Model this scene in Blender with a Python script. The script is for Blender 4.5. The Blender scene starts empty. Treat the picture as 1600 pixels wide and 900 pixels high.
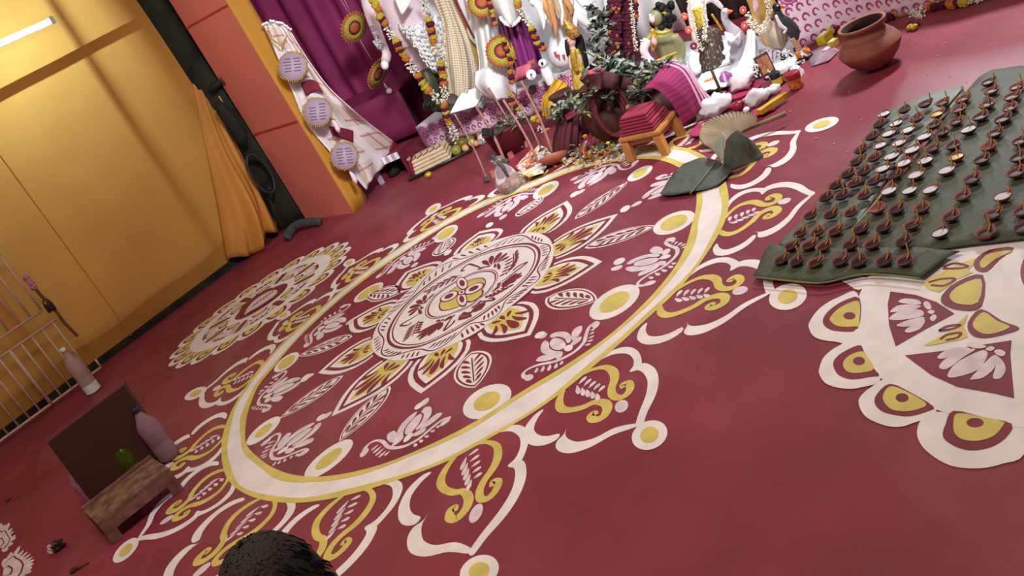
import bpy, bmesh, math, random
from mathutils import Vector, Matrix
random.seed(7)
SC = bpy.context.scene
COL = SC.collection
PI = math.pi
# ---------------------------------------------------------------- camera
ROLL, PITCH, CAMH, FPX = -0.5077, 0.3574, 1.6, 1600.0
_f = Vector((0, math.cos(PITCH), -math.sin(PITCH)))
_u0 = Vector((0, math.sin(PITCH), math.cos(PITCH)))
_r = Vector((math.cos(ROLL), 0, 0)) + math.sin(ROLL) * _u0
_u = Vector((-math.sin(ROLL), 0, 0)) + math.cos(ROLL) * _u0
CAM = Vector((0, 0, CAMH))
cd = bpy.data.cameras.new('camera')
cam = bpy.data.objects.new('camera', cd)
COL.objects.link(cam)
cd.sensor_width = 36.0
cd.lens = 36.0 * FPX / 1600.0
cd.clip_start = 0.05
cam.matrix_world = Matrix(((_r.x, _u.x, -_f.x, CAM.x), (_r.y, _u.y, -_f.y, CAM.y), (_r.z, _u.z, -_f.z, CAM.z), (0, 0, 0, 1)))
SC.camera = cam
# ---------------------------------------------------------------- world, lights, exposure
SC.view_settings.view_transform = 'Standard'
SC.view_settings.look = 'None'
SC.view_settings.gamma = 1.0
SC.view_settings.use_curve_mapping = False
SC.view_settings.exposure = 0.0
w = bpy.data.worlds.new('world')
SC.world = w
w.use_nodes = True
w.node_tree.nodes['Background'].inputs[0].default_value = (1.0, 0.86, 0.80, 1)
w.node_tree.nodes['Background'].inputs[1].default_value = 0.17

def area(name, loc, target, sx, sy, power, color):
    l = bpy.data.lights.new(name, 'AREA')
    l.shape = 'RECTANGLE'; l.size = sx; l.size_y = sy; l.energy = power; l.color = color
    o = bpy.data.objects.new(name, l); COL.objects.link(o)
    o.location = loc
    o.rotation_euler = (Vector(target) - Vector(loc)).to_track_quat('-Z', 'Y').to_euler()
    return o
def spot(name, loc, target, power, color, deg, blend, rad):
    l = bpy.data.lights.new(name, 'SPOT'); l.energy = power; l.color = color; l.spot_size = math.radians(deg); l.spot_blend = blend; l.shadow_soft_size = rad
    o = bpy.data.objects.new(name, l); COL.objects.link(o); o.location = loc
    o.rotation_euler = (Vector(target) - Vector(loc)).to_track_quat('-Z', 'Y').to_euler()
    return o
spot('stage_floodlight', (0.9, 2.4, 3.1), (0.95, 7.2, 0.75), 1050, (0.95, 0.98, 1.0), 60, .85, .28)
area('rear_floodlight', (4.2, 8.6, 2.0), (1.9, 4.2, 0.0), 1.5, 1.0, 235, (0.94, 0.97, 1.0))
spot('added_side_fill', (4.0, 5.6, 3.2), (1.9, 4.9, 0.0), 880, (0.95, 0.97, 1.0), 66, .9, .3)  # added unseen spot that brightens the floor around the clay pot
area('hall_lamp', (-0.6, 2.2, 4.2), (-0.2, 3.6, 0.0), 2.0, 1.2, 124, (1.0, 0.85, 0.72))
# ---------------------------------------------------------------- projecting the photograph's rays onto real surfaces
def ray(px, py):
    return (_r * ((px - 800) / FPX) - _u * ((py - 450) / FPX) + _f)
def at(px, py, z=0.0):
    d = ray(px, py); t = (z - CAMH) / d.z
    p = CAM + d * t; p.z = z
    return p
def aty(px, py, Y):
    d = ray(px, py); t = Y / d.y
    return CAM + d * t
def atp(px, py, P, n):
    d = ray(px, py); t = (P - CAM).dot(n) / d.dot(n)
    return CAM + d * t
def depth(P):
    return (P - CAM).dot(_f)
def mpp(P):
    return depth(P) / FPX
def crop(ox, oy, s):
    return lambda L: [(ox + a / s, oy + b / s) for a, b in L]
# ---------------------------------------------------------------- materials
def lin(c):
    return tuple((x / 12.92 if x <= 0.04045 else ((x + 0.055) / 1.055) ** 2.4) for x in [v / 255.0 for v in c])
MATS = {}
def mat(key, rgb, rough=0.6, var=0.12, scale=18.0, bump=0.0, metal=0.0, trans=0.0, spec=0.4, rgb2=None, emit=0.0, alpha=1.0, sheen=0.0, detail=4.0, stretch=None, transl=0.0, ior=1.45, fac=(0.35, 0.65)):
    if key in MATS: return MATS[key]
    m = bpy.data.materials.new(key); m.use_nodes = True
    nt = m.node_tree; N = nt.nodes; L = nt.links
    b = N['Principled BSDF']
    c = lin(rgb)
    tc = N.new('ShaderNodeTexCoord')
    no = N.new('ShaderNodeTexNoise'); no.inputs['Scale'].default_value = scale; no.inputs['Detail'].default_value = detail
    if stretch:
        mp = N.new('ShaderNodeMapping'); mp.inputs['Scale'].default_value = stretch
        L.new(tc.outputs['Object'], mp.inputs[0]); L.new(mp.outputs[0], no.inputs['Vector'])
    else:
        L.new(tc.outputs['Object'], no.inputs['Vector'])
    cr = N.new('ShaderNodeValToRGB')
    a = tuple(max(0, x * (1 - var)) for x in c); d = tuple(min(1, x * (1 + var)) for x in c)
    if rgb2: a, d = c, lin(rgb2)
    cr.color_ramp.elements[0].position = fac[0]; cr.color_ramp.elements[0].color = (*a, 1)
    cr.color_ramp.elements[1].position = fac[1]; cr.color_ramp.elements[1].color = (*d, 1)
    L.new(no.outputs['Fac'], cr.inputs[0]); L.new(cr.outputs[0], b.inputs['Base Color'])
    b.inputs['Roughness'].default_value = rough
    b.inputs['Metallic'].default_value = metal
    b.inputs['Specular IOR Level'].default_value = spec
    b.inputs['Transmission Weight'].default_value = trans
    b.inputs['IOR'].default_value = ior
    b.inputs['Alpha'].default_value = alpha
    if sheen: b.inputs['Sheen Weight'].default_value = sheen
    if emit:
        b.inputs['Emission Color'].default_value = (*c, 1); b.inputs['Emission Strength'].default_value = emit
    if bump:
        bp = N.new('ShaderNodeBump'); bp.inputs['Strength'].default_value = bump; bp.inputs['Distance'].default_value = 0.01
        L.new(no.outputs['Fac'], bp.inputs['Height']); L.new(bp.outputs[0], b.inputs['Normal'])
    if transl:
        tr = N.new('ShaderNodeBsdfTranslucent'); mx = N.new('ShaderNodeMixShader'); mx.inputs[0].default_value = transl
        L.new(cr.outputs[0], tr.inputs[0]); L.new(b.outputs[0], mx.inputs[1]); L.new(tr.outputs[0], mx.inputs[2])
        L.new(mx.outputs[0], N['Material Output'].inputs[0])
    m.diffuse_color = (*c, 1)
    MATS[key] = m
    return m
def checks(key, base, lines, freq_u, freq_v, wid, rough=0.8, lines2=None, freq2=(0, 0), wid2=0.1, transl=0.0):
    """woven cloth: base colour with stripes of a second colour along both threads, from the sheet's own UV"""
    if key in MATS: return MATS[key]
    m = bpy.data.materials.new(key); m.use_nodes = True
    nt = m.node_tree; N = nt.nodes; L = nt.links; b = N['Principled BSDF']
    uv = N.new('ShaderNodeUVMap'); sp = N.new('ShaderNodeSeparateXYZ'); L.new(uv.outputs[0], sp.inputs[0])
    def stripe(sock, fr, wd):
        a = N.new('ShaderNodeMath'); a.operation = 'MULTIPLY'; a.inputs[1].default_value = fr; L.new(sock, a.inputs[0])
        f2 = N.new('ShaderNodeMath'); f2.operation = 'FRACT'; L.new(a.outputs[0], f2.inputs[0])
        g = N.new('ShaderNodeMath'); g.operation = 'LESS_THAN'; g.inputs[1].default_value = wd; L.new(f2.outputs[0], g.inputs[0])
        return g.outputs[0]
    def mixc(facs, c1sock, c2):
        mx = N.new('ShaderNodeMix'); mx.data_type = 'RGBA'
        L.new(facs, mx.inputs[0]); L.new(c1sock, mx.inputs[6]); mx.inputs[7].default_value = (*lin(c2), 1)
        return mx.outputs[2]
    no = N.new('ShaderNodeTexNoise'); no.inputs['Scale'].default_value = 9
    cr = N.new('ShaderNodeValToRGB'); c = lin(base)
    cr.color_ramp.elements[0].color = (*[x * .85 for x in c], 1); cr.color_ramp.elements[1].color = (*[min(1, x * 1.1) for x in c], 1)
    L.new(no.outputs['Fac'], cr.inputs[0])
    s = cr.outputs[0]
    def soft(sock, k):
        a = N.new('ShaderNodeMath'); a.operation = 'MULTIPLY'; a.inputs[1].default_value = k; L.new(sock, a.inputs[0]); return a.outputs[0]
    if freq_u: s = mixc(soft(stripe(sp.outputs[0], freq_u, wid), .75), s, lines)
    if freq_v: s = mixc(soft(stripe(sp.outputs[1], freq_v, wid), .75), s, lines)
    if lines2:
        if freq2[0]: s = mixc(stripe(sp.outputs[0], freq2[0], wid2), s, lines2)
        if freq2[1]: s = mixc(stripe(sp.outputs[1], freq2[1], wid2), s, lines2)
    L.new(s, b.inputs['Base Color']); b.inputs['Roughness'].default_value = rough; b.inputs['Specular IOR Level'].default_value = .2
    MATS[key] = m
    return m
# ---------------------------------------------------------------- mesh building
class MB:
    def __init__(s): s.v = []; s.f = []; s.mi = []; s.uv = {}; s.cm = 0
    def V(s, p): s.v.append(tuple(p)); return len(s.v) - 1
    def F(s, *ix): s.f.append(tuple(ix)); s.mi.append(s.cm); return len(s.f) - 1
    def box(s, c, sx, sy, sz, rz=0.0, M=None, taper=1.0):
        c = Vector(c); R = M if M is not None else Matrix.Rotation(rz, 3, 'Z'); b = len(s.v)
        for dz in (-1, 1):
            k = taper if dz > 0 else 1.0
            for dx, dy in ((-1, -1), (1, -1), (1, 1), (-1, 1)):
                s.V(c + R @ Vector((dx * sx / 2 * k, dy * sy / 2 * k, dz * sz / 2)))
        for q in ((3, 2, 1, 0), (4, 5, 6, 7), (0, 1, 5, 4), (1, 2, 6, 5), (2, 3, 7, 6), (3, 0, 4, 7)): s.F(*[b + i for i in q])
        return s
    def tube(s, pts, rad, n=8, flat=1.0, axis=None, cap=True, closed=False):
        """tube through points with a radius per point; flat squeezes it along 'axis'"""
        pts = [Vector(p) for p in pts]; k = len(pts)
        rad = rad if isinstance(rad, (list, tuple)) else [rad] * k
        rings = []; prev = None
        for i in range(k):
            a = pts[i - 1] if (i or closed) else pts[i]; c = pts[(i + 1) % k] if (i < k - 1 or closed) else pts[i]
            t = (c - a); t = t.normalized() if t.length > 1e-9 else Vector((0, 0, 1))
            if prev is None:
                h = Vector((0, 1, 0)) if abs(t.y) < .9 else Vector((1, 0, 0))
            else: h = prev
            e1 = (h - t * h.dot(t)); e1 = e1.normalized() if e1.length > 1e-6 else t.orthogonal().normalized()
            prev = e1; e2 = t.cross(e1)
            rings.append([s.V(pts[i] + e1 * (rad[i] * flat * math.cos(2 * PI * j / n)) + e2 * (rad[i] * math.sin(2 * PI * j / n))) for j in range(n)])
        for i in range(k if closed else k - 1):
            A, B = rings[i], rings[(i + 1) % k]
            for j in range(n): s.F(A[j], A[(j + 1) % n], B[(j + 1) % n], B[j])
        if cap and not closed: s.F(*rings[0][::-1]); s.F(*rings[-1])
        return s
    def lathe(s, prof, n=24, c=(0, 0, 0), M=None, close=True):
        c = Vector(c); M = M or Matrix.Identity(3); rings = []
        for r, z in prof:
            if r < 1e-6: rings.append([s.V(c + M @ Vector((0, 0, z)))])
            else: rings.append([s.V(c + M @ Vector((r * math.cos(2 * PI * j / n), r * math.sin(2 * PI * j / n), z))) for j in range(n)])
        for A, B in zip(rings, rings[1:]):
            for j in range(n):
                k = (j + 1) % n
                if len(A) == 1 and len(B) == 1: continue
                if len(A) == 1: s.F(A[0], B[k], B[j])
                elif len(B) == 1: s.F(A[j], A[k], B[0])
                else: s.F(A[j], A[k], B[k], B[j])
        return s
    def ball(s, c, rx, ry=None, rz=None, nu=12, nv=8, M=None, noise=0.0, seed=0):
        ry = rx if ry is None else ry; rz = rx if rz is None else rz
        rnd = random.Random(seed); M = M or Matrix.Identity(3); c = Vector(c); rings = []
        for i in range(nv + 1):
            ph = PI * i / nv
            m = 1 if i in (0, nv) else nu
            rings.append([])
            for j in range(m):
                th = 2 * PI * j / nu; k = 1 + noise * (rnd.random() - .5) * 2
                rings[-1].append(s.V(c + M @ Vector((rx * k * math.sin(ph) * math.cos(th), ry * k * math.sin(ph) * math.sin(th), rz * k * math.cos(ph)))))
        for A, B in zip(rings, rings[1:]):
            for j in range(nu):
                k = (j + 1) % nu
                if len(A) == 1: s.F(A[0], B[j], B[k])
                elif len(B) == 1: s.F(A[j], B[0], A[k])
                else: s.F(A[j], B[j], B[k], A[k])
        return s
    def sheet(s, fn, nu, nv, thick=0.0, wrapu=False):
        """grid from fn(u, v) with u, v in 0..1 and UVs; thick gives it a back side"""
        idx = [[s.V(fn(i / nu, j / nv)) for j in range(nv + 1)] for i in range(nu + 1)]
        for i in range(nu):
            for j in range(nv):
                fi = s.F(idx[i][j], idx[i + 1][j], idx[i + 1][j + 1], idx[i][j + 1])
                s.uv[fi] = [(i / nu, j / nv), ((i + 1) / nu, j / nv), ((i + 1) / nu, (j + 1) / nv), (i / nu, (j + 1) / nv)]
        s.thick = thick
        return s
    def prism(s, pts, h):
        """closed outline of 3D points extruded by vector h"""
        pts = [Vector(p) for p in pts]; h = Vector(h); n = len(pts)
        a = [s.V(p) for p in pts]; b = [s.V(p + h) for p in pts]
        s.F(*a[::-1]); s.F(*b)
        for i in range(n): s.F(a[i], a[(i + 1) % n], b[(i + 1) % n], b[i])
        return s
    def join(s, o, M=None, off=(0, 0, 0)):
        b = len(s.v); off = Vector(off)
        for p in o.v: s.v.append(tuple((M @ Vector(p) if M else Vector(p)) + off))
        for f in o.f: s.F(*[b + i for i in f])
        return s
ORG = {}
def link(name, me, parent=None, loc=None):
    o = bpy.data.objects.new(name, me); COL.objects.link(o)
    if parent: o.parent = parent
    if loc is not None: o.location = loc
    return o
def mesh(name, mb, mats, org=(0, 0, 0), smooth=True):
    me = bpy.data.meshes.new(name)
    ox, oy, oz = org
    me.from_pydata([(x - ox, y - oy, z - oz) for x, y, z in mb.v], [], mb.f)
    for m in (mats if isinstance(mats, (list, tuple)) else [mats]): me.materials.append(m)
    if isinstance(mats, (list, tuple)) and len(mats) > 1: me.polygons.foreach_set('material_index', mb.mi)
    if mb.uv:
        ul = me.uv_layers.new(name='UVMap')
        for p in me.polygons:
            q = mb.uv.get(p.index)
            if q:
                for k, li in enumerate(p.loop_indices): ul.data[li].uv = q[k]
    if smooth: me.polygons.foreach_set('use_smooth', [True] * len(me.polygons))
    me.update()
    return me
def tag(o, label=None, cat=None, group=None, kind=None):
    if label: o['label'] = label
    if cat: o['category'] = cat
    if group: o['group'] = group
    if kind: o['kind'] = kind
    return o
def thing(name, label, cat, loc, group=None):
    o = link(name, None, None, loc); o.empty_display_size = 0.05
    ORG[o] = Vector(loc)
    return tag(o, label, cat, group)
def part(name, mb, mats, parent, smooth=True, label=None, kind=None, mods=None, bevel=0.0, remesh=0.0, solid=None, autosmooth=True):
    """a mesh in world coordinates hung under its thing (or under a part of it)"""
    org = ORG.get(parent, Vector((0, 0, 0)))
    me = mesh(name, mb, mats, org, smooth)
    o = link(name, me, parent); ORG[o] = org
    th = solid if solid is not None else getattr(mb, 'thick', 0)
    if th:
        md = o.modifiers.new('thickness', 'SOLIDIFY'); md.thickness = th; md.offset = 0
    if bevel:
        md = o.modifiers.new('bevel', 'BEVEL'); md.width = bevel; md.segments = 2; md.limit_method = 'ANGLE'
        me.polygons.foreach_set('use_smooth', [False] * len(me.polygons))
    if remesh:
        md = o.modifiers.new('remesh', 'REMESH'); md.mode = 'VOXEL'; md.voxel_size = remesh; md.use_smooth_shade = True
        sm = o.modifiers.new('smooth', 'SMOOTH'); sm.factor = .5; sm.iterations = 6
    if label: o['label'] = label
    if kind: o['kind'] = kind
    return o
def solo(name, mb, mats, label, cat, loc, group=None, **kw):
    """a thing that is one mesh"""
    me = mesh(name, mb, mats, loc, kw.get('smooth', True))
    o = link(name, me, None, loc); ORG[o] = Vector(loc)
    th = kw.get('solid', getattr(mb, 'thick', 0))
    if th:
        md = o.modifiers.new('thickness', 'SOLIDIFY'); md.thickness = th; md.offset = 0
    if kw.get('remesh'):
        md = o.modifiers.new('remesh', 'REMESH'); md.mode = 'VOXEL'; md.voxel_size = kw['remesh']; md.use_smooth_shade = True
        sm = o.modifiers.new('smooth', 'SMOOTH'); sm.factor = .5; sm.iterations = 5
    return tag(o, label, cat, group, kw.get('kind'))
def copy_tree(o, parent=None):
    c = o.copy(); COL.objects.link(c); ORG[c] = ORG.get(o, Vector((0, 0, 0)))
    if parent: c.parent = parent
    for ch in list(o.children): copy_tree(ch, c)
    return c
def smoothline(P, closed=False, sub=6):
    P = [Vector(p) for p in P]; n = len(P); out = []
    if n < 3: return P
    for i in range(n if closed else n - 1):
        p0 = P[(i - 1) % n] if (closed or i) else P[0]; p1 = P[i]; p2 = P[(i + 1) % n]
        p3 = P[(i + 2) % n] if (closed or i + 2 < n) else P[-1]
        for k in range(sub):
            t = k / sub
            out.append(.5 * ((2 * p1) + (p2 - p0) * t + (2 * p0 - 5 * p1 + 4 * p2 - p3) * t * t + (3 * p1 - p0 - 3 * p2 + p3) * t ** 3))
    if not closed: out.append(P[-1])
    return out
def lerp(a, b, t): return a + (b - a) * t
def interp(x, xs, ys):
    if x <= xs[0]: return ys[0]
    for i in range(1, len(xs)):
        if x <= xs[i]: return lerp(ys[i - 1], ys[i], (x - xs[i - 1]) / (xs[i] - xs[i - 1]))
    return ys[-1]
# ================================================================ STRUCTURE: floor
M_floor = mat('maroon_floor_cloth', (128, 45, 60), rough=.5, var=.16, scale=2.2, bump=.04, spec=.45, detail=8)
M_pw = mat('white_floor_paint', (228, 218, 216), rough=.55, var=.07, scale=9, detail=8)
M_py = mat('yellow_floor_paint', (206, 186, 98), rough=.55, var=.10, scale=12)
M_pm = mat('maroon_floor_paint', (124, 43, 57), rough=.55, var=.12, scale=9)
M_pg = mat('thin_white_floor_paint', (216, 198, 204), rough=.55, var=.14, scale=22, detail=8)
_n = M_floor.node_tree.nodes; _l = M_floor.node_tree.links
_t = _n.new('ShaderNodeTexCoord'); _mp = _n.new('ShaderNodeMapping'); _mp.inputs['Scale'].default_value = (1.0, .45, 1); _mp.inputs['Rotation'].default_value = (0, 0, .7)
_no = _n.new('ShaderNodeTexNoise'); _no.inputs['Scale'].default_value = 1.7; _no.inputs['Detail'].default_value = 12; _no.inputs['Roughness'].default_value = .62
_cr = _n.new('ShaderNodeValToRGB'); _cr.color_ramp.elements[0].position = .50; _cr.color_ramp.elements[0].color = (0, 0, 0, 1); _cr.color_ramp.elements[1].position = .78; _cr.color_ramp.elements[1].color = (.42, .42, .42, 1)
_mx = _n.new('ShaderNodeMix'); _mx.data_type = 'RGBA'; _mx.inputs[7].default_value = (*lin((176, 112, 124)), 1)
_b = _n['Principled BSDF']; _src = _b.inputs['Base Color'].links[0].from_socket
_l.new(_t.outputs['Object'], _mp.inputs[0]); _l.new(_mp.outputs[0], _no.inputs['Vector']); _l.new(_no.outputs['Fac'], _cr.inputs[0]); _l.new(_cr.outputs[0], _mx.inputs[0]); _l.new(_src, _mx.inputs[6]); _l.new(_mx.outputs[2], _b.inputs['Base Color'])
PM = [M_pw, M_py, M_pm, M_pg]
W, Y_, MR, G_ = 0, 1, 2, 3
b = MB()
NX, NY = 26, 24
b.sheet(lambda u, v: (-5.5 + 11 * u, 0.2 + 12.3 * v, 0), NX, NY)
for fi in range(len(b.f)): b.f[fi] = b.f[fi]
floor = solo('floor', b, M_floor, 'maroon cloth covered hall floor painted with large white and yellow circular designs', None, (0, 0, 0), kind='structure', smooth=False)
ORG[floor] = Vector((0, 0, 0))

PCNT = [0]
class Paint(MB):
    def __init__(s):
        MB.__init__(s); PCNT[0] += 1; s.k = 0; s.e0 = (PCNT[0] % 5) * .000012
    def zz(s, layer):
        s.k += 1
        return .0008 + .0007 * layer + (s.k % 10) * .00006 + s.e0
    def poly(s, pts, layer, col, smooth=4):
        P = smoothline([Vector((p[0], p[1], 0)) for p in pts], True, smooth) if smooth else [Vector((p[0], p[1], 0)) for p in pts]
        s.cm = col; z = s.zz(layer)
        ar = sum(P[i - 1].x * P[i].y - P[i].x * P[i - 1].y for i in range(len(P)))
        ix = [s.V((p.x, p.y, z)) for p in P]
        s.F(*(ix if ar > 0 else ix[::-1]))
    def ell(s, c, a, bb, layer, col, n=20):
        """ellipse with centre c and half-axis vectors a, bb"""
        s.poly([(c[0] + a[0] * math.cos(t) + bb[0] * math.sin(t), c[1] + a[1] * math.cos(t) + bb[1] * math.sin(t)) for t in [2 * PI * k / n for k in range(n)]], layer, col, 0)
    def stroke(s, pts, wd, layer, col, smooth=5, closed=False):
        P0 = [Vector((p[0], p[1], 0)) for p in pts]
        n0 = len(P0); wl = wd if isinstance(wd, (list, tuple)) else [wd] * n0
        P = smoothline(P0, closed, smooth) if smooth else P0
        n = len(P); s.cm = col; z = s.zz(layer)
        L, R = [], []
        for i in range(n):
            a = P[i - 1] if (i or closed) else P[0]; c = P[(i + 1) % n] if (i < n - 1 or closed) else P[-1]
            t = (c - a); t = t.normalized() if t.length > 1e-9 else Vector((1, 0, 0)); nn = Vector((-t.y, t.x, 0))
            q = i / max(1, smooth) if smooth else i
            w0 = wl[int(q) % n0]; w1 = wl[min(int(q) + 1, n0 - 1) if not closed else (int(q) + 1) % n0]
            ww = lerp(w0, w1, q - int(q)) / 2
            L.append(s.V((P[i].x + nn.x * ww, P[i].y + nn.y * ww, z))); R.append(s.V((P[i].x - nn.x * ww, P[i].y - nn.y * ww, z)))
        for i in range(n if closed else n - 1):
            j = (i + 1) % n; s.F(R[i], R[j], L[j], L[i])
    def leafst(s, a, c, w, layer, col, bend=0.0):
        """one brush mark: pointed at a, rounded at c"""
        a = Vector((a[0], a[1], 0)); c = Vector((c[0], c[1], 0)); t = c - a; nn = Vector((-t.y, t.x, 0))
        nn = nn.normalized() if nn.length > 0 else nn
        P = []
        for k, h in ((0, 0), (.25, .55), (.6, 1), (.88, .75), (1, 0)): P.append(a + t * k + nn * (h * w / 2 + bend * math.sin(PI * k)))
        for k, h in ((.88, .75), (.6, 1), (.25, .55)): P.append(a + t * k - nn * (h * w / 2 - bend * math.sin(PI * k)))
        s.poly(P, layer, col, 3)
def paint(name, p, label=None):
    return part(name, p, PM, floor, smooth=False, label=label)
def px2(L): return [tuple(at(a, c).xy) for a, c in L]
C0 = at(738, 468).xy
def pol(p): q = Vector(p) - C0; return math.degrees(math.atan2(q.y, q.x)), q.length
def unpol(a, r): return (C0.x + r * math.cos(math.radians(a)), C0.y + r * math.sin(math.radians(a)))
# ---- big circular band
def ring_curve(L):
    P = sorted(pol(p) for p in px2(L))
    xs = [P[-1][0] - 360] + [a for a, _ in P] + [P[0][0] + 360]; ys = [P[-1][1]] + [r for _, r in P] + [P[0][1]]
    def fn(a):
        a = (a + 180) % 360 - 180
        return interp(a, xs, ys)
    tab = [fn(k * 3 - 180) for k in range(120)]
    tab = [(tab[k - 1] + 2 * tab[k] + tab[(k + 1) % 120]) / 4 for k in range(120)]
    def g(a):
        q = ((a + 180) % 360) / 3; i = int(q) % 120
        return lerp(tab[i], tab[(i + 1) % 120], q - int(q))
    return g
Rout = ring_curve([(354, 661), (347, 711), (359, 754), (380, 770), (405, 780), (473, 786), (540, 775), (615, 752), (720, 713), (744, 696), (851, 634), (936, 565), (1007, 501), (1057, 456), (1089, 419), (1111, 386), (1133, 347), (1139, 320), (1136, 294), (1110, 252), (1065, 230), (1000, 231), (900, 257), (791, 300), (727, 326), (660, 364), (580, 417), (505, 479), (473, 505), (427, 551), (405, 576), (373, 622)])
Rin = ring_curve([(518, 480), (469, 526), (427, 576), (407, 597), (393, 629), (384, 672), (384, 693), (405, 715), (434, 734), (462, 743), (508, 745), (551, 738), (604, 724), (661, 700), (720, 672), (751, 654), (815, 611), (879, 574), (950, 526), (1000, 481), (1036, 442), (1057, 414), (1073, 380), (1080, 352), (1088, 319), (1088, 302), (1078, 275), (1058, 261), (1024, 249), (991, 249), (947, 255), (891, 269), (836, 292), (788, 310), (729, 336), (681, 362), (633, 394), (588, 424), (527, 472)])
p = Paint()
def band(p, f1, f2, layer, col, step=2):
    p.cm = col; z = .0008 + .0007 * layer; A = []; B = []
    n = 360 // step
    for k in range(n):
        a = k * step; A.append(p.V((*unpol(a, f1(a)), z))); B.append(p.V((*unpol(a, f2(a)), z)))
    for k in range(n): j = (k + 1) % n; p.F(B[k], A[k], A[j], B[j])
wob = lambda a, s: .006 * math.sin(math.radians(a * 7 + s)) + .004 * math.sin(math.radians(a * 17 + s * 3))
band(p, Rin, lambda a: Rin(a) + .030 + wob(a, 0), 1, Y_)
band(p, lambda a: Rin(a) + .026 + wob(a, 0), lambda a: Rout(a) - .024 + wob(a, 50), 0, W)
band(p, lambda a: Rout(a) - .028 + wob(a, 50), Rout, 1, Y_)
paint('painted_ring', p, 'broad white ring edged with yellow lines')
# ---- the outer lobed motifs, drawn once from the one nearest the pot side and turned round the ring
Z2 = crop(680, 380, 2.8125)
def tmpl(L, ab, fn): return [fn(*pol(q)) for q in px2(Z2(L))]
AB = -79.6
RB = Rout(AB)
out_motif = [  # (kind, colour, layer, points, widths)
    ('p', W, 0, [(478, 712), (445, 728), (412, 765), (398, 798), (405, 835), (440, 858), (490, 858), (538, 838), (548, 815), (500, 822), (462, 815), (440, 790), (452, 750)]),
    ('p', W, 0, [(578, 795), (568, 818), (540, 845), (535, 870), (555, 890), (600, 898), (680, 880), (780, 835), (882, 808), (882, 794), (790, 806), (700, 842), (630, 853), (590, 840), (574, 820)]),
    ('p', W, 0, [(715, 535), (735, 512), (800, 482), (860, 473), (905, 495), (918, 545), (900, 570), (861, 579), (880, 552), (878, 522), (850, 502), (795, 503), (745, 520)]),
    ('p', W, 0, [(863, 577), (905, 550), (940, 546), (978, 572), (990, 620), (975, 680), (935, 750), (912, 802), (882, 802), (900, 745), (930, 680), (940, 625), (925, 590), (900, 574)]),
    ('s', Y_, 0, [(648, 580), (700, 562), (755, 556), (787, 575), (793, 605), (778, 645), (782, 672), (808, 685), (845, 672), (862, 645), (853, 625), (828, 632), (832, 645)], [.018, .02, .026, .034, .034, .03, .03, .03, .03, .03, .03, .026, .016]),
    ('s', Y_, 0, [(562, 640), (545, 680), (552, 712), (590, 722), (650, 714), (700, 697), (745, 703), (757, 728), (735, 760), (697, 768), (682, 752), (698, 740), (708, 748)], [.018, .03, .034, .03, .03, .03, .036, .036, .034, .034, .03, .026, .016]),
    ('e', G_, 0, [(820, 720), (848, 706), (832, 742)]),
]
for k in range(5):
    t = k / 4; a0 = (lerp(625, 712, t), lerp(618, 655, t)); ln = lerp(36, 30, t)
    out_motif.append(('l', G_, 0, [(a0[0] + 6, a0[1] + 2), (a0[0] + ln * 1.15, a0[1] - ln * .78)], .018))
    out_motif.append(('l', G_, 0, [(a0[0] - 2, a0[1] + 6), (a0[0] + ln * .15, a0[1] + ln * 1.15)], .018))
mot_ang = [(-99, 1.975), (-79.6, 1.80), (-55.9, 1.715), (-31.5, 1.65), (-6, 1.70), (20.5, 1.68), (44, 1.72), (67, 1.75), (89.6, 1.78), (111.3, 1.735), (130.6, 1.70), (152.4, 1.77), (178, 1.80), (198.5, 1.80), (220, 1.93), (241, 1.97)]
nm_ = len(mot_ang)
for i, (a, tip) in enumerate(mot_ang):
    nxt = (mot_ang[(i + 1) % nm_][0] - a) % 360; prv = (a - mot_ang[i - 1][0]) % 360
    ks = (nxt + prv) / 2 / 20.3; rr = Rout(a)
    p = Paint()
    def tf(L):
        out = []
        for q in px2(Z2(L)):
            qa, qr = pol(q); da = (qa - AB) * ks
            out.append(unpol(a + da, Rout(a + da) + (qr - RB) * (tip - rr) / (1.80 - RB)))
        return out
    for e in out_motif:
        P = tf(e[3])
        if e[0] == 'p': p.poly(P, e[2], e[1])
        elif e[0] == 's': p.stroke(P, e[4], e[2], e[1])
        elif e[0] == 'e':
            c = Vector(P[0]); p.ell(c, Vector(P[1]) - c, Vector(P[2]) - c, e[2], e[1])
        elif e[0] == 'l': p.leafst(P[0], P[1], e[4], e[2], e[1])
    paint('painted_lobe', p)
# ---- ellipses traced one by one: (cx, cy, half-axis vector 1, half-axis vector 2) of white, then the yellow middle as a share
def pell(p, c, a, bv, layer, col):
    cc = at(*c).xy; A = (at(c[0] + a[0], c[1] + a[1]).xy - at(c[0] - a[0], c[1] - a[1]).xy) / 2; B = (at(c[0] + bv[0], c[1] + bv[1]).xy - at(c[0] - bv[0], c[1] - bv[1]).xy) / 2
    p.ell(cc, A, B, layer, col, 28)
tips = [((1015, 680), (27, -10), (7, 21)), ((1231, 464), (29, -8), (6, 19)), ((1284, 195), (26, -9), (5, 8)), ((306, 615), (17, -9), (4, 6)), ((197, 860), (19, -18), (7, 8)), ((749, 893), (29, -14), (10, 22)), ((677, 327), (12, -8), (3, 5)), ((546, 411), (9, -5), (3, 4)), ((443, 493), (11, -6), (3, 4)), ((1318, 298), (24, -9), (4, 9))]
for c, a, bv in tips:
    p = Paint(); pell(p, c, a, bv, 1, W)
    pell(p, c, [x * .52 for x in a], [x * .55 for x in bv], 2, Y_)
    paint('painted_dot', p)
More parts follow.
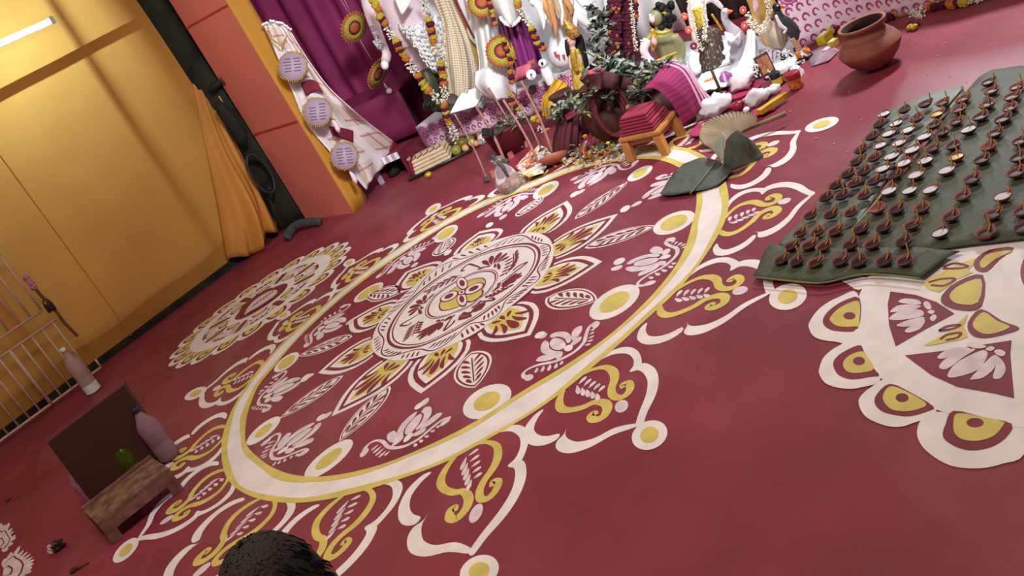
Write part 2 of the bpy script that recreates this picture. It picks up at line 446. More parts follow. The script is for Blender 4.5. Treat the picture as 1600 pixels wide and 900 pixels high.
eggs = [((761, 627), (36, -20), (12, 19), .55), ((514, 717), (37, -29), (9, 11), .55), ((412, 673), (26, -21), (6, 8), .5), ((448, 566), (19, -14), (5, 7), .7), ((576, 457), (23, -14), (3, 7), .75), ((697, 365), (18, -12), (5, 7), .72), ((853, 297), (20, -12), (4, 8), .6), ((1000, 271), (19, -11), (5, 6), .6), ((1053, 348), (32, -14), (7, 13), .65), ((960, 472), (38, -22), (10, 17), .6)]
for c, a, bv, k in eggs:
    p = Paint(); pell(p, c, a, bv, 0, W)
    pell(p, c, [x * k for x in a], [x * k for x in bv], 1, Y_)
    paint('painted_egg', p)
# ---- ten small lotus flowers on curling stems
AL = -75.0
RL0 = pol(px2(Z2([(545, 450)]))[0])[1]
lotus = [('p', G_, 0, [(437, 412), (450, 395), (470, 392), (482, 400), (468, 416), (448, 422)]),
    ('p', G_, 0, [(492, 440), (510, 420), (540, 422), (562, 440), (560, 462), (530, 475), (500, 466)]),
    ('p', G_, 0, [(470, 430), (453, 450), (450, 480), (475, 497), (520, 492), (545, 482), (508, 478), (488, 462), (488, 442)]),
    ('p', G_, 0, [(495, 405), (530, 390), (570, 392), (590, 410), (588, 435), (572, 442), (560, 422), (530, 412), (500, 418)]),
    ('p', G_, 0, [(596, 430), (593, 400), (610, 373), (640, 362), (640, 385), (620, 415)]),
    ('p', G_, 0, [(585, 452), (602, 430), (630, 412), (640, 420), (622, 440), (596, 454)]),
    ('p', G_, 0, [(425, 525), (445, 505), (490, 496), (530, 490), (525, 505), (490, 522), (450, 529)]),
    ('p', G_, 0, [(530, 490), (548, 482), (548, 500), (527, 520), (517, 512)]),
    ('p', W, 1, [(556, 470), (570, 455), (592, 452), (598, 465), (585, 480), (565, 482)]),
    ('s', G_, 0, [(383, 603), (368, 600), (363, 585), (390, 562), (440, 543), (520, 526), (600, 486), (648, 440), (661, 400), (676, 366), (703, 348), (718, 354)], [.02, .02, .014, .014, .016, .018, .018, .018, .016, .016, .016, .02]),
    ('e', G_, 0, [(388, 604), (410, 596), (392, 618)]), ('e', G_, 0, [(705, 356), (722, 346), (710, 370)])]
for a0, a1 in (((430, 556), (421, 582)), ((460, 548), (450, 578)), ((490, 541), (481, 573)), ((520, 536), (513, 563)), ((545, 526), (540, 545)), ((652, 452), (680, 448)), ((663, 436), (692, 428)), ((669, 420), (697, 409)), ((674, 402), (698, 390)), ((680, 384), (703, 374))):
    lotus.append(('l', G_, 0, [a0, a1], .016))
lot_pos = [((880, 537), 1), ((1020, 405), 1), ((648, 668), 1), ((462, 690), 1), ((435, 612), 1), ((512, 512), 1), ((632, 408), 1), ((790, 322), 1), ((930, 275), 1), ((1042, 290), 1)]
for c, k in lot_pos:
    a, r = pol(at(*c).xy); p = Paint()
    def tf(L):
        out = []
        for q in px2(Z2(L)):
            qa, qr = pol(q)
            out.append(unpol(a + (qa - AL) * .93, r + (qr - RL0) * .95))
        return out
    for e in lotus:
        P = tf(e[3])
        if e[0] == 'p': p.poly(P, e[2], e[1])
        elif e[0] == 's': p.stroke(P, e[4], e[2], e[1])
        elif e[0] == 'e':
            cc = Vector(P[0]); p.ell(cc, Vector(P[1]) - cc, Vector(P[2]) - cc, e[2], e[1], 12)
        elif e[0] == 'l': p.leafst(P[0], P[1], e[4], e[2], e[1])
    paint('painted_lotus', p)
# ---- ten big petals round the white disc and ten leaves between them
Z3 = crop(560, 330, 3.3333)
D1 = ring_curve(Z3([(925, 110), (985, 130), (1020, 180), (1025, 230), (1000, 300), (950, 370), (880, 435), (800, 500), (700, 580), (610, 645), (520, 690), (440, 725), (330, 765), (220, 788), (130, 775), (75, 740), (65, 690), (85, 620), (130, 550), (200, 475), (280, 400), (370, 320), (480, 240), (600, 190), (720, 150), (830, 120)]))
D2 = ring_curve(Z3([(890, 175), (935, 200), (940, 250), (900, 330), (830, 400), (700, 500), (560, 590), (450, 650), (330, 705), (230, 715), (170, 690), (160, 640), (190, 570), (260, 480), (350, 400), (480, 310), (620, 235), (760, 190)]))
D3 = ring_curve(Z3([(700, 320), (715, 345), (690, 400), (620, 460), (520, 520), (420, 555), (375, 545), (370, 500), (410, 440), (500, 380), (600, 330)]))
D4 = ring_curve(Z3([(650, 355), (662, 375), (640, 420), (580, 470), (500, 510), (445, 520), (428, 500), (450, 450), (520, 395), (590, 362)]))
pw = lambda t: interp(t, [0, .12, .35, .55, .72, .86, .94, 1], [.70, .90, 1.0, .90, .66, .34, .15, 0])
for tpx, hw_ in (((966, 334), .14), ((886, 314), .15), ((749, 362), .15), ((634, 425), .15), ((546, 501), .145), ((497, 583), .15), ((518, 651), .15), ((658, 615), .15), ((829, 524), .14), ((941, 409), .145)):
    a, tip = pol(at(*tpx).xy); r0 = D1(a) - .02; p = Paint(); Lr = tip - r0
    def shp(sw, t0, t1, n=12):
        L, R = [], []
        for k in range(n + 1):
            t = k / n; r = lerp(r0 + t0, tip - t1, t); hw = hw_ * sw * pw(t)
            L.append(unpol(a + math.degrees(hw / r), r)); R.append(unpol(a - math.degrees(hw / r), r))
        return L + R[::-1][1:]
    p.poly(shp(1.0, 0, 0), 0, W, 0)
    p.poly(shp(.84, .0, .036), 1, MR, 0)
    p.poly(shp(.70, .0, .066), 2, W, 0)
    p.poly(shp(.53, .0, .105), 3, Y_, 0)
    ro = r0 + .02 + (Lr - .12) * .42; q = max(.65, min(1.45, (Lr - .12) / .20))
    loc = lambda rho, tau: unpol(a + math.degrees(tau * q / (ro + rho * q)), ro + rho * q)
    p.leafst(loc(-.022, 0), loc(.088, 0), .034 * q, 4, MR)
    for sg in (-1, 1):
        p.leafst(loc(-.024, .026 * sg), loc(.072, .046 * sg), .020 * q, 4, MR, -.010 * sg)
        p.leafst(loc(-.034, .040 * sg), loc(.034, .082 * sg), .019 * q, 4, MR, -.010 * sg)
        p.leafst(loc(-.040, .012 * sg), loc(-.072, .040 * sg), .018 * q, 4, MR)
    p.leafst(loc(-.034, 0), loc(-.082, 0), .018 * q, 4, MR)
    paint('painted_petal', p)
for inn, out, lw in (((610, 603), (530, 690), .066), ((537, 587), (437, 654), .066), ((551, 526), (467, 556), .066), ((624, 459), (573, 459), .075), ((692, 397), (698, 373), .075), ((812, 338), (846, 307), .07), ((898, 343), (981, 284), .060), ((913, 388), (1026, 353), .068), ((853, 466), (933, 470), .075), ((737, 550), (742, 606), .085)):
    a, ra = pol(at(*inn).xy); a2, re = pol(at(*out).xy); p = Paint()
    da_ = (a2 - a + 180) % 360 - 180
    def lshape(q, e0, e1, n=16):
        L, R = [], []
        for kk in range(n + 1):
            t = kk / n; rr_ = lerp(ra + e0, re + e1, t); h = q * (math.sin(PI * t ** .9)) ** .75; aa = a + da_ * t
            L.append(unpol(aa + math.degrees(h / rr_), rr_)); R.append(unpol(aa - math.degrees(h / rr_), rr_))
        return L + R[::-1][1:-1]
    p.poly(lshape(lw, 0, 0), 0, W, 0); p.poly(lshape(lw * .88, .014, -.010), 1, MR, 0); p.poly(lshape(lw * .77, .026, -.020), 2, W, 0)
    r1, r2 = ra + .06, re - .05
    p.stroke([unpol(a + da_ * .2, r1), unpol(a + da_ * .85, r2)], .006, 3, MR, 0)
    for k2 in range(5):
        t = lerp(.26, .80, k2 / 4); rr_ = lerp(ra, re, t); h = lw * (math.sin(PI * t ** .9)) ** .75 * .62; aa = a + da_ * t
        for sg in (-1, 1):
            p.leafst(unpol(aa + sg * math.degrees(.007 / rr_), rr_ + .018 * (re - ra) / .3), unpol(aa + sg * math.degrees(h / rr_), rr_ - .026 * (re - ra) / .3), .016 * (re - ra) / .32, 3, MR)
    paint('painted_leaf', p)
# ---- the white disc with its maroon brushwork
p = Paint()
lay = lambda k: .0008 + .0007 * k
p.cm = MR; p.F(*[p.V((*unpol(a, D1(a) + .006), lay(1))) for a in range(-180, 180, 4)])
p.cm = W; p.F(*[p.V((*unpol(a, D1(a) - .008), lay(5))) for a in range(-180, 180, 4)])
band(p, lambda a: D2(a) - .006, lambda a: D2(a) + .010, 6, MR, 4)
band(p, lambda a: D2(a) - .026, lambda a: D2(a) - .018, 6, MR, 4)
band(p, lambda a: D3(a) - .004, lambda a: D3(a) + .006, 6, MR, 4)
band(p, lambda a: D3(a) + .014, lambda a: D3(a) + .019, 6, MR, 4)
p.cm = MR; p.F(*[p.V((*unpol(a, D4(a) + .010), lay(6))) for a in range(-180, 180, 6)])
p.cm = Y_; p.F(*[p.V((*unpol(a, D4(a)), lay(7))) for a in range(-180, 180, 6)])
paint('painted_disc', p, 'white painted disc with maroon outline rings')
p = Paint()
Zc = crop(531, 281, 2.842)
for q in [((546, 464), (3, 25), (22, 1)), ((598, 488), (38, -20), (11, 12)), ((545, 536), (4, 27), (20, -2)), ((488, 522), (34, -18), (11, 12))]:
    for kk, colr, ly in ((1.18, MR, 8), (1.0, W, 9), (.56, MR, 10)):
        pell(p, Zc([q[0]])[0], [x * kk / 2.842 for x in q[1]], [x * kk / 2.842 for x in q[2]], ly, colr)
pell(p, Zc([(545, 506)])[0], (6, -3), (2.2, 3.6), 11, MR); pell(p, Zc([(545, 506)])[0], (4.4, -2), (1.6, 2.6), 12, W); pell(p, Zc([(545, 506)])[0], (2, -1), (.8, 1.2), 13, MR)
paint('painted_flower', p)
# border scroll between D1 and D2
p = Paint()
pts = []
for k in range(60):
    a = k * 6; u = .5 + .42 * math.sin(math.radians(a * 8)); pts.append(unpol(a, lerp(D2(a) + .02, D1(a) - .018, u)))
p.stroke(pts, .007, 6, MR, 3, True)
for k in range(90):
    a = k * 4; s_ = math.sin(math.radians(a * 8)); c_ = math.cos(math.radians(a * 8))
    if abs(s_) < .25: continue
    lo, hi = D2(a) + .018, D1(a) - .016; mid = lerp(lo, hi, .5 + .36 * s_)
    e = lo if s_ > 0 else hi
    p.leafst(unpol(a, lerp(mid, e, .15)), unpol(a + 3.0, lerp(mid, e, .82)), .011, 6, MR)
paint('painted_scroll_border', p)
for k in range(5):
    a = 60 + k * 72; p = Paint(); rm = lambda aa, t: lerp(D3(aa) + .035, D2(aa) - .04, t)
    for da, l, wd in ((-13, .62, .026), (-7, .80, .03), (0, .90, .036), (7, .80, .03), (13, .62, .026)):
        p.leafst(unpol(a + da * .3, rm(a, .22)), unpol(a + da, rm(a + da, l)), wd, 6, MR)
    for da in (-16, -6, 6, 16): p.leafst(unpol(a + da * .3, rm(a, .2)), unpol(a + da, rm(a + da, .04)), .018, 6, MR)
    p.stroke([unpol(a + 13, rm(a + 13, .1)), unpol(a + 19, rm(a + 19, .45)), unpol(a + 24, rm(a + 24, .85)), unpol(a + 29, rm(a + 29, .6)), unpol(a + 27, rm(a + 27, .42))], [.006, .012, .014, .012, .01], 6, MR)
    for t in range(5):
        aa = a + 33 + t * 4.6; tt = .25 + .1 * t
        p.leafst(unpol(aa, rm(aa, tt)), unpol(aa + 5, rm(aa, min(.97, tt + .32))), .017, 6, MR)
        p.leafst(unpol(aa, rm(aa, tt)), unpol(aa + 7, rm(aa, tt - .2)), .017, 6, MR)
    p.stroke([unpol(a + 30, rm(a + 30, .2)), unpol(a + 44, rm(a + 44, .45)), unpol(a + 57, rm(a + 57, .75))], .006, 6, MR)
    paint('painted_sprig', p)
# ---- the smaller round design by the cloth wall
EC = Vector((-1.411, 6.245)); EA = Vector((.8688, .4952)) * .655; EB = Vector((-.4952, .8688)) * .495
def em(r, a): return (EC.x + r * (EA.x * math.cos(a) + EB.x * math.sin(a)), EC.y + r * (EA.y * math.cos(a) + EB.y * math.sin(a)))
p = Paint()
def emb(p, r1, r2, layer, col, n=72):
    p.cm = col; z = lay(layer); A = [p.V((*em(r1, 2 * PI * k / n), z)) for k in range(n)]; B = [p.V((*em(r2, 2 * PI * k / n), z)) for k in range(n)]
    for k in range(n): j = (k + 1) % n; p.F(A[k], B[k], B[j], A[j])
emb(p, .66, .80, 3, W); emb(p, .30, .40, 3, W)
paint('painted_ring', p)
NS = 20
for k in range(NS):
    p = Paint(); a = 2 * PI * (k + .5) / NS; dw = 2 * PI / NS * .53
    for rr_, ww, colr, ly in ((1.04, 1.0, W, 0), (.985, .70, MR, 1), (.955, .52, Y_, 2)):
        q = [em(.74, a - dw * ww), em(lerp(.74, rr_, .6), a - dw * ww), em(lerp(.74, rr_, .92), a - dw * .55 * ww), em(rr_, a), em(lerp(.74, rr_, .92), a + dw * .55 * ww), em(lerp(.74, rr_, .6), a + dw * ww), em(.74, a + dw * ww)]
        p.poly(q, ly, colr, 3)
    c = em(.87, a); p.ell(c, (.014, .008), (-.006, .012), 3, MR, 10)
    paint('painted_scallop', p)
for k in range(8):
    p = Paint(); a = 2 * PI * (k + .5) / 8
    for sg in (-1, 1):
        p.poly([em(.42, a + sg * .30), em(.66, a + sg * .14), em(.66, a + sg * .33)], 2, W, 0)
        p.poly([em(.46, a + sg * .30), em(.63, a + sg * .19), em(.63, a + sg * .30)], 3, Y_, 0)
    for da in (-.2, -.1, 0, .1, .2): p.leafst(em(.45, a + da * .3), em(.63, a + da), .03, 2, G_)
    q = [em(.40, a - .33), em(.50, a - .2), em(.52, a), em(.50, a + .2), em(.40, a + .33)]
    p.poly(q, 4, W, 3); p.poly([em(.40, a - .22), em(.475, a - .12), em(.485, a), em(.475, a + .12), em(.40, a + .22)], 5, MR, 3); p.poly([em(.40, a - .15), em(.46, a - .08), em(.46, a + .08), em(.40, a + .15)], 6, Y_, 3)
    paint('painted_segment', p)
p = Paint()
E7 = crop(260, 370, 4.287)
p.poly(px2(E7([(488, 535), (495, 490), (540, 440), (620, 385), (700, 345), (745, 350), (775, 330), (788, 335), (780, 370), (700, 430), (600, 490), (520, 530)])), 4, MR, 3)
p.poly(px2(E7([(525, 528), (540, 490), (580, 440), (640, 395), (710, 362), (745, 365), (735, 390), (690, 425), (620, 470), (560, 505)])), 5, G_, 3)
for k in range(7):
    x0, y0 = 585 + k * 20, 470 - k * 14
    p.leafst(*px2(E7([(x0, y0), (x0 + 14, y0 - 22)])), .012, 6, MR)
paint('painted_almond', p)
# ---- the large half-seen design near the lamps
Z8 = crop(1250, 370, 2.4314)
RC = Vector((.9144 * 1.6, 1.4201 * 1.6))
def rcirc(r, layer, col, p, r2=None):
    n = 72; p.cm = col; z = lay(layer)
    B = [p.V((RC.x + r * math.cos(2 * PI * k / n), RC.y + r * math.sin(2 * PI * k / n), z)) for k in range(n)]
    if r2 is None: p.F(*B)
    else:
        A = [p.V((RC.x + r2 * math.cos(2 * PI * k / n), RC.y + r2 * math.sin(2 * PI * k / n), z)) for k in range(n)]
        for k in range(n): j = (k + 1) % n; p.F(A[k], B[k], B[j], A[j])
p = Paint(); rcirc(.452 * 1.6, 3, W, p); rcirc(.165 * 1.6, 5, MR, p)
paint('painted_disc', p, 'white painted disc with a maroon middle')
scal = [([(220, 218), (150, 230), (80, 270), (40, 320), (35, 350), (60, 385), (130, 400), (225, 395)], [(228, 236), (160, 250), (105, 290), (88, 325), (105, 350), (150, 362), (222, 350)], [(226, 250), (160, 270), (120, 305), (118, 325), (150, 345), (212, 345), (225, 338)], (190, 305), 23, 14),
    ([(222, 398), (150, 415), (95, 455), (75, 500), (75, 525), (100, 560), (160, 578), (230, 575), (310, 535)], [(226, 415), (160, 445), (130, 475), (130, 500), (150, 530), (200, 545), (270, 535), (302, 530), (280, 500), (245, 440)], [(233, 440), (190, 455), (165, 485), (180, 515), (220, 522), (282, 506), (250, 450)], (226, 477), 23, 16),
    ([(340, 548), (270, 575), (230, 610), (225, 640), (250, 685), (310, 715), (370, 725), (430, 710), (520, 660)], [(345, 562), (295, 600), (285, 635), (310, 665), (360, 680), (420, 685), (490, 665), (508, 648), (430, 600)], [(352, 572), (320, 600), (320, 630), (350, 660), (400, 668), (450, 660), (482, 640), (430, 605)], (390, 617), 25, 17),
    ([(500, 668), (460, 700), (446, 740), (452, 775), (480, 815), (540, 857), (600, 878), (690, 882), (770, 865), (851, 830), (860, 690)], [(585, 665), (555, 715), (545, 765), (590, 800), (650, 815), (720, 805), (780, 770), (806, 715), (700, 690)], [(600, 676), (585, 715), (590, 750), (620, 775), (680, 780), (740, 760), (775, 720), (770, 706), (690, 688)], (667, 712), 33, 18)]
def rot(P, deg): 
    a = math.radians(deg); return [(RC.x + (x - RC.x) * math.cos(a) - (y - RC.y) * math.sin(a), RC.y + (x - RC.x) * math.sin(a) + (y - RC.y) * math.cos(a)) for x, y in P]
for k in range(12):
    o, m_, y_, dc, dx, dy = scal[min(k, 3)] if k < 4 else scal[2]
    dg = 0 if k < 4 else (k - 2) * 25.5
    if k == 11: dg = -23.5; o, m_, y_, dc, dx, dy = scal[0]
    p = Paint()
    p.poly(rot(px2(Z8(o)), dg), 2, W, 4); p.poly(rot(px2(Z8(m_)), dg), 4, MR, 3); p.poly(rot(px2(Z8(y_)), dg), 5, Y_, 4)
    q = rot(px2(Z8([dc, (dc[0] + dx, dc[1]), (dc[0], dc[1] + dy)])), dg); c = Vector(q[0]); p.ell(c, Vector(q[1]) - c, Vector(q[2]) - c, 6, MR, 14)
    paint('painted_scallop', p)
segA = dict(tri=[(345, 212), (335, 260), (340, 340), (365, 420), (470, 360), (588, 296), (520, 252), (440, 225)],
    blobs=[[(375, 252), (400, 240), (450, 245), (460, 262), (410, 260)], [(345, 292), (370, 268), (420, 262), (462, 268), (440, 280), (400, 285)], [(340, 318), (370, 292), (420, 280), (465, 285), (470, 305), (430, 315), (380, 322)], [(370, 340), (420, 320), (472, 310), (465, 325), (420, 345), (385, 347)], [(400, 362), (430, 340), (470, 318), (476, 330), (455, 358), (415, 370)], [(472, 255), (490, 252), (502, 275), (490, 282), (475, 272)], [(495, 315), (512, 300), (522, 312), (508, 328)], [(486, 292), (500, 283), (514, 290), (503, 300)]])
segB = dict(tri=[(400, 455), (530, 440), (805, 398), (800, 450), (815, 618), (740, 600), (600, 575), (500, 530)],
    blobs=[[(523, 465), (550, 440), (600, 425), (650, 430), (600, 445), (550, 468)], [(530, 500), (560, 465), (620, 438), (670, 432), (620, 465), (560, 508)], [(562, 535), (590, 490), (650, 455), (700, 437), (715, 455), (680, 510), (600, 538)], [(650, 545), (690, 500), (730, 460), (745, 465), (740, 505), (700, 540), (665, 548)], [(740, 455), (770, 475), (784, 510), (765, 543), (735, 542), (745, 500)], [(635, 412), (670, 408), (710, 422), (690, 430), (655, 427)], [(740, 440), (760, 434), (783, 445), (775, 460), (750, 455)], [(708, 432), (725, 422), (742, 428), (730, 440), (714, 438)]])
for k in range(7):
    p = Paint(); sg = segA if k == 0 else segB; dg = 0 if k < 2 else (k - 1) * 51
    p.poly(rot(px2(Z8(sg['tri'])), dg), 5, MR, 0)
    for bl in sg['blobs']: p.poly(rot(px2(Z8(bl)), dg), 6, G_, 3)
    for wd in ([(470, 418), (560, 370), (640, 297), (622, 345), (640, 385), (560, 405)],):
        if k: 
            p.poly(rot(px2(Z8(wd)), dg), 5, Y_, 2)
            for s_ in ([(530, 362), (560, 345), (610, 340), (580, 355), (530, 362)], [(535, 395), (560, 378), (610, 370), (600, 388), (555, 398)]): p.stroke(rot(px2(Z8(s_)), dg), .009, 6, MR)
    paint('painted_segment', p)
for i, (mh, yh) in enumerate([([(690, 280), (640, 330), (650, 375), (700, 390), (780, 375), (836, 352), (770, 325)], [(700, 292), (660, 330), (670, 360), (720, 377), (800, 350), (750, 325)]), ([(697, 150), (600, 175), (540, 230), (550, 265), (620, 285), (692, 268)], [(690, 167), (610, 190), (570, 230), (600, 260), (678, 256)]), ([(815, 45), (720, 55), (665, 95), (670, 130), (712, 136), (760, 90)], [(810, 58), (720, 70), (685, 105), (700, 125), (745, 90)])]):
    for dg in ((0, 60, 120) if i == 0 else (0,)):
        p = Paint(); p.poly(rot(px2(Z8(mh)), dg), 6, MR, 3); p.poly(rot(px2(Z8(yh)), dg), 7, Y_, 3); paint('painted_half_moon', p)
p = Paint()
for L in ([(470, 185), (520, 150), (600, 110), (690, 80), (640, 130), (660, 140), (600, 165), (530, 215)],): p.poly(px2(Z8(L)), 5, Y_, 2)
p.stroke(px2(Z8([(545, 120), (590, 105), (640, 118), (600, 125), (545, 125)])), .009, 6, MR); p.stroke(px2(Z8([(490, 178), (540, 165), (590, 165), (550, 190), (500, 188)])), .009, 6, MR)
paint('painted_wedge', p)
# ---- corner of a feathery pale design at the bottom left of the picture
Zb = crop(0, 790, 8.18)
M_pp = PM
for k, (cx, cy, lst) in enumerate([(0, 500, [(0, 230), (50, 250), (110, 225), (150, 290), (170, 330), (205, 385), (205, 420), (160, 500), (90, 580)]), (60, 870, [(60, 680), (140, 600), (250, 520), (300, 570), (355, 590), (395, 620), (425, 660), (440, 700), (430, 750), (410, 800), (400, 850), (330, 940)])]):
    p = Paint()
    for t in lst: p.leafst(*px2(Zb([(lerp(cx, t[0], .35), lerp(cy, t[1], .35)), t])), .03, 0, G_)
    for kk, colr, ly in ((.78, G_, 1), (.66, MR, 2), (.60, G_, 3), (.30, MR, 4), (.24, G_, 5)):
        p.poly(px2(Zb([(lerp(cx, t[0], kk), lerp(cy, t[1], kk)) for t in lst] + [(cx - 20, cy + 40)])), ly, colr, 0)
    paint('painted_feather_lobe', p)
# small dots beside lotus and specks of spilt petals
for c, a, bv in [((655, 635), (7, -5), (2, 3)), ((502, 653), (7, -5), (2, 3)), ((478, 591), (8, -6), (2, 3)), ((844, 524), (8, -4), (2, 4)), ((968, 409), (9, -4), (2, 4)), ((977, 327), (8, -4), (1, 4)), ((898, 304), (7, -4), (1, 3)), ((765, 352), (6, -3), (1, 3)), ((700, 395), (6, -4), (1, 3))]:
    p = Paint(); pell(p, c, a, bv, 2, W); paint('painted_speck', p)
# ================================================================ STRUCTURE: cloth wall, pillar, curtain, stages
UP = Vector((0, 0, 1))
def vplane(pa, pb):
    """vertical plane through two floor points: origin, along, normal towards the camera"""
    a, b_ = at(*pa), at(*pb); d = (b_ - a); d.z = 0; d.normalize(); n = d.cross(UP)
    if n.dot(CAM - a) < 0: n = -n
    return a, d, n
# ---- cloth wall on a bamboo frame
WA, WD, WN = vplane((160, 575), (365, 422))
WO = WA - WN * .06
def wpt(px, py): return atp(px, py, WO, WN)
def wsz(px, py): q = wpt(px, py) - WO; return q.dot(WD), q.z
S_r = wsz(440, 385)[0]
M_cloth = mat('amber_tent_cloth', (232, 168, 82), rough=.55, var=.08, scale=1.6, transl=.45, spec=.3, bump=.03, detail=3)
M_flap = mat('amber_curtain_cloth', (214, 150, 66), rough=.6, var=.08, scale=2, transl=.15)
M_wood = mat('dark_batten_wood', (70, 46, 28), rough=.8, var=.3, scale=30)
M_dark = mat('dark_cloth_and_gap_shade', (44, 46, 30), rough=.9, var=.5, scale=6, rgb2=(16, 18, 14))
S_flap = wsz(352, 412)[0]
zK = wsz(286, 62)[1]; sK0 = wsz(286, 62)[0]; sK1 = wsz(302, 88)[0]; zK1 = wsz(302, 88)[1]; sK2, zK2 = wsz(264, 0)
wall = MB()
def wedge(z):
    lo = S_flap + .03 + (sK0 - S_flap) * z / zK
    hi = interp(z, [0, zK1, zK2], [S_r, sK1, sK2]) + .02
    return lo if z < zK - .1 else lerp(lo, hi, min(1, (z - zK + .1) / .12))
def wfn(u, v):
    s_ = lerp(-3.6, wedge(lerp(.055, 5.2, v)), u); z = lerp(.055, 5.2, v)
    k = .012 * math.sin(s_ * 3.1 + z * 1.7) * math.sin(z * 1.3) + .004 * math.sin(s_ * 9 - z * 4)
    k -= .02 * math.exp(-((z - .055) / .12) ** 2)
    p = WO + WD * s_ + WN * k; p.z = z
    return p
wall.sheet(wfn, 60, 50)
wl = solo('wall_left', wall, M_cloth, 'stretched amber cloth wall', None, WO, kind='structure')
wl['label'] = 'stretched amber cloth wall with battens showing through'
# its gathered end
gath = MB()
def gfn(u, v):
    z = lerp(.05, zK + .06, v)
    sl_ = lerp(S_flap, sK0, min(1.35, z / zK)); sr_ = lerp(S_r + .02, sK1, min(1.6, z / zK1))
    tie = math.exp(-((z - .06) / .30) ** 2); k = max(0, 1 - z / (zK * 1.05))
    s_ = lerp(sl_, sr_, u)
    amp = .004 + .030 * k
    fold = amp * (math.sin(u * 15 + 1.6 * math.sin(z * 1.7)) + .5 * math.sin(u * 31 + z * 2)) * (.5 + .9 * tie) * math.sin(PI * min(1, max(0, u * 1.02))) ** .5
    bulge = .15 * math.sin(PI * u) * math.exp(-((z - .32) / .34) ** 2) + .05 * math.sin(PI * u) * k
    p = WO + WD * s_ + WN * (.012 + fold + bulge + .02 * u); p.z = z + .035 * math.cos(u * 9) * tie
    return p
gath.sheet(gfn, 48, 40)
part('cloth_gather', gath, M_cloth, wl, label='gathered folds at the end of the amber cloth', solid=.004)
# battens behind the cloth: each lies along the line its shadow shows
M_seam = mat('amber_cloth_seam', (200, 132, 50), rough=.8, var=.1)
def batten(pa, pb, wd):
    a, b_ = wpt(*pa), wpt(*pb)
    m = MB(); d = (b_ - a).normalized(); c = (a + b_) / 2 - WN * .035
    M = Matrix((d, WN, d.cross(WN))).transposed()
    m.box(c, (b_ - a).length, .04, wd, M=M)
    part('batten', m, M_wood, wl, smooth=False)
zb = wpt(130, 76).z
sb = wsz(125, 76)[0]; s2 = wsz(330, 330)[0]
for z_ in (zb, zb + 1.45, .09):
    m = MB(); c = WO + WD * (S_flap - 1.55) - WN * .05; c.z = z_
    m.box(c, 4.4 if z_ < 1 else 5.0, .04, .055, rz=math.atan2(WD.y, WD.x)); part('batten', m, M_wood, wl, smooth=False)
for s_ in (sb, sb + 1.3, sb - 1.35, sb - 2.7):
    m = MB(); c = WO + WD * s_ - WN * .07; c.z = 2.6
    m.box(c, .055, .03, 5.0, rz=math.atan2(WD.y, WD.x)); part('batten', m, M_wood, wl, smooth=False)
for pa in ((82, 357),):
    s_ = wsz(*pa)[0]; m = MB(); c = WO + WD * s_ + WN * .012; c.z = 1.6
    m.box(c, .006, .008, 3.1, rz=math.atan2(WD.y, WD.x)); part('seam', m, M_seam, wl, smooth=False)
# reddish stain near the hem
m = MB()
# tube lamp fixed to the wall
ta, tb = wpt(-60, 96), wpt(75, 36)
M_tube = mat('lit_tube_glass', (255, 255, 246), rough=.3, var=0, emit=3)
M_whitep = mat('white_plastic', (225, 225, 220), rough=.45, var=.05)
tl = thing('tube_lamp', 'lit white tube lamp on the amber cloth wall', 'lamp', (ta + tb) / 2 + WN * .07)
m = MB(); m.tube([ta + WN * .08, tb + WN * .08], .014, 10); part('tube', m, M_tube, tl)
m = MB(); m.box((ta + tb) / 2 + WN * .04, (tb - ta).length * 1.02, .03, .045, M=Matrix(((tb - ta).normalized(), WN, (tb - ta).normalized().cross(WN))).transposed()); part('batten_fitting', m, M_whitep, tl, smooth=False)
for e in (ta, tb):
    m = MB(); m.box(e + WN * .07, .03, .05, .05, rz=math.atan2(WD.y, WD.x)); part('end_socket', m, M_whitep, tl, smooth=False)
lp = area('tube_light', (ta + tb) / 2 + WN * .13, (ta + tb) / 2 + WN * 1.0 - UP * .15, 1.2, .06, 3, (.6, .85, 1.0))
bl = area('backlight_tube', (ta + tb) / 2 - WN * .85 + UP * .05, (ta + tb) / 2, 1.0, .10, 40, (.52, .78, 1.0))
# dark strip added behind the hem, the gap's shade put into its colour
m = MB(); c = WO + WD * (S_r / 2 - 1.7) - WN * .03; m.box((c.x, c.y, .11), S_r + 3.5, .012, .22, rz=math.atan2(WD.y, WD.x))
solo('gap_shade_left', m, M_dark, 'added dark olive strip giving the shade in the gap below the amber cloth hem', None, tuple(c), kind='structure', smooth=False)
# ---- pillar
P0, P1, P2 = at(479, 344), at(552, 333), at(575, 314)
pd = (P1 - P0).normalized(); pn = Vector((pd.y, -pd.x, 0))
if pn.dot(CAM - P0) < 0: pn = -pn
wide = (P1 - P0).length; side = .42
M_red = mat('coral_pillar_cloth', (212, 116, 102), rough=.75, var=.06, scale=1.5)
M_yel = mat('yellow_pillar_cloth', (190, 134, 48), rough=.75, var=.06, scale=1.5)
pil = thing('pillar', 'square pillar wrapped in coral and yellow cloth beside the stage', 'pillar', (P0 + P1) / 2)
PH = 3.4
m = MB(); m.prism([P0, P1, P2 - (P2 - P1) * .04, P0 + (P2 - P1)], (0, 0, PH)); part('core', m, M_red, pil, smooth=False)
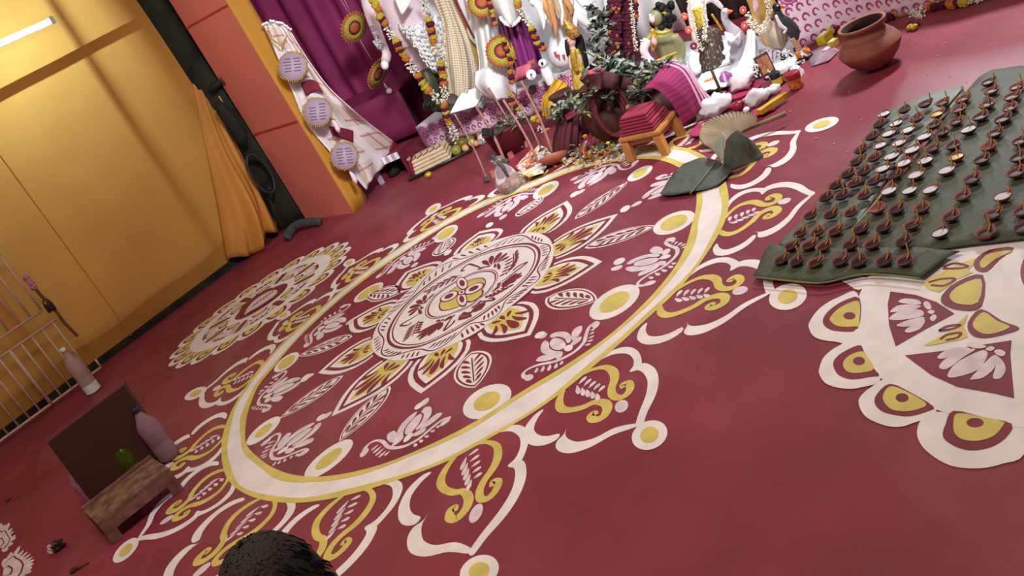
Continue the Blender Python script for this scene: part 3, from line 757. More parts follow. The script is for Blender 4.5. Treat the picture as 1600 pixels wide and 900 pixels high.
# yellow side runs from the front corner towards (P2)
yd = (P2 - P1).normalized(); yl = .42
m = MB()
YN = Vector((yd.y, -yd.x, 0))
if YN.dot(CAM - P1) < 0: YN = -YN
def yfn(u, v):
    p = P1 + (P2 - P1) * (u * 1.0) + Vector((0, 0, v * PH)); return p + YN * (.006 + .002 * math.sin(v * 14))
m.sheet(yfn, 4, 30, .004); part('yellow_side', m, M_yel, pil, label='yellow cloth side of the pillar')
for zz in (.75, 1.62, 2.5):
    m = MB(); m.box((P0 + P1) / 2 + pn * .002 + UP * zz, wide, .006, .012, rz=math.atan2(pd.y, pd.x)); part('seam', m, mat('coral_seam', (170, 58, 48), rough=.8), pil, smooth=False)
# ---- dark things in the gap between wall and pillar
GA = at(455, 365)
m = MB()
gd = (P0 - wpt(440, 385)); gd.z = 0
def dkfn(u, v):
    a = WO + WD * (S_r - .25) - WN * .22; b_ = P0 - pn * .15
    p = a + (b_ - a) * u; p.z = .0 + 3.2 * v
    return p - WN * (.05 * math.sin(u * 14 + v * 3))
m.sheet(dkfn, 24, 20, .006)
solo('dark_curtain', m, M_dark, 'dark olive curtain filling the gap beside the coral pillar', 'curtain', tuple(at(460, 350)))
M_blk = mat('black_cloth', (22, 22, 20), rough=.75, var=.3)
M_iron = mat('dull_iron', (96, 74, 66), rough=.5, metal=.6, var=.3, scale=60)
gp = P0 + pn * .06; gn = (CAM - gp); gn.z = 0; gn.normalize()
G = lambda x, y: atp(x, y, gp, gn)
t = thing('clamp', 'iron clamp with a round knob on the pillar edge', 'clamp', G(335, 135))
m = MB(); m.tube([G(330, 140), G(340, 131), G(350, 125)], [.03, .026, .02], 8); part('bar', m, M_blk, t)
m = MB(); m.lathe([(0, -.03), (.034, -.03), (.036, 0), (.034, .03), (0, .03)], 14, G(351, 124), Matrix.Rotation(PI / 2, 3, 'X')); part('knob', m, M_iron, t)
t = thing('folded_umbrella', 'black folded umbrella hanging in the gap by the pillar', 'umbrella', G(375, 220))
m = MB(); m.tube([G(340, 158), G(348, 172), G(362, 190), G(376, 212), G(384, 228)], [.02, .05, .055, .055, .02], 10, flat=.5); part('canopy', m, M_blk, t)
m = MB(); m.tube([G(342, 150), G(352, 168), G(366, 186)], .006, 6); part('ferrule', m, mat('tan_rod', (190, 130, 90)), t)
t = solo('cable_coil', MB(), M_blk, None, None, (0, 0, 0)) if False else None
m = MB()
cc = G(402, 272) + WN * .05
for k in range(4):
    m.tube([cc + UP * (.16 * math.sin(a)) + WD * (.075 * math.cos(a)) + gn * (.012 * k) for a in [2 * PI * j / 20 + .2 * k for j in range(20)]], .009, 6, closed=True)
m.tube([cc - UP * .14, G(412, 290), G(425, 320), G(440, 345)], .008, 6)
solo('cable_coil', m, mat('grey_black_rubber', (40, 44, 46), rough=.5), 'coil of black cable hanging in the dark gap', 'cable', tuple(cc))
m = MB()
hz = [at(448, 372, .03), at(456, 358, .05), at(466, 351, .06), at(480, 348, .05), at(500, 346, .03)]
m.tube(smoothline(hz), .034, 10, flat=.7)
solo('rolled_cloth', m, mat('slate_cloth', (62, 62, 66), rough=.85, var=.2), 'slate grey rolled cloth lying at the foot of the coral pillar', 'cloth', tuple(at(470, 352)))
# ---- magenta pleated backdrop and the box in front of it
B0, B1 = at(621, 229), at(653, 209)
bd = (P1 - P0).normalized()
BXD = Vector((.80, -.42, 0)).normalized()
M_mag = mat('magenta_drape', (142, 44, 94), rough=.6, var=.10, scale=3, sheen=.0, spec=.25)
M_mag2 = mat('plum_box_cloth', (136, 42, 82), rough=.7, var=.06, scale=3)
BN = Vector((-BXD.y, BXD.x, 0))
if BN.dot(CAM - B0) < 0: BN = -BN
BF = B0 + BN * 0
m = MB()
CB = B0 - BN * .72
def cfn(u, v):
    s_ = lerp(-1.55, 4.2, u); z = lerp(.0, 3.4, v)
    k = .045 * math.sin(s_ * 27 + .7 * math.sin(z * 2.2 + s_)) + .03 * math.sin(s_ * 11 + z)
    p = CB + BXD * s_ + BN * (k + .10 * math.exp(-z / .5)); p.z = z
    return p
m.sheet(cfn, 220, 16)
bw = solo('wall_back', m, M_mag, 'pleated magenta backdrop curtain behind the figures', None, tuple(CB), kind='structure')
m = MB()
RW = smoothline([Vector((2.6, 10.2, 0)), Vector((5.2, 10.3, 0)), Vector((5.45, 9.6, 0)), Vector((5.45, 5.0, 0)), Vector((5.45, .4, 0))], False, 10)
def rwfn(u, v):
    q = u * (len(RW) - 1); i = min(int(q), len(RW) - 2); p = RW[i].lerp(RW[i + 1], q - i); p.z = 3.4 * v; return p + Vector((-1, -.3, 0)) * .05 * math.sin(u * 260)
m.sheet(rwfn, 300, 6)
solo('wall_right', m, M_mag, 'pleated magenta side curtain of the hall', None, (5.4, 5, 0), kind='structure')
bxt = thing('covered_box', 'low plum cloth covered box standing before the magenta backdrop', 'box', B0)
m = MB(); zt = .44
a = B0 - BXD * .75; c_ = B0 + BXD * .26
def bfn(u, v):
    p = a + (c_ - a) * u; p.z = lerp(.05, zt, v); return p + BN * (.012 * math.sin(u * 9 + v * 2))
m.sheet(bfn, 16, 4, .006); part('front_cloth', m, M_mag2, bxt)
m = MB(); m.prism([a + UP * (zt - .02), c_ + UP * (zt - .02), c_ - BN * .6 + UP * (zt - .02), a - BN * .6 + UP * (zt - .02)], (0, 0, .025)); part('top', m, M_mag2, bxt, smooth=False)
for q in (a, c_):
    for w_ in (.08, .5):
        m = MB(); m.box(q - BN * w_ + UP * .21 + BXD * (.05 if q is a else -.05), .05, .05, .42); part('leg', m, M_blk, bxt, smooth=False)
# ---- low stage with printed skirt
M_skirt = mat('pale_pink_print_cloth', (232, 206, 222), rough=.75, var=.05)
M_print = mat('magenta_print', (176, 64, 128), rough=.75, var=.08)
M_printd = mat('dark_print', (70, 46, 62), rough=.75)
M_whitec = mat('white_cotton', (236, 236, 238), rough=.8, var=.04, scale=6)
def skirt(name, label, pts, h0, h1, depth_, rows, top_label):
    """stage whose front cloth follows floor points; returns point function"""
    fl = [at(*q) for q in pts]
    seg = [0]
    for i in range(1, len(fl)): seg.append(seg[-1] + (fl[i] - fl[i - 1]).length)
    Ltot = seg[-1]
    def base(u):
        s_ = u * Ltot
        return Vector((interp(s_, seg, [q.x for q in fl]), interp(s_, seg, [q.y for q in fl]), 0))
    def nrm(u):
        d = base(min(1, u + .02)) - base(max(0, u - .02)); n = Vector((d.y, -d.x, 0)).normalized()
        return n if n.dot(CAM - base(u)) > 0 else -n
    H = lambda u: lerp(h0, h1, u)
    def fn(u, v, off=0.0):
        p = base(u) + nrm(u) * (off + .015 * math.sin(u * Ltot * 14) * (1 - v)); p.z = .004 + v * H(u); return p
    t = thing(name, label, 'stage', tuple(base(.5)))
    m = MB(); m.sheet(lambda u, v: fn(u, v), int(Ltot * 14), 6, .004); part('skirt_cloth', m, M_skirt, t)
    m = MB()
    n = int(Ltot * 5)
    fr = [base(i / n) + UP * (H(i / n) - .03) - nrm(i / n) * .006 for i in range(n + 1)]
    bk = [fr[-1] - nrm(1) * depth_, fr[0] - nrm(0) * depth_]
    m.prism(fr + bk, (0, 0, .03)); part('top', m, M_whitec, t, smooth=False)
    # print: rosettes above, comma curls below, raised as thin cloth print
    pr = MB(); du = .118 / Ltot
    def disc(uc, vc, r, off, k=14, r2=0):
        hh = H(uc); ring1 = []; ring2 = []
        for j in range(k):
            a = 2 * PI * j / k
            ring1.append(pr.V(fn(min(1, max(0, uc + r * math.cos(a) / Ltot)), min(1, vc + r * math.sin(a) / hh), off)))
            if r2: ring2.append(pr.V(fn(min(1, max(0, uc + r2 * math.cos(a) / Ltot)), min(1, vc + r2 * math.sin(a) / hh), off)))
        if not r2: pr.F(*ring1)
        else:
            for j in range(k): q = (j + 1) % k; pr.F(ring1[j], ring1[q], ring2[q], ring2[j])
    sp = MB()
    u = du * .5; row = 0
    vt = 1 - .07 / h0
    while u < 1:
        vt = 1 - .062 / H(u)
        disc(u, vt, .050, .008, 16, .043); disc(u, vt, .036, .008, 14, .026); disc(u, vt, .018, .008, 10)
        for j in range(12):
            a = 2 * PI * j / 12; disc(u + .056 * math.cos(a) / Ltot, vt + .056 * math.sin(a) / H(u), .006, .008, 5)
        vv = vt - .085 / H(u)
        k = 0
        while vv > .02:
            for q in (-.03, .03):
                uc = u + (q + (.01 if k % 2 else 0)) / Ltot
                pts_ = [(uc + (.020 * math.cos(a) * (1 - a / 9)) / Ltot, vv + (.026 * math.sin(a) * (1 - a / 9)) / H(u)) for a in [.6 * j for j in range(9)]]
                pr.tube([fn(min(1, max(0, x)), y, .006) for x, y in pts_], .0045, 4)
            vv -= .062 / H(u); k += 1
        u += du
    part('printed_motifs', pr, M_print, t, smooth=False, kind='stuff')
    return t, fn, base, nrm, H
stL, fL, bL, nL, HL = skirt('draped_stage', 'low stage with pink rosette printed skirt under the large white statue', [(668, 232), (731, 213), (800, 190), (872, 168), (930, 148)], .19, .21, 1.1, 2, '')
stR, fR, bR, nR, HR = skirt('draped_platform', 'platform with white and magenta printed skirt behind the large clay pot', [(1246, 79), (1300, 54), (1380, 32), (1450, 17), (1510, 7), (1640, -30)], .36, .36, .9, 3, '')
# ================================================================ lamps on banana leaves, clay pot, things on the left
M_clay = mat('terracotta', (150, 92, 78), rough=.8, var=.16, scale=9, bump=.06)
M_claydark = mat('dark_terracotta', (112, 58, 54), rough=.6, var=.2, scale=40)  # darker clay colour for the pot's scored lines
M_inside = mat('pot_inside', (52, 34, 28), rough=.95)
c = at(1371, 104)
t = thing('clay_pot', 'large round terracotta pot with open mouth on the maroon floor', 'pot', c)
k = mpp(c) / .00303
m = MB()
prof = [(0, .0), (.045, .002), (.085, .022), (.118, .055), (.140, .090), (.147, .106), (.146, .112), (.128, .142), (.100, .172), (.088, .186), (.086, .196), (.092, .204), (.106, .212), (.112, .218), (.113, .226), (.108, .230), (.098, .224), (.084, .208), (.080, .19), (.110, .15), (.135, .11), (.10, .05), (0, .015)]
m.lathe([(r * k, z * k) for r, z in prof[:17]], 48, c); part('body', m, M_clay, t)
m = MB(); m.lathe([(r * k, z * k) for r, z in prof[16:]], 40, c); part('inside', m, M_inside, t)
m = MB()
for zz in (.158, .165): m.tube([c + Vector((math.cos(a), math.sin(a), 0)) * interp(zz, [.142, .172], [.1285, .1005]) * k + UP * zz * k for a in [2 * PI * j / 40 for j in range(40)]], .0012, 4, closed=True)
part('scored_line', m, M_claydark, t)
# ---- banana leaves
M_leaf = mat('dull_banana_leaf', (74, 78, 60), rough=.62, var=.22, scale=5, stretch=(2, 22, 2), bump=.15, spec=.25)
M_leaf2 = mat('grey_banana_leaf', (90, 100, 88), rough=.5, var=.2, scale=5, stretch=(3, 16, 3), bump=.15, spec=.35)
M_leafedge = mat('leaf_midrib', (116, 116, 70), rough=.5, var=.15)
Z5 = crop(1160, 90, 2.5)
def flatleaf(name, label, pxs, z, rib=None, M=M_leaf, thick=.003, wav=.004, ribw=.006):
    P = [at(*q, z) for q in pxs]
    c = sum(P, Vector()) / len(P); c.z = z
    t = thing(name, label, 'leaf', c)
    m = MB()
    b2 = bmesh.new(); vs = [b2.verts.new(p) for p in P]; b2.faces.new(vs)
    bmesh.ops.triangulate(b2, faces=b2.faces[:]); 
    for _ in range(3): bmesh.ops.subdivide_edges(b2, edges=[e for e in b2.edges if e.calc_length() > .05], cuts=1, use_grid_fill=False); bmesh.ops.triangulate(b2, faces=b2.faces[:])
    for v in b2.verts: v.co.z += wav * (math.sin(v.co.x * 31 + v.co.y * 12) * .5 + math.sin(v.co.y * 47 - v.co.x * 9) * .5 + 1) * .5
    b2.normal_update()
    for f in b2.faces:
        if f.normal.z < 0: f.normal_flip()
    ix = {v: m.V(v.co) for v in b2.verts}
    for f in b2.faces: m.F(*[ix[v] for v in f.verts])
    b2.free()
    part('blade', m, M, t, solid=thick)
    if rib:
        m = MB(); m.tube(smoothline([at(*q, z + wav + .003) for q in rib]), ribw, 6, flat=1); part('midrib', m, M_leafedge, t)
    return t
flatleaf('banana_leaf', 'narrow grey green banana leaf lying along the left edge under the clay lamps', [(1505, 134), (1460, 146), (1420, 160), (1379, 178), (1350, 220), (1322, 268), (1270, 330), (1217, 379), (1222, 384), (1250, 383), (1300, 372), (1345, 345), (1400, 260), (1470, 190), (1508, 150)], .004, [(1502, 140), (1440, 215), (1390, 290), (1335, 355)], M_leaf2)
flatleaf('banana_leaf', 'broad dark banana leaf carrying most of the clay lamps', [(1650, 105), (1590, 104), (1550, 110), (1530, 122), (1506, 147), (1478, 185), (1420, 262), (1375, 320), (1328, 358), (1250, 386), (1240, 391), (1330, 398), (1365, 397), (1420, 394), (1470, 390), (1530, 382), (1600, 374), (1660, 366)], .012, [(1610, 205), (1480, 222)] if False else None, M_leaf)
flatleaf('banana_leaf', 'dark banana leaf strip with curled corner at the front edge of the lamp spread', [(1203, 380), (1195, 394), (1184, 420), (1177, 432), (1200, 436), (1250, 439), (1285, 441), (1320, 434), (1352, 427), (1400, 428), (1440, 434), (1458, 420), (1478, 404), (1500, 394), (1440, 388), (1330, 388), (1240, 388), (1222, 385)], .018, [(1179, 433), (1250, 440.5), (1290, 441.5), (1352, 428.5), (1438, 435)], M_leaf, ribw=.003)
# ---- clay lamps
M_diya = mat('lamp_clay', (138, 78, 72), rough=.75, var=.15, scale=50)
M_diyaD = mat('oily_lamp_clay', (104, 54, 54), rough=.6, var=.2, scale=50)
M_oil = mat('dark_lamp_oil', (44, 26, 24), rough=.4, var=.3, spec=.12)
M_wax = mat('white_wax', (196, 198, 202), rough=.7, var=.08, spec=.2)
M_ghee = mat('yellow_ghee', (186, 158, 40), rough=.35, var=.1)
M_wick = mat('ochre_cotton_wick', (186, 142, 66), rough=.9, var=.15)
def diya_mesh():
    m = MB(); n = 20
    prof = [(0, 0), (.012, .0), (.021, .006), (.0265, .013), (.0285, .0175), (.0272, .0185), (.0245, .0165), (.021, .011), (.012, .0055), (0, .005)]
    m.lathe(prof, n)
    out = []
    for x, y, z in m.v:
        a = math.atan2(y, x); r = math.hypot(x, y); g = 1 + .30 * math.exp(-(a / .42) ** 2) * (r / .0285) - .06 * math.exp(-((abs(a) - .9) / .35) ** 2)
        out.append((x * g, y * g, z + .004 * math.exp(-(a / .4) ** 2) * (r / .0285)))
    m.v = out
    return m
def wick_mesh(tall):
    m = MB(); m.tube([(.008, 0, .012), (.018, .001, .015), (.027, .001, .021), (.030, .002, .030 + .016 * tall), (.0315, .003, .036 + .02 * tall)], [.0022, .0024, .0024, .0026, .0016], 6); return m
dm = mesh('bowl', diya_mesh(), M_diya); dm2 = mesh('bowl', diya_mesh(), M_diyaD)
wm = [mesh('wick', wick_mesh(h), M_wick) for h in (.2, .6, 1.0)]
def fillm(M, z, r): mb = MB(); mb.lathe([(0, z + .0006), (r * .7, z + .0005), (r, z)], 16); return mesh('fill', mb, M)
fills = {'o': fillm(M_oil, .0125, .0225), 'w': fillm(M_wax, .0150, .0245), 'y': fillm(M_ghee, .0140, .022)}
rows = [[(157, 798, 'o'), (217, 803, 'o'), (290, 808, 'o'), (387, 803, 'o'), (460, 806, 'o'), (560, 803, 'o'), (640, 802, 'o')],
 [(195, 745, 'o'), (265, 740, 'o'), (323, 745, 'o'), (427, 740, 'o'), (512, 737, 'o'), (635, 728, 'o')],
 [(230, 692, 'o'), (297, 688, 'o'), (368, 685, 'o'), (467, 678, 'o'), (557, 672, 'o'), (668, 662, 'o'), (778, 695, 'w'), (957, 697, 'o')],
 [(270, 622, 'o'), (350, 620, 'o'), (428, 612, 'o'), (532, 600, 'e'), (607, 602, 'o'), (705, 597, 'o'), (820, 630, 'o'), (983, 623, 'o'), (1100, 610, 'o'), (1104, 675, 'o')],
 [(330, 553, 'o'), (393, 547, 'o'), (480, 545, 'o'), (578, 530, 'w'), (658, 528, 'w'), (740, 525, 'w'), (865, 550, 'o'), (1022, 553, 'w')],
 [(367, 505, 'o'), (440, 498, 'o'), (517, 490, 'o'), (598, 468, 'o'), (683, 468, 'w'), (803, 450, 'w'), (902, 485, 'o'), (1075, 460, 'o')],
 [(415, 463, 'o'), (478, 453, 'o'), (553, 443, 'w'), (635, 422, 'w'), (720, 412, 'w'), (840, 397, 'y'), (940, 408, 'o'), (1085, 400, 'o')],
 [(447, 415, 'o'), (518, 398, 'o'), (588, 395, 'w'), (668, 370, 'w'), (748, 362, 'o'), (828, 352, 'o'), (967, 357, 'e'), (1090, 335, 'o')],
 [(467, 367, 'o'), (542, 352, 'w'), (617, 342, 'w'), (715, 318, 'w'), (785, 300, 'o'), (888, 290, 'w'), (990, 305, 'o')],
 [(510, 315, 'o'), (577, 305, 'w'), (652, 292, 'w'), (750, 272, 'o'), (838, 258, 'o'), (935, 240, 'o'), (1022, 250, 'o')],
 [(537, 267, 'o'), (605, 265, 'w'), (685, 245, 'o'), (765, 228, 'y'), (850, 210, 'o'), (960, 192, 'o'), (1050, 205, 'o')],
 [(558, 228, 'w'), (636, 210, 'o'), (718, 188, 'o'), (786, 183, 'o'), (865, 170, 'o'), (977, 138, 'o'), (1058, 162, 'o')],
 [(965, 103, 'o'), (1075, 122, 'o')]]
ordn = ['first', 'second', 'third', 'fourth', 'fifth', 'sixth', 'seventh', 'eighth', 'ninth', 'tenth', 'eleventh', 'twelfth', 'thirteenth']
ftxt = {'o': 'dark oil', 'w': 'white wax', 'y': 'yellow ghee', 'e': 'a dry bowl'}
for ri, row in enumerate(rows):
    for ci, (x, y, fl) in enumerate(row):
        q = Z5([(x, y + 5)])[0]; z = .018 if ri > 1 else .023
        p = at(*q, z)
        o = link('clay_lamp', None, None, p); o.empty_display_size = .02
        o.rotation_euler = (0, 0, .35 + random.uniform(-.45, .45))
        s_ = 1.06 * random.uniform(.93, 1.07); o.scale = (s_, s_, s_)
        tag(o, 'clay lamp with %s, %s from left in %s row from near leaf edge' % (ftxt[fl], ordn[ci], ordn[ri]), 'lamp', 'clay lamps on the banana leaves')
        link('bowl', dm if (fl == 'e' or random.random() < .45) else dm2, o)
        link('wick', random.choice(wm), o)
        if fl in fills: link('fill', fills[fl], o)
# ---- left: wire gate
GAo, GD, GN = vplane((0, 698), (162, 579))
gpt = lambda x, y: atp(x, y, GAo + GN * .03, GN)
M_gate = mat('cream_painted_wire', (206, 172, 150), rough=.5, var=.12, scale=40)
t = thing('wire_gate', 'cream painted wire grille gate in front of the amber cloth', 'gate', gpt(80, 640))
e0, e1 = gpt(162, 579), gpt(0, 698)
zr1 = gpt(87, 499).z; zr2 = gpt(67, 490).z; ztop = gpt(5, 392).z
L0 = (e1 - e0).length / 10
gx = lambda s_, z: e0 - GD * s_ * 1.0 + UP * (z - e0.z)
sgn = 1 if (e1 - e0).dot(GD) < 0 else -1
gx = lambda s_, z: Vector((e0.x - GD.x * sgn * s_, e0.y - GD.y * sgn * s_, z))
n_b = 18
for nm2, z_, s0 in (('bottom_rail', .035, 0), ('lower_rail', zr1, (gpt(87, 499) - e0).dot(-GD * sgn)), ('upper_rail', zr2 + .02, (gpt(67, 490) - e0).dot(-GD * sgn))):
    m = MB(); m.tube([gx(0 if nm2 == 'bottom_rail' else max(0, s0), z_), gx(L0 * n_b, z_)], .0095, 6); part(nm2, m, M_gate, t)
m = MB(); m.tube([gx(0, .035), gx(0, .10)], .007, 6); part('end_post', m, M_gate, t)
s_lo = (gpt(79, 505) - e0).dot(-GD * sgn)
for i in range(n_b):
    s_ = L0 * (i + .95)
    m = MB(); m.tube([gx(s_, .035), gx(s_, zr1)], .007 if i != 4 else .013, 6); part('bar', m, M_gate, t)
    m = MB(); m.tube([gx(s_ + .01, zr2 + .02), gx(s_ + .01, ztop)], .007, 6); part('bar', m, M_gate, t)
m = MB(); m.tube([gx(L0 * .95, ztop), gx(L0 * n_b, ztop)], .0095, 6); part('top_rail', m, M_gate, t)
lk = gpt(76, 480) + GN * .03
o = thing('padlock', 'dark padlock hanging on the end of the wire gate', 'padlock', lk)
m = MB(); m.box(lk, .055, .03, .06, rz=.6); part('body', m, mat('dark_brass', (52, 46, 36), rough=.4, metal=.6), o, bevel=.006)
m = MB(); m.tube([lk + UP * .03 + GD * (.02 * math.cos(a)) + UP * (.035 * math.sin(a)) for a in [PI * j / 8 for j in range(9)]], .005, 6); part('shackle', m, M_iron, o)
m = MB(); m.tube(smoothline([gpt(40, 436) + GN * .03, gpt(52, 450) + GN * .04, gpt(62, 462) + GN * .03, gpt(85, 485) + GN * .02, gpt(100, 505) + GN * .02, gpt(120, 525) + GN * .02]), [.014] * 6 + [.01] * 25, 6)
solo('rope', m, mat('brown_rope', (120, 74, 48), rough=.9, var=.3, scale=60), 'brown rope tied along the side of the wire gate', 'rope', tuple(gpt(70, 470) + GN * .03))
m = MB()
for k2 in range(4): m.ball(gpt(38 + k2 * 4, 433 + k2 * 5) + GN * .04, .022, .018, .022, 7, 5, noise=.3, seed=k2)
solo('ribbon_knot', m, mat('pink_ribbon', (196, 130, 150), rough=.7), 'pink ribbon knot on the wire gate above the padlock', 'ribbon', tuple(gpt(42, 438) + GN * .04))
# ---- bottles
def bottle(label, base, top, rad, Mb, capM, liquid=None, band_=None, lvl=.75):
    b0 = at(*base); b0 = Vector((b0.x, b0.y, 0)); hgt = aty(top[0], top[1], b0.y).z
    t = thing('plastic_bottle', label, 'bottle', b0)
    pr = [(0, .004), (rad * .75, .0), (rad, .02), (rad, hgt * .30), (rad * .93, hgt * .33), (rad, hgt * .36), (rad, hgt * .66), (rad * .80, hgt * .74), (rad * .40, hgt * .86), (rad * .30, hgt * .905), (rad * .30, hgt * .93)]
    m = MB(); m.lathe(pr, 24, b0); part('bottle_body', m, Mb, t)
    m = MB(); m.lathe([(0, hgt * .92), (rad * .38, hgt * .92), (rad * .38, hgt * .995), (rad * .3, hgt), (0, hgt)], 16, b0); part('cap', m, capM, t)
    if liquid:
        m = MB(); q = rad * .94; m.lathe([(0, .008), (q * .75, .006), (q, .024), (q, min(hgt * .66, hgt * lvl)), (0, min(hgt * .66, hgt * lvl) + .001)], 20, b0); part('liquid', m, liquid, t)
    if band_:
        m = MB(); m.lathe([(rad * 1.01, hgt * band_[0]), (rad * 1.01, hgt * band_[1])], 24, b0); part('label', m, band_[2], t)
    return t
M_pet = mat('clear_plastic', (235, 225, 228), rough=.08, var=0, trans=.92, ior=1.25)
M_petp = mat('mauve_cloudy_plastic', (176, 138, 150), rough=.22, var=.08, trans=.45, ior=1.2)
M_petg = mat('green_plastic', (104, 124, 34), rough=.12, var=.1, trans=.7, ior=1.25)
M_navy = mat('dark_cap_plastic', (34, 40, 52), rough=.4)
bottle('cloudy mauve water bottle with dark cap standing at the end of the board', (268, 716), (204, 640), .050, M_petp, M_navy, None, None)
bottle('green bottle with dark cap standing behind the low wooden stool', (218, 742), (178, 688), .048, M_petg, M_navy, mat('yellow_green_drink', (120, 132, 30), rough=.1, trans=.3), None, .6)
bottle('tall clear bottle with pale band standing against the wire gate', (148, 612), (93, 546), .05, mat('frosted_plastic', (226, 196, 196), rough=.25, var=.04, trans=.6, ior=1.2), M_whitep, None, (.03, .20, M_whitep))
# ---- dark board (open carton) behind the stool
M_card = mat('dark_brown_board', (66, 34, 26), rough=.6, var=.12, scale=3)
M_pinkc = mat('pink_printed_card', (196, 128, 160), rough=.6, var=.3, scale=30)
q0 = at(148, 792); q1 = Vector((at(278, 706).x, at(278, 706).y, 0)); q0.z = 0
bdn = Vector(((q1 - q0).y, -(q1 - q0).x, 0)).normalized()
if bdn.dot(CAM - q0) < 0: bdn = -bdn
hL = atp(74, 692, q0, bdn).z; hR = atp(193, 602, q0, bdn).z
t = thing('carton', 'dark brown carton board standing upright behind the low wooden stool', 'carton', (q0 + q1) / 2)
lT = atp(74, 692, q0, bdn); rT = atp(193, 602, q0, bdn)
q1b = q0 + (rT - lT); q1b.z = 0
m = MB(); m.prism([q0, q1b, rT, lT], -bdn * .02); part('front_panel', m, M_card, t, smooth=False)
m = MB(); m.prism([lT + (q0 - lT) * .45 - bdn * .01, q0 - bdn * .01, q0 - bdn * .14 - (q1 - q0).normalized() * .05, lT + (q0 - lT) * .62 - bdn * .09 - (q1 - q0).normalized() * .05], bdn * .004); part('side_flap', m, M_pinkc, t, smooth=False, label='pink printed side flap')
m = MB(); m.prism([q1b - bdn * .005, q1b - bdn * .12, q1b - bdn * .12 + (rT - q1b) * .96, rT - bdn * .005], (q1 - q0).normalized() * -.006); part('side_panel', m, M_card, t, smooth=False)
# ---- low wooden stool
M_oldw = mat('worn_brown_wood', (136, 98, 78), rough=.75, var=.35, scale=22, bump=.1, rgb2=(90, 58, 44), stretch=(1, 1, 1), detail=8)
M_oldw2 = mat('worn_edge_wood', (120, 78, 72), rough=.8, var=.3, scale=20, bump=.08)
zt = .125
f0 = at(178, 852); f1 = at(288, 764)
sd = (f1 - f0); sd.z = 0; sl = sd.length; sd.normalize(); sn = Vector((-sd.y, sd.x, 0))
if sn.dot(f0 - CAM) < 0: sn = -sn
wdt = (at(134, 805, zt) - at(158, 836, zt)).dot(sn)
wdt = max(.14, min(.24, abs(wdt)))
t = thing('low_stool', 'low worn brown wooden stool on the maroon floor before the dark carton', 'stool', (f0 + f1) / 2 + sn * wdt / 2)
rz = math.atan2(sd.y, sd.x); mid = (f0 + f1) / 2 + sn * wdt / 2
m = MB(); m.box(mid + UP * (zt - .011), sl * 1.0, wdt, .022, rz=rz); part('seat', m, M_oldw, t, bevel=.004)
for e in (0, 1):
    m = MB(); m.box(mid + sn * (wdt / 2 - .008) * (1 if e else -1) + UP * (zt + .004), sl * 1.0, .014, .026, rz=rz); part('edge_batten', m, M_oldw2, t, bevel=.002) if e else None
m = MB(); m.box(mid - sn * (wdt / 2 - .01) + UP * (zt - .045), sl, .018, .056, rz=rz); part('apron', m, M_oldw2, t, bevel=.003)
m = MB(); m.box(mid + sn * (wdt / 2 - .01) + UP * (zt - .045), sl, .018, .056, rz=rz); part('apron', m, M_oldw2, t, bevel=.003)
for e in (-1, 1):
    for g in (-1, 1):
        m = MB(); m.box(mid + sd * e * (sl / 2 - .025) + sn * g * (wdt / 2 - .014) + UP * .03, .05, .026, .06, rz=rz); part('leg', m, M_oldw2, t, bevel=.003)
# ---- crumpled packet, twigs
c = at(94, 858); m = MB()
m.ball(c + UP * .022, .034, .022, .022, 12, 8, noise=.35, seed=3)
t = thing('crumpled_packet', 'crumpled dark packet with a pale torn end on the maroon floor', 'packet', c)
part('wrapper', m, mat('dark_foil', (60, 48, 44), rough=.3, metal=.4, var=.4, scale=50), t, smooth=False)
m = MB(); m.ball(c + Vector((-.028, -.006, .022)), .016, .018, .020, 8, 6, noise=.3, seed=5); part('torn_end', m, mat('pale_pink_foil', (214, 168, 164), rough=.5), t, smooth=False)
m = MB(); a = at(112, 897); b_ = at(140, 880); m.tube(smoothline([a + UP * .008, lerp(a, b_, .3) + UP * .012, lerp(a, b_, .6) + UP * .006, b_ + UP * .004]), [.010] * 6 + [.008] * 6 + [.003] * 7, 6)
solo('twig', m, mat('dry_brown_twig', (80, 50, 38), rough=.9, var=.4, scale=80), 'dry brown twig below the crumpled packet', 'twig', tuple(a))
m = MB(); a = at(14, 782); m.ball(a + UP * .004, .018, .008, .005, 8, 5, noise=.3, seed=9)
solo('dry_leaf', m, mat('dry_leaf_brown', (64, 36, 30), rough=.9), 'small dry brown leaf scrap on the floor near the gate', 'leaf', tuple(a))
# ---- person seated at the bottom, back to the camera
M_skin = mat('brown_skin', (150, 98, 74), rough=.55, var=.05)
M_hair = mat('black_hair', (34, 27, 20), rough=.75, var=.35, scale=30, stretch=(6, 6, 1), bump=.4)
M_shirt = mat('dark_blue_shirt', (52, 56, 78), rough=.85, var=.1)
M_trous = mat('grey_trousers', (78, 74, 72), rough=.85, var=.1)
hd = ray(437, 932).normalized(); hc = CAM + hd * 1.70
fwd = Vector((-.10, 1, 0)).normalized(); sdv = Vector((1, .10, 0)).normalized()
base = Vector((hc.x, hc.y - .06, 0))
person = thing('person', 'person with short black hair seated on the floor, seen from behind', 'person', (base.x, base.y, 0))
B = MB()
hz_ = hc.z
hip = base + UP * .13; chest = base + fwd * .02 + UP * (hz_ - .44); neck = hc - UP * .13 - fwd * .02
B.tube([hip, hip + UP * .12, lerp(hip, chest, .5), chest, chest + UP * .14, neck - UP * .03], [.15, .155, .14, .155, .13, .06], 16, flat=.72)
B.tube([neck - UP * .08, neck, neck + UP * .06], [.062, .055, .055], 12)
B.ball(hc, .074, .088, .104, 20, 14)
B.ball(hc + fwd * .075 - UP * .045, .045, .035, .05, 12, 8)
B.ball(hc + fwd * .10 - UP * .02, .012, .016, .02, 8, 6)
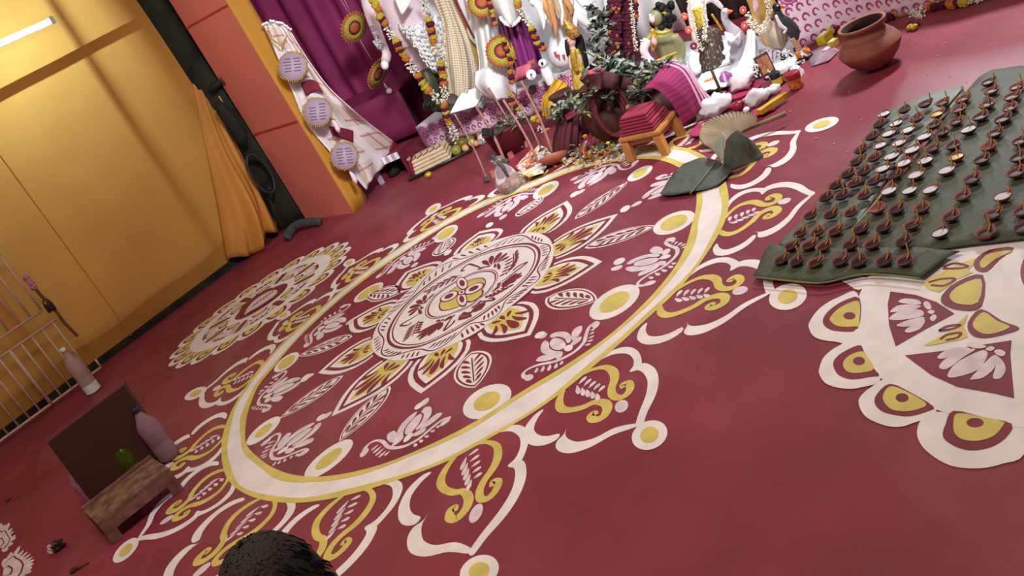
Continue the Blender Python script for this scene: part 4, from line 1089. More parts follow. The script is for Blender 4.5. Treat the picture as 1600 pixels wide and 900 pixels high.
for s_ in (-1, 1):
    B.ball(hc + sdv * s_ * .082 - UP * .02, .012, .022, .034, 8, 6)
    sh = chest + UP * .12 + sdv * s_ * .17; el = sh - UP * .27 + sdv * s_ * .05 + fwd * .06; wr = base + UP * .24 + sdv * s_ * .13 + fwd * .30; 
    B.tube([chest + UP * .13 + sdv * s_ * .08, sh, lerp(sh, el, .5), el], [.06, .056, .047, .04], 10)
    B.tube([el, lerp(el, wr, .4), wr], [.04, .036, .026], 10)
    B.tube([wr, wr + fwd * .05 - UP * .01], [.026, .038], 10, flat=.5)
    hnd = wr + fwd * .06 - UP * .012
    for k2 in range(4):
        f_ = hnd + sdv * (k2 - 1.5) * .019; ln = (.060, .072, .068, .052)[k2]
        B.tube([f_, f_ + fwd * ln * .5 - UP * .006, f_ + fwd * ln - UP * .024], [.0105, .0095, .008], 8)
    B.tube([wr + fwd * .02 - sdv * s_ * .025, wr + fwd * .045 - sdv * s_ * .05, wr + fwd * .07 - sdv * s_ * .055], [.011, .010, .008], 8)
    hp = hip + sdv * s_ * .09; kn = base + sdv * s_ * .30 + fwd * .34 + UP * .14; an = base - sdv * s_ * .10 + fwd * .36 + UP * .055
    B.tube([hp, lerp(hp, kn, .5), kn], [.095, .085, .06], 12)
    B.tube([kn, lerp(kn, an, .4), an], [.06, .055, .035], 10)
    B.tube([an, an - sdv * s_ * .07 + fwd * .05 - UP * .015, an - sdv * s_ * .12 + fwd * .09 - UP * .02], [.034, .036, .024], 8)
part('body', B, M_skin, person, remesh=.011)
B = MB(); B.tube([hip - UP * .06, hip + UP * .12, lerp(hip, chest, .5), chest, chest + UP * .14, neck - UP * .02], [.172, .172, .158, .172, .148, .068], 20, flat=.75)
for s_ in (-1, 1):
    sh = chest + UP * .12 + sdv * s_ * .17; el = sh - UP * .27 + sdv * s_ * .05 + fwd * .06
    B.tube([chest + UP * .13 + sdv * s_ * .06, sh, lerp(sh, el, .62)], [.072, .068, .062], 12)
part('shirt', B, M_shirt, person, remesh=.012)
B = MB()
for s_ in (-1, 1):
    hp = hip + sdv * s_ * .09; kn = base + sdv * s_ * .30 + fwd * .34 + UP * .14; an = base - sdv * s_ * .10 + fwd * .36 + UP * .055
    B.tube([hip - UP * .02, hp, lerp(hp, kn, .5), kn], [.13, .11, .098, .074], 12); B.tube([kn, lerp(kn, an, .4), lerp(kn, an, .85)], [.074, .068, .05], 10)
part('trousers', B, M_trous, person, remesh=.012)
B = MB(); B.ball(hc + UP * .004 - fwd * .006, .083, .096, .108, 40, 26, noise=.012, seed=4)
B.v = [(x, y, z) for x, y, z in B.v]
keep = []
for x, y, z in B.v:
    d_ = Vector((x, y, z)) - hc; fr = d_.dot(fwd)
    lim = -.09 if fr < .01 else lerp(-.05, .055, min(1, (fr - .01) / .07))
    keep.append((x, y, max(z, hc.z + lim)))
B.v = keep
rnd = random.Random(11)
part('hair', B, M_hair, person)
Hs = MB()
for k2 in range(700):
    a = rnd.uniform(0, 2 * PI); ph = rnd.uniform(0, 1.65) ; 
    d_ = Vector((.083 * math.sin(ph) * math.cos(a), .096 * math.sin(ph) * math.sin(a), .108 * math.cos(ph)))
    if d_.y > .04 and d_.z < .04: continue
    p = hc + UP * .004 - fwd * .006 + d_; tn = Vector((-d_.y, d_.x, -.05)).normalized() * .008 + Vector((d_.x, d_.y, -.16)).normalized() * .016
    Hs.tube([p, p + tn * .6 + d_.normalized() * .0022, p + tn], [.0016, .0012, .0004], 3, cap=False)
part('hair_strands', Hs, M_hair, person, kind='stuff')
# ================================================================ the altar: helpers
def pt(path, Y, dy=0.0):
    return [aty(q[0], q[1], Y + dy + (q[3] if len(q) > 3 else 0)) for q in path]
def ptube(mb, path, Y, n=10, flat=1.0, sub=4):
    """tube along pixel path (x, y, radius in pixels[, shift in depth]) at distance Y"""
    P = []; R = []
    for q in path:
        p = aty(q[0], q[1], Y + (q[3] if len(q) > 3 else 0)); P.append(p); R.append(q[2] * mpp(p))
    if sub > 1 and len(P) > 2:
        P2 = smoothline(P, False, sub); R2 = [lerp(R[min(i // sub, len(R) - 1)], R[min(i // sub + 1, len(R) - 1)], (i % sub) / sub) for i in range(len(P2))]
        P, R = P2, R2
    mb.tube(P, R, n, flat)
    return mb
def pball(mb, x, y, rx, Y, ry=None, rz=None, **kw):
    p = aty(x, y, Y); s = mpp(p); ry = rx if ry is None else ry; rz = rx if rz is None else rz
    mb.ball(p, rx * s, ry * s, rz * s, **kw); return mb
RT = _r.copy(); UPV = _u.copy()
def facing(Y=None):
    """axes lying in the picture-parallel plane, for flat round things turned to the viewer"""
    return Matrix((_r, _u, -_f)).transposed()
M_ivory = mat('ivory_painted_clay', (236, 214, 222), rough=.45, var=.05, scale=8)
M_white = mat('white_shola_pith', (244, 244, 246), rough=.8, var=.05, scale=30)
M_lace = mat('white_lace', (236, 238, 240), rough=.85, var=.35, scale=70, rgb2=(150, 152, 158), fac=(.5, .62))
M_gold = mat('gold_tinsel', (200, 158, 58), rough=.4, metal=.45, var=.25, scale=60)
M_goldnet = mat('gold_net_cloth', (214, 196, 168), rough=.7, var=.3, scale=55, rgb2=(160, 124, 84), fac=(.48, .6))
M_olive = mat('dark_olive_clay', (62, 66, 48), rough=.45, var=.15)
M_blackhair = mat('black_jute_hair', (24, 22, 20), rough=.7, var=.4, scale=60, bump=.4)
M_purple = mat('purple_satin', (140, 52, 124), rough=.4, var=.12, scale=4, spec=.5)
M_pinkcl = mat('pink_cloth', (212, 108, 128), rough=.75, var=.1)
M_fy = mat('yellow_marigold', (198, 174, 56), rough=.9, var=.2, scale=90, bump=.5)
M_fo = mat('orange_marigold', (202, 116, 50), rough=.9, var=.2, scale=90, bump=.5)
M_fm = mat('maroon_chrysanthemum', (92, 26, 52), rough=.9, var=.3, scale=90, bump=.5)
M_fw = mat('cream_tuberose', (234, 232, 214), rough=.8, var=.12, scale=60)
M_green = mat('dull_green_leaf', (66, 74, 58), rough=.5, var=.3, scale=20)
M_green2 = mat('silver_green_leaf', (128, 138, 128), rough=.5, var=.25, scale=20)
M_mar = mat('maroon_cloth', (120, 34, 52), rough=.75, var=.15, scale=10)
M_mard = mat('deep_maroon_cloth', (72, 22, 30), rough=.8, var=.25, scale=8)
M_thread = mat('pale_thread', (190, 180, 150), rough=.9)
M_rose = mat('coral_rosette', (206, 92, 76), rough=.8, var=.15, scale=60)
M_bag = mat('thin_plastic_film', (226, 222, 226), rough=.15, var=.06, trans=.8, ior=1.1, spec=.6)
# shared flower meshes, unit radius
def flower_mesh(seed):
    m = MB(); m.ball((0, 0, 0), 1, 1, .72, 9, 6, noise=.20, seed=seed); return m
FM = {}
for k_, M_ in (('y', M_fy), ('o', M_fo), ('m', M_fm)):
    FM[k_] = [mesh('marigold', flower_mesh(i), M_, smooth=False) for i in (1, 2)]
def bud_mesh(seed):
    r = random.Random(seed); m = MB()
    for _ in range(16):
        d = Vector((r.uniform(-1, 1), r.uniform(-1, 1), r.uniform(-.7, .7))).normalized(); p = d * r.uniform(.25, .6)
        m.tube([p, p + d * .35, p + d * .62], [.07, .17, .03], 5)
    return m
FM['w'] = [mesh('tuberose_bunch', bud_mesh(i), M_fw, smooth=False) for i in (1, 2, 3)]
def garland(label, path, Y, rpx=7.5, group=None, string=True, base=None, fl=1.0):
    """path: (x, y, letter[, depth shift]); every flower head is a part"""
    P = [aty(q[0], q[1], Y + (q[3] if len(q) > 3 else 0)) for q in path]
    t = thing('flower_garland', label, 'garland', P[0] if base is None else base, group)
    org = ORG[t]
    if string and len(P) > 1:
        m = MB(); m.tube(P, .0025, 4); part('string', m, M_thread, t)
    for q, p in zip(path, P):
        k2 = q[2]; s = rpx * mpp(p) * random.uniform(.9, 1.1)
        o = link({'w': 'tuberose_bunch'}.get(k2, 'marigold'), random.choice(FM[k2]), t, p - org)
        o.scale = (s * 1.02, s * fl, s); o.rotation_euler = (random.uniform(-.5, .5), random.uniform(-.5, .5), random.uniform(0, 6))
    return t
def densify(path, step):
    """pixel polyline with letters -> evenly spaced"""
    return path
def along(pts, pattern, step):
    """letters placed every 'step' pixels along pixel polyline pts"""
    out = []; k = 0; d0 = 0.0
    for (x0, y0), (x1, y1) in zip(pts, pts[1:]):
        L = math.hypot(x1 - x0, y1 - y0)
        while d0 <= L:
            t = d0 / L; out.append((lerp(x0, x1, t) + random.uniform(-.7, .7), lerp(y0, y1, t) + random.uniform(-.7, .7), pattern[k % len(pattern)])); k += 1; d0 += step
        d0 -= L
    return out
def psheet(mb, rows, Y, nu=14, nv=14, thick=.004, fold=0.0, nf=6, Y2=None):
    """cloth through rows of pixel points (x, y[, depth shift]); rows run down the cloth"""
    R = [smoothline([aty(q[0], q[1], Y + (q[2] if len(q) > 2 else 0)) for q in r], False, 6) for r in rows]
    def smp(L, u):
        q = u * (len(L) - 1); i = min(int(q), len(L) - 2); return L[i].lerp(L[i + 1], q - i)
    def fn(u, v):
        col = smoothline([smp(r, u) for r in R], False, 5) if len(R) > 2 else [smp(r, u) for r in R]
        p = smp(col, v)
        if fold: p = p + Vector((0, -1, 0)) * fold * math.sin(u * nf * 2 * PI + 1.5 * math.sin(v * 3))
        return p
    mb.sheet(fn, nu, nv, thick)
    return mb
# ================================================================ decorative discs
def roundel(label, x, y, ra, rb, Y, ang=0.0, group=None, colors=None, beads=26):
    """round hanging ornament; ra, rb: half-axes in pixels, turned by ang degrees"""
    c = aty(x, y, Y); s = mpp(c); r = max(ra, rb) * s
    tilt = math.acos(min(1, min(ra, rb) / max(ra, rb)))
    ax = (_r * math.cos(math.radians(ang)) + _u * math.sin(math.radians(ang)))
    nrm = (-_f) * math.cos(tilt) + ax.cross(-_f) * math.sin(tilt)
    e1 = ax; e2 = nrm.cross(e1)
    M = Matrix((e1, e2, nrm)).transposed()
    t = thing('round_ornament', label, 'ornament', c, group)
    c1, c2, c3 = colors or (mat('rust_orange_card', (176, 92, 58), rough=.7, var=.12), mat('olive_yellow_card', (186, 176, 66), rough=.8, var=.12), mat('rust_orange_card', (176, 92, 58)))
    m = MB(); m.lathe([(0, -.006), (r, -.006), (r, .006), (r * .86, .008), (0, .004)], 32, c, M); part('backing', m, c1, t)
    m = MB(); m.lathe([(r * .50, .010), (r * .84, .010), (r * .84, .004)], 32, c, M); part('band', m, c2, t)
    m = MB()
    for j in range(18):
        for rr_, dd in ((.60, 0), (.72, .5), (.80, 0)):
            a = 2 * PI * (j + dd) / 18; m.ball(c + M @ Vector((r * rr_ * math.cos(a), r * rr_ * math.sin(a), .011)), r * .032, r * .032, .003, 5, 3)
    part('dots', m, M_green, t, kind='stuff')
    m = MB(); m.lathe([(0, .018), (r * .25, .017), (r * .36, .010), (r * .36, .004)], 24, c, M); part('centre', m, c3, t)
    m = MB(); m.lathe([(r * .38, .011), (r * .48, .011), (r * .48, .004)], 24, c, M); part('inner_ring', m, M_mar, t)
    m = MB()
    for j in range(beads):
        a = 2 * PI * j / beads; m.ball(c + M @ Vector((r * 1.03 * math.cos(a), r * 1.03 * math.sin(a), 0)), r * .055, r * .055, r * .055, 5, 4)
    part('bead_edge', m, M_gold, t, kind='stuff')
    return t, c, M, r
# ================================================================ draped cloth and name discs by the pillar
M_sari = checks('cream_check_cloth', (226, 206, 194), (172, 104, 120), 4, 9, .10, lines2=(232, 224, 226), freq2=(2, 5), wid2=.28)
YS = 7.22
t = thing('check_cloth', 'long cream check cloth with maroon bands hanging beside the yellow pillar side', 'cloth', at(600, 285))
m = MB()
psheet(m, [[(411, 38), (430, 34), (452, 46)], [(424, 66), (448, 62), (478, 88)], [(440, 104), (475, 105), (512, 134)], [(458, 145), (500, 148), (548, 168)], [(478, 190), (525, 190, .06), (574, 190, .2)], [(512, 232), (556, 224, .12), (606, 214, .4)], [(546, 266), (580, 248, .2), (636, 240, .6)], [(572, 296, .0), (584, 276, .15), (604, 254, .45)]], YS, 20, 44, .006, fold=.022, nf=3)
part('cloth', m, M_sari, t)
m = MB(); psheet(m, [[(470, 130), (484, 124), (496, 128)], [(478, 150), (494, 142), (506, 146)]], YS - .03, 8, 5, .004); part('maroon_band', m, M_mar, t, label='maroon woven band')
m = MB(); psheet(m, [[(514, 197, .04), (532, 199, .08), (552, 204, .14)], [(520, 212, .04), (536, 216, .08), (552, 222, .14)]], YS - .05, 8, 5, .004); part('maroon_band', m, M_mar, t, label='maroon woven band')
m = MB(); psheet(m, [[(614, 220, .42), (630, 232, .5), (645, 245, .55)], [(606, 240, .4), (622, 246, .48), (640, 250, .55)]], YS - .02, 8, 5, .004); part('maroon_hem', m, M_mar, t, label='maroon hem')
m = MB()
for q in along([(418, 44), (426, 62), (441, 72), (449, 54)], 'w', 3.2): pball(m, q[0], q[1], 1.7, YS - .08, nu=5, nv=4)
part('bead_string', m, M_gold, t, kind='stuff')
m = MB()
for q in along([(411, 40), (422, 32), (440, 36), (455, 46)], 'w', 3): pball(m, q[0] + random.uniform(-1, 1), q[1] + random.uniform(-1, 1), 2.0, YS - .03, nu=5, nv=4, noise=.3)
part('tufted_edge', m, M_white, t, kind='stuff')
M_plate = mat('lavender_card', (172, 150, 172), rough=.6, var=.06, scale=4)
M_ink = mat('dark_violet_ink', (92, 66, 96), rough=.8)
for i, (x, y, r_) in enumerate([(457, 104, 22), (496, 175, 21.5), (538, 244, 20.5)]):
    Yc = YS - .12
    c = aty(x, y, Yc); s = mpp(c); r = r_ * s; M = facing()
    t = thing('lettered_disc', '%s lavender lettered disc with gold beaded edge on the yellow pillar side' % ['topmost', 'middle', 'lowest'][i], 'disc', c, 'lettered discs on the pillar')
    m = MB(); m.lathe([(0, -.006), (r, -.006), (r, .004), (0, .005)], 36, c, M); part('card', m, M_plate, t)
    m = MB(); rn = random.Random(i)
    for ln in range(6):
        v = .55 - ln * .22
        for cx0, cx1 in ((-.62, -.06), (.08, .62)):
            if ln in (0, 5) and rn.random() < .5: continue
            u = cx0 + rn.uniform(0, .12)
            while u < cx1 - .06:
                wd = rn.uniform(.06, .12)
                if math.hypot(u + wd / 2, v) < .82:
                    o = Vector(((u + wd / 2) * r, v * r, .006)); a = .10
                    m.box(c + M @ Vector((o.x * math.cos(a) - o.y * math.sin(a), o.x * math.sin(a) + o.y * math.cos(a), o.z)), wd * r, .075 * r, .002, M=M)
                u += wd + .03
    part('lettering', m, M_ink, t, smooth=False, kind='stuff')
    m = MB()
    for j in range(44):
        a = 2 * PI * j / 44; rr_ = r * rn.uniform(1.02, 1.16)
        m.tube([c + M @ Vector((r * .98 * math.cos(a), r * .98 * math.sin(a), 0)), c + M @ Vector((rr_ * math.cos(a + .04), rr_ * math.sin(a + .04), .004))], [.004, .007], 4)
    part('gold_fringe', m, M_gold, t, kind='stuff')
for x, y in ((525, 196), (552, 276)):
    m = MB(); ptube(m, [(x - 6, y - 8, 1.2), (x - 1, y - 2, 3.6), (x + 3, y + 6, 4), (x + 5, y + 11, 1)], YS - .13, 8)
    solo('tassel', m, M_ivory, 'pale tassel hanging under the %s lettered disc' % ('middle' if y < 230 else 'lowest'), 'tassel', tuple(aty(x, y, YS - .13)))
# ================================================================ hanging ornament on the magenta curtain
t_, c, M, r = roundel('oval yellow ornament with coral middle hanging before the magenta curtain', 553, 43, 24, 14, 8.35, 60)
t2_, c2, M2, r2 = roundel('edge-on gold ornament hanging below the oval yellow one', 590, 115, 24, 7, 8.35, 62, beads=30)
m = MB(); m.tube([aty(528, -8, 8.37), aty(546, 22, 8.37)], .003, 4); m.tube([aty(532, -12, 8.37), aty(548, 20, 8.37)], .003, 4); m.tube([aty(562, 62, 8.37), aty(581, 94, 8.37)], .003, 4); m.tube([aty(600, 134, 8.37), aty(606, 140, 8.37)], .003, 4)
solo('pink_string', m, mat('pink_cord', (206, 150, 170), rough=.8), 'thin pink cord carrying the two ornaments on the magenta curtain', 'cord', tuple(aty(553, 30, 8.37)))
m = MB(); pball(m, 608, 142, 4.6, 8.35, nu=12, nv=8); ptube(m, [(600, 130, .8), (606, 139, .8)], 8.35, 5)
solo('hanging_bead', m, M_white, 'white bead hanging at the end of the pink cord', 'bead', tuple(aty(608, 142, 8.35)))
# ================================================================ large white statue on the left
YD = 7.75
zS = .2
def base_of(x, y, z=0.0): p = at(x, y, z); return (p.x, p.y, z)
t = thing('goddess_statue', 'large ivory painted statue in white lace and gold net, topmost figure on the left stage', 'statue', (aty(700, 150, YD).x, YD, zS))
B = MB()
ptube(B, [(650, 66, 36), (640, 40, 32), (629, 12, 31), (615, -24, 38), (604, -52, 30), (596, -72, 13), (588, -90, 12)], YD, 18, .8)
pball(B, 580, -108, 21, YD, 20, 24, nu=16, nv=12)
pball(B, 577, -106, 4, YD - .11, nu=8, nv=6)
ptube(B, [(598, -48, 15), (578, -32, 13), (574, -8, 12), (578, 16, 11), (586, 42, 9.5), (598, 70, 7.5), (604, 80, 7)], YD - .05, 12)
ptube(B, [(604, 78, 7), (604, 90, 9), (600, 99, 8)], YD - .08, 10, .7)
for k in range(4):
    ptube(B, [(599 + k * 3.2, 93, 2.4), (595 + k * 3.2, 100, 2.3), (596 + k * 3.2, 105, 2.0)], YD - .12, 7)
ptube(B, [(606, 90, 2.6), (600, 94, 2.4), (597, 98, 2)], YD - .15, 7)
ptube(B, [(620, -46, 15), (652, -50, 13), (674, -38, 11), (690, -18, 9)], YD - .05, 12)
ptube(B, [(645, 60, 24), (662, 92, 20), (690, 130, 15), (708, 158, 10)], YD, 12); ptube(B, [(665, 50, 24), (700, 84, 19), (726, 128, 14), (742, 152, 10)], YD, 12)
for q in ((712, 164), (748, 156)): pball(B, q[0], q[1], 10, YD - .06, 14, 6, nu=10, nv=6)
part('body', B, M_ivory, t, remesh=.016)
m = MB(); psheet(m, [[(622, 38), (645, 40, -.14), (676, 24), (692, 30, .06)], [(630, 54), (650, 62, -.2), (684, 52), (694, 56, .06)], [(646, 76), (664, 86, -.2), (690, 78), (697, 82, .05)], [(672, 104), (682, 112, -.16), (694, 110), (698, 112, .04)]], YD - .17, 30, 26, .008, fold=.012, nf=7)
lc = part('lace_skirt', m, M_lace, t, label='white lace hip skirt')
m = MB(); rn = random.Random(2)
for row in range(9):
    for k in range(22):
        u = k / 21; x = lerp(lerp(626, 672, row / 9), lerp(692, 698, row / 9), u); y = lerp(42, 108, row / 9) - 10 * u * (1 - row / 11) + 9 * math.sin(u * PI) + random.uniform(-1.5, 1.5)
        if random.random() < .7: m.ball(aty(x, y, YD - .39 + .08 * abs(u - .4)), .006, .004, .011, 5, 4)
part('lace_scallops', m, M_white, lc, kind='stuff')
m = MB()
for k in range(13):
    a = -1.2 + k * .2; ptube(m, [(628, 22, 2), (628 - 20 * math.sin(a + 1.0) * .9 + 8, 8 - 14 * math.cos(a), 2.6), (628 - 26 * math.sin(a + 1.0) * .9 + 10, 4 - 20 * math.cos(a), 1.2)], YD - .30, 5, 1, 3)
part('breast_ornament', m, M_white, t, smooth=True)
M_net = checks('gold_net_weave', (150, 116, 78), (230, 220, 198), 20, 44, .6)
m = MB(); psheet(m, [[(672, -12, -.05), (690, -14, -.12), (712, -8)], [(690, 34, -.05), (708, 30, -.15), (728, 34)], [(690, 74, -.08), (722, 72, -.2), (745, 78)], [(694, 112, -.10), (728, 116, -.22), (756, 120)], [(700, 146, -.1), (726, 152, -.2), (752, 152)]], YD - .16, 22, 30, .006, fold=.025, nf=4)
part('gold_net_sash', m, M_net, t, label='gold net sash')
m = MB(); ptube(m, [(706, -8, 2.5), (722, 30, 3), (742, 82, 4), (757, 122, 3)], YD - .22, 6); part('sash_border', m, M_gold, t)
m = MB()
for j in range(3):
    for k in range(14):
        a = k * .45 + j; cx, cy = (582 + j * 7, 44 + j * 14)
        pball(m, cx + 5.5 * math.cos(a) * (1 - k / 18), cy + 6.5 * math.sin(a) * (1 - k / 18), 1.1, YD - .13, nu=5, nv=4)
part('arm_tracery', m, mat('grey_paint', (120, 110, 124), rough=.7), t, kind='stuff')
m = MB(); ptube(m, [(590, 60, 9.6), (598, 74, 8.6)], YD - .05, 12, 1, 1); part('bangle', m, M_white, t)
m = MB()
for k in range(26): pball(m, 580 + random.uniform(-24, 24), -118 + random.uniform(-18, 22), 9, YD + .06, nu=7, nv=5)
part('hair', m, M_blackhair, t)
m = MB()
ptube(m, [(566, -124, 6), (578, -134, 13), (590, -146, 12), (570, -170, 3)], YD - .02, 10); part('crown', m, M_white, t)
for x in (573, 583):
    m = MB(); pball(m, x, -111, 2.6, YD - .125, 1, 1.2, nu=8, nv=5); part('eye', m, M_blackhair, t)
m = MB(); pball(m, 579, -97, 3, YD - .12, 1.4, 1.2, nu=8, nv=5); part('mouth', m, mat('red_lip_paint', (170, 30, 40)), t)
m = MB(); pball(m, 601, 102, 6, YD - .16, 5, 7, nu=9, nv=7, noise=.15)
solo('conch_shell', m, M_white, 'white conch shell held in the hand of the large ivory statue', 'shell', tuple(aty(601, 102, YD - .16)))
m = MB(); ptube(m, [(704, -20, 3), (714, 6, 2.6), (728, 34, 2.2), (741, 60, 1.5)], YD - .38, 6)
solo('maroon_staff', m, M_mar, 'maroon staff slanting between gold net sash and white drapery', 'staff', tuple(aty(720, 20, YD - .38)))
# garlands of the large statue
YG = YD - .46
garland('long marigold and tuberose garland down the near edge of the ivory statue', [(577, -8, 'w'), (581, 0, 'y'), (586, 8, 'y'), (590, 15, 'o'), (594, 25, 'y'), (597, 30, 'm'), (600, 36, 'o'), (605, 44, 'w'), (609, 52, 'w'), (613, 58, 'w'), (619, 64, 'y'), (622, 70, 'm'), (624, 76, 'o'), (626, 80, 'm'), (629, 84, 'y'), (634, 91, 'o'), (638, 98, 'w'), (643, 105, 'w'), (648, 112, 'w'), (653, 119, 'o'), (657, 124, 'm'), (660, 129, 'y'), (665, 136, 'y'), (670, 142, 'o'), (676, 148, 'w'), (682, 154, 'w'), (688, 160, 'w'), (694, 156, 'w'), (695, 148, 'w'), (694, 139, 'w')], YG, 7.2)
garland('marigold and tuberose garland crossing the white lace skirt', [(656, -10, 'w'), (661, 0, 'w'), (664, 10, 'w'), (667, 20, 'w'), (670, 31, 'y'), (672, 38, 'm'), (674, 46, 'o'), (675, 52, 'm'), (676, 58, 'y'), (677, 65, 'o'), (681, 74, 'w'), (684, 82, 'w'), (687, 91, 'w'), (689, 100, 'y'), (690, 107, 'm'), (691, 113, 'o'), (692, 119, 'y'), (692, 125, 'm'), (693, 130, 'o')], YG + .02, 7.2)
garland('short hanging garland tail over the pink printed skirt of the low stage', [(694, 166, 'o', 0), (696, 171, 'm'), (697, 176, 'y'), (698, 181, 'm'), (699, 187, 'o'), (702, 193, 'y'), (705, 199, 'w'), (708, 206, 'w'), (711, 213, 'w'), (714, 220, 'w')], YG - .02, 6.5)
# dark crouching figure
t = thing('demon_figure', 'dark olive crouching clay figure at the feet of the ivory statue', 'statue', base_of(680, 178, zS))
B = MB(); Yb = YD - .28
ptube(B, [(662, 108, 8), (670, 128, 14), (676, 152, 15), (684, 172, 12)], Yb, 12); pball(B, 668, 166, 9, Yb - .1, nu=10, nv=8)
ptube(B, [(672, 120, 8), (700, 128, 9), (722, 140, 9), (738, 150, 7)], Yb + .1, 10); ptube(B, [(676, 162, 11), (700, 170, 9), (716, 166, 7)], Yb, 10)
part('body', B, M_olive, t, remesh=.016)
m = MB(); pball(m, 668, 164, 5.5, Yb - .17, nu=8, nv=6, noise=.2); part('hair', m, M_blackhair, t)
# ================================================================ white draped second statue
YW = 7.45
t = thing('draped_statue', 'seated statue wholly covered in white drapery behind two round ornaments', 'statue', (aty(775, 150, YW).x, YW, zS))
B = MB(); ptube(B, [(780, 148, 30), (775, 118, 31), (768, 96, 22), (760, 60, 21), (752, 25, 22), (745, -10, 24), (738, -36, 15), (733, -60, 15)], YW + .1, 16, .8); pball(B, 727, -80, 20, YW + .08, 18, 23, nu=14, nv=10)
ptube(B, [(752, 20, 12), (738, 46, 10), (752, 70, 8)], YW, 10)
part('body', B, M_white, t, remesh=.016)
m = MB(); psheet(m, [[(722, -14), (748, -16, -.12), (775, -10)], [(736, 30), (758, 34, -.18), (784, 36)], [(744, 70), (765, 74, -.2), (785, 74)], [(748, 100), (770, 104, -.24), (796, 100)], [(746, 132), (772, 140, -.26), (806, 130)], [(752, 148), (778, 156, -.24), (806, 144)]], YW - .12, 26, 30, .008, fold=.03, nf=4); part('white_drapery', m, M_whitec, t)
m = MB(); psheet(m, [[(742, 112), (770, 104, -.1), (800, 112)], [(742, 134), (772, 130, -.22), (806, 134)], [(760, 150), (780, 156, -.2), (806, 150)]], YW - .3, 16, 10, .006, fold=.02, nf=3); part('lap_cloth', m, M_white, t)
roundel('upper yellow round ornament with coral middle on the white drapery', 753, 4, 23, 23, YW - .42, 0)
roundel('lower yellow round ornament with coral middle on the white drapery', 784, 80, 25, 25, YW - .52, 0)
garland('strand of small marigolds between the two yellow round ornaments', along([(763, -8), (770, 24), (776, 42)], 'ymomy', 6.5) + along([(786, 62), (795, 84), (799, 104)], 'ymom', 6.5), YW - .62, 4.5, string=False)
# ================================================================ statue in purple skirt
YP = 7.2
t = thing('seated_statue', 'statue with scalloped white apron over a pleated purple skirt', 'statue', (aty(810, 150, YP).x, YP, 0.2))
B = MB(); ptube(B, [(815, 108, 24), (812, 70, 24), (800, 34, 24), (790, 4, 22), (780, -30, 22), (774, -52, 10), (770, -70, 12)], YP + .12, 14, .8); pball(B, 765, -86, 18, YP + .1, 17, 21, nu=14, nv=10)
part('body', B, M_ivory, t, remesh=.016)
m = MB(); psheet(m, [[(776, 18), (792, 20, -.1), (815, 14)], [(784, 48), (803, 48, -.14), (826, 44)], [(792, 78), (812, 78, -.16), (840, 74)], [(802, 106), (820, 106, -.16), (846, 98)], [(812, 124), (828, 122, -.1), (848, 112)]], YP - .18, 40, 20, .006, fold=.034, nf=5); part('purple_skirt', m, M_purple, t, label='pleated purple satin skirt')
m = MB(); psheet(m, [[(764, -16), (782, -18, -.1), (804, -12)], [(770, 8), (788, 10, -.2), (810, 6)], [(780, 26), (796, 32, -.24), (812, 24)], [(788, 34), (798, 40, -.22), (810, 32)]], YP - .30, 16, 12, .01); part('white_apron', m, M_white, t, label='white scalloped apron')
m = MB()
for q in along([(782, 28), (790, 37), (799, 41), (808, 34), (813, 26)], 'w', 4): pball(m, q[0], q[1], 3.2, YP - .50, nu=7, nv=5)
part('apron_scallops', m, M_white, t, kind='stuff')
m = MB(); psheet(m, [[(806, 106), (824, 100, -.1), (834, 92)], [(803, 122), (824, 114, -.15), (836, 106)], [(804, 128), (814, 126), (830, 118)]], YP - .40, 10, 8, .008, fold=.015, nf=2); part('pink_fold', m, M_pinkcl, t, label='coral pink cloth fold')
garland('marigold and tuberose garland down the far edge of the purple skirt', [(805, -6, 'y'), (808, 2, 'y'), (810, 8, 'o'), (813, 15, 'w'), (818, 22, 'w'), (822, 29, 'w'), (826, 36, 'w'), (830, 44, 'y'), (833, 50, 'm'), (835, 56, 'o'), (838, 61, 'm'), (840, 66, 'y'), (845, 71, 'm'), (848, 75, 'o')], YP - .52, 6.2)
# ================================================================ lion
YL = 7.05
t = thing('lion_statue', 'white lion statue with streaked orange mane behind the crowned figurine', 'statue', (aty(880, 130, YL).x, YL, .0))
B = MB()
ptube(B, [(914, 60, 34), (905, 10, 40), (885, -22, 36), (862, -30, 30)], YL + .25, 16)
pball(B, 846, -14, 26, YL, 30, 26, nu=16, nv=12); pball(B, 836, 2, 11, YL - .2, 14, 10, nu=12, nv=8)
ptube(B, [(880, 20, 20), (878, 48, 17), (876, 72, 20), (878, 92, 19)], YL - .10, 14)
pball(B, 877, 84, 22, YL - .16, 22, 24, nu=14, nv=10)
ptube(B, [(905, 60, 24), (912, 100, 20), (918, 150, 18)], YL + .3, 12)
part('body', B, M_white, t, remesh=.018)
Ma = mat('orange_mane_paint', (206, 152, 100), rough=.6, var=.15)
rnl = random.Random(21)
Mt_ = mat('tan_mane_paint', (190, 172, 140), rough=.6)
for k in range(26):
    t_ = k / 25; x0 = 838 + 50 * t_ + rnl.uniform(-3, 3); y0 = -14 + rnl.uniform(-8, 14); ln = rnl.uniform(34, 64) * (1 - .25 * abs(t_ - .5)); bx = rnl.uniform(8, 20)
    Mm = rnl.choice([Ma, Ma, Ma, M_white, Mt_]) if 3 < k < 22 else M_white
    m = MB(); ptube(m, [(x0, y0, 2.5), (x0 + bx * .25, y0 + ln * .3, 5.6), (x0 + bx * .75, y0 + ln * .7, 4.4), (x0 + bx * .8, y0 + ln, .6)], YL - .30 - .05 * math.sin(t_ * PI) - .012 * (k % 3), 7); part('mane_lock', m, Mm, t)
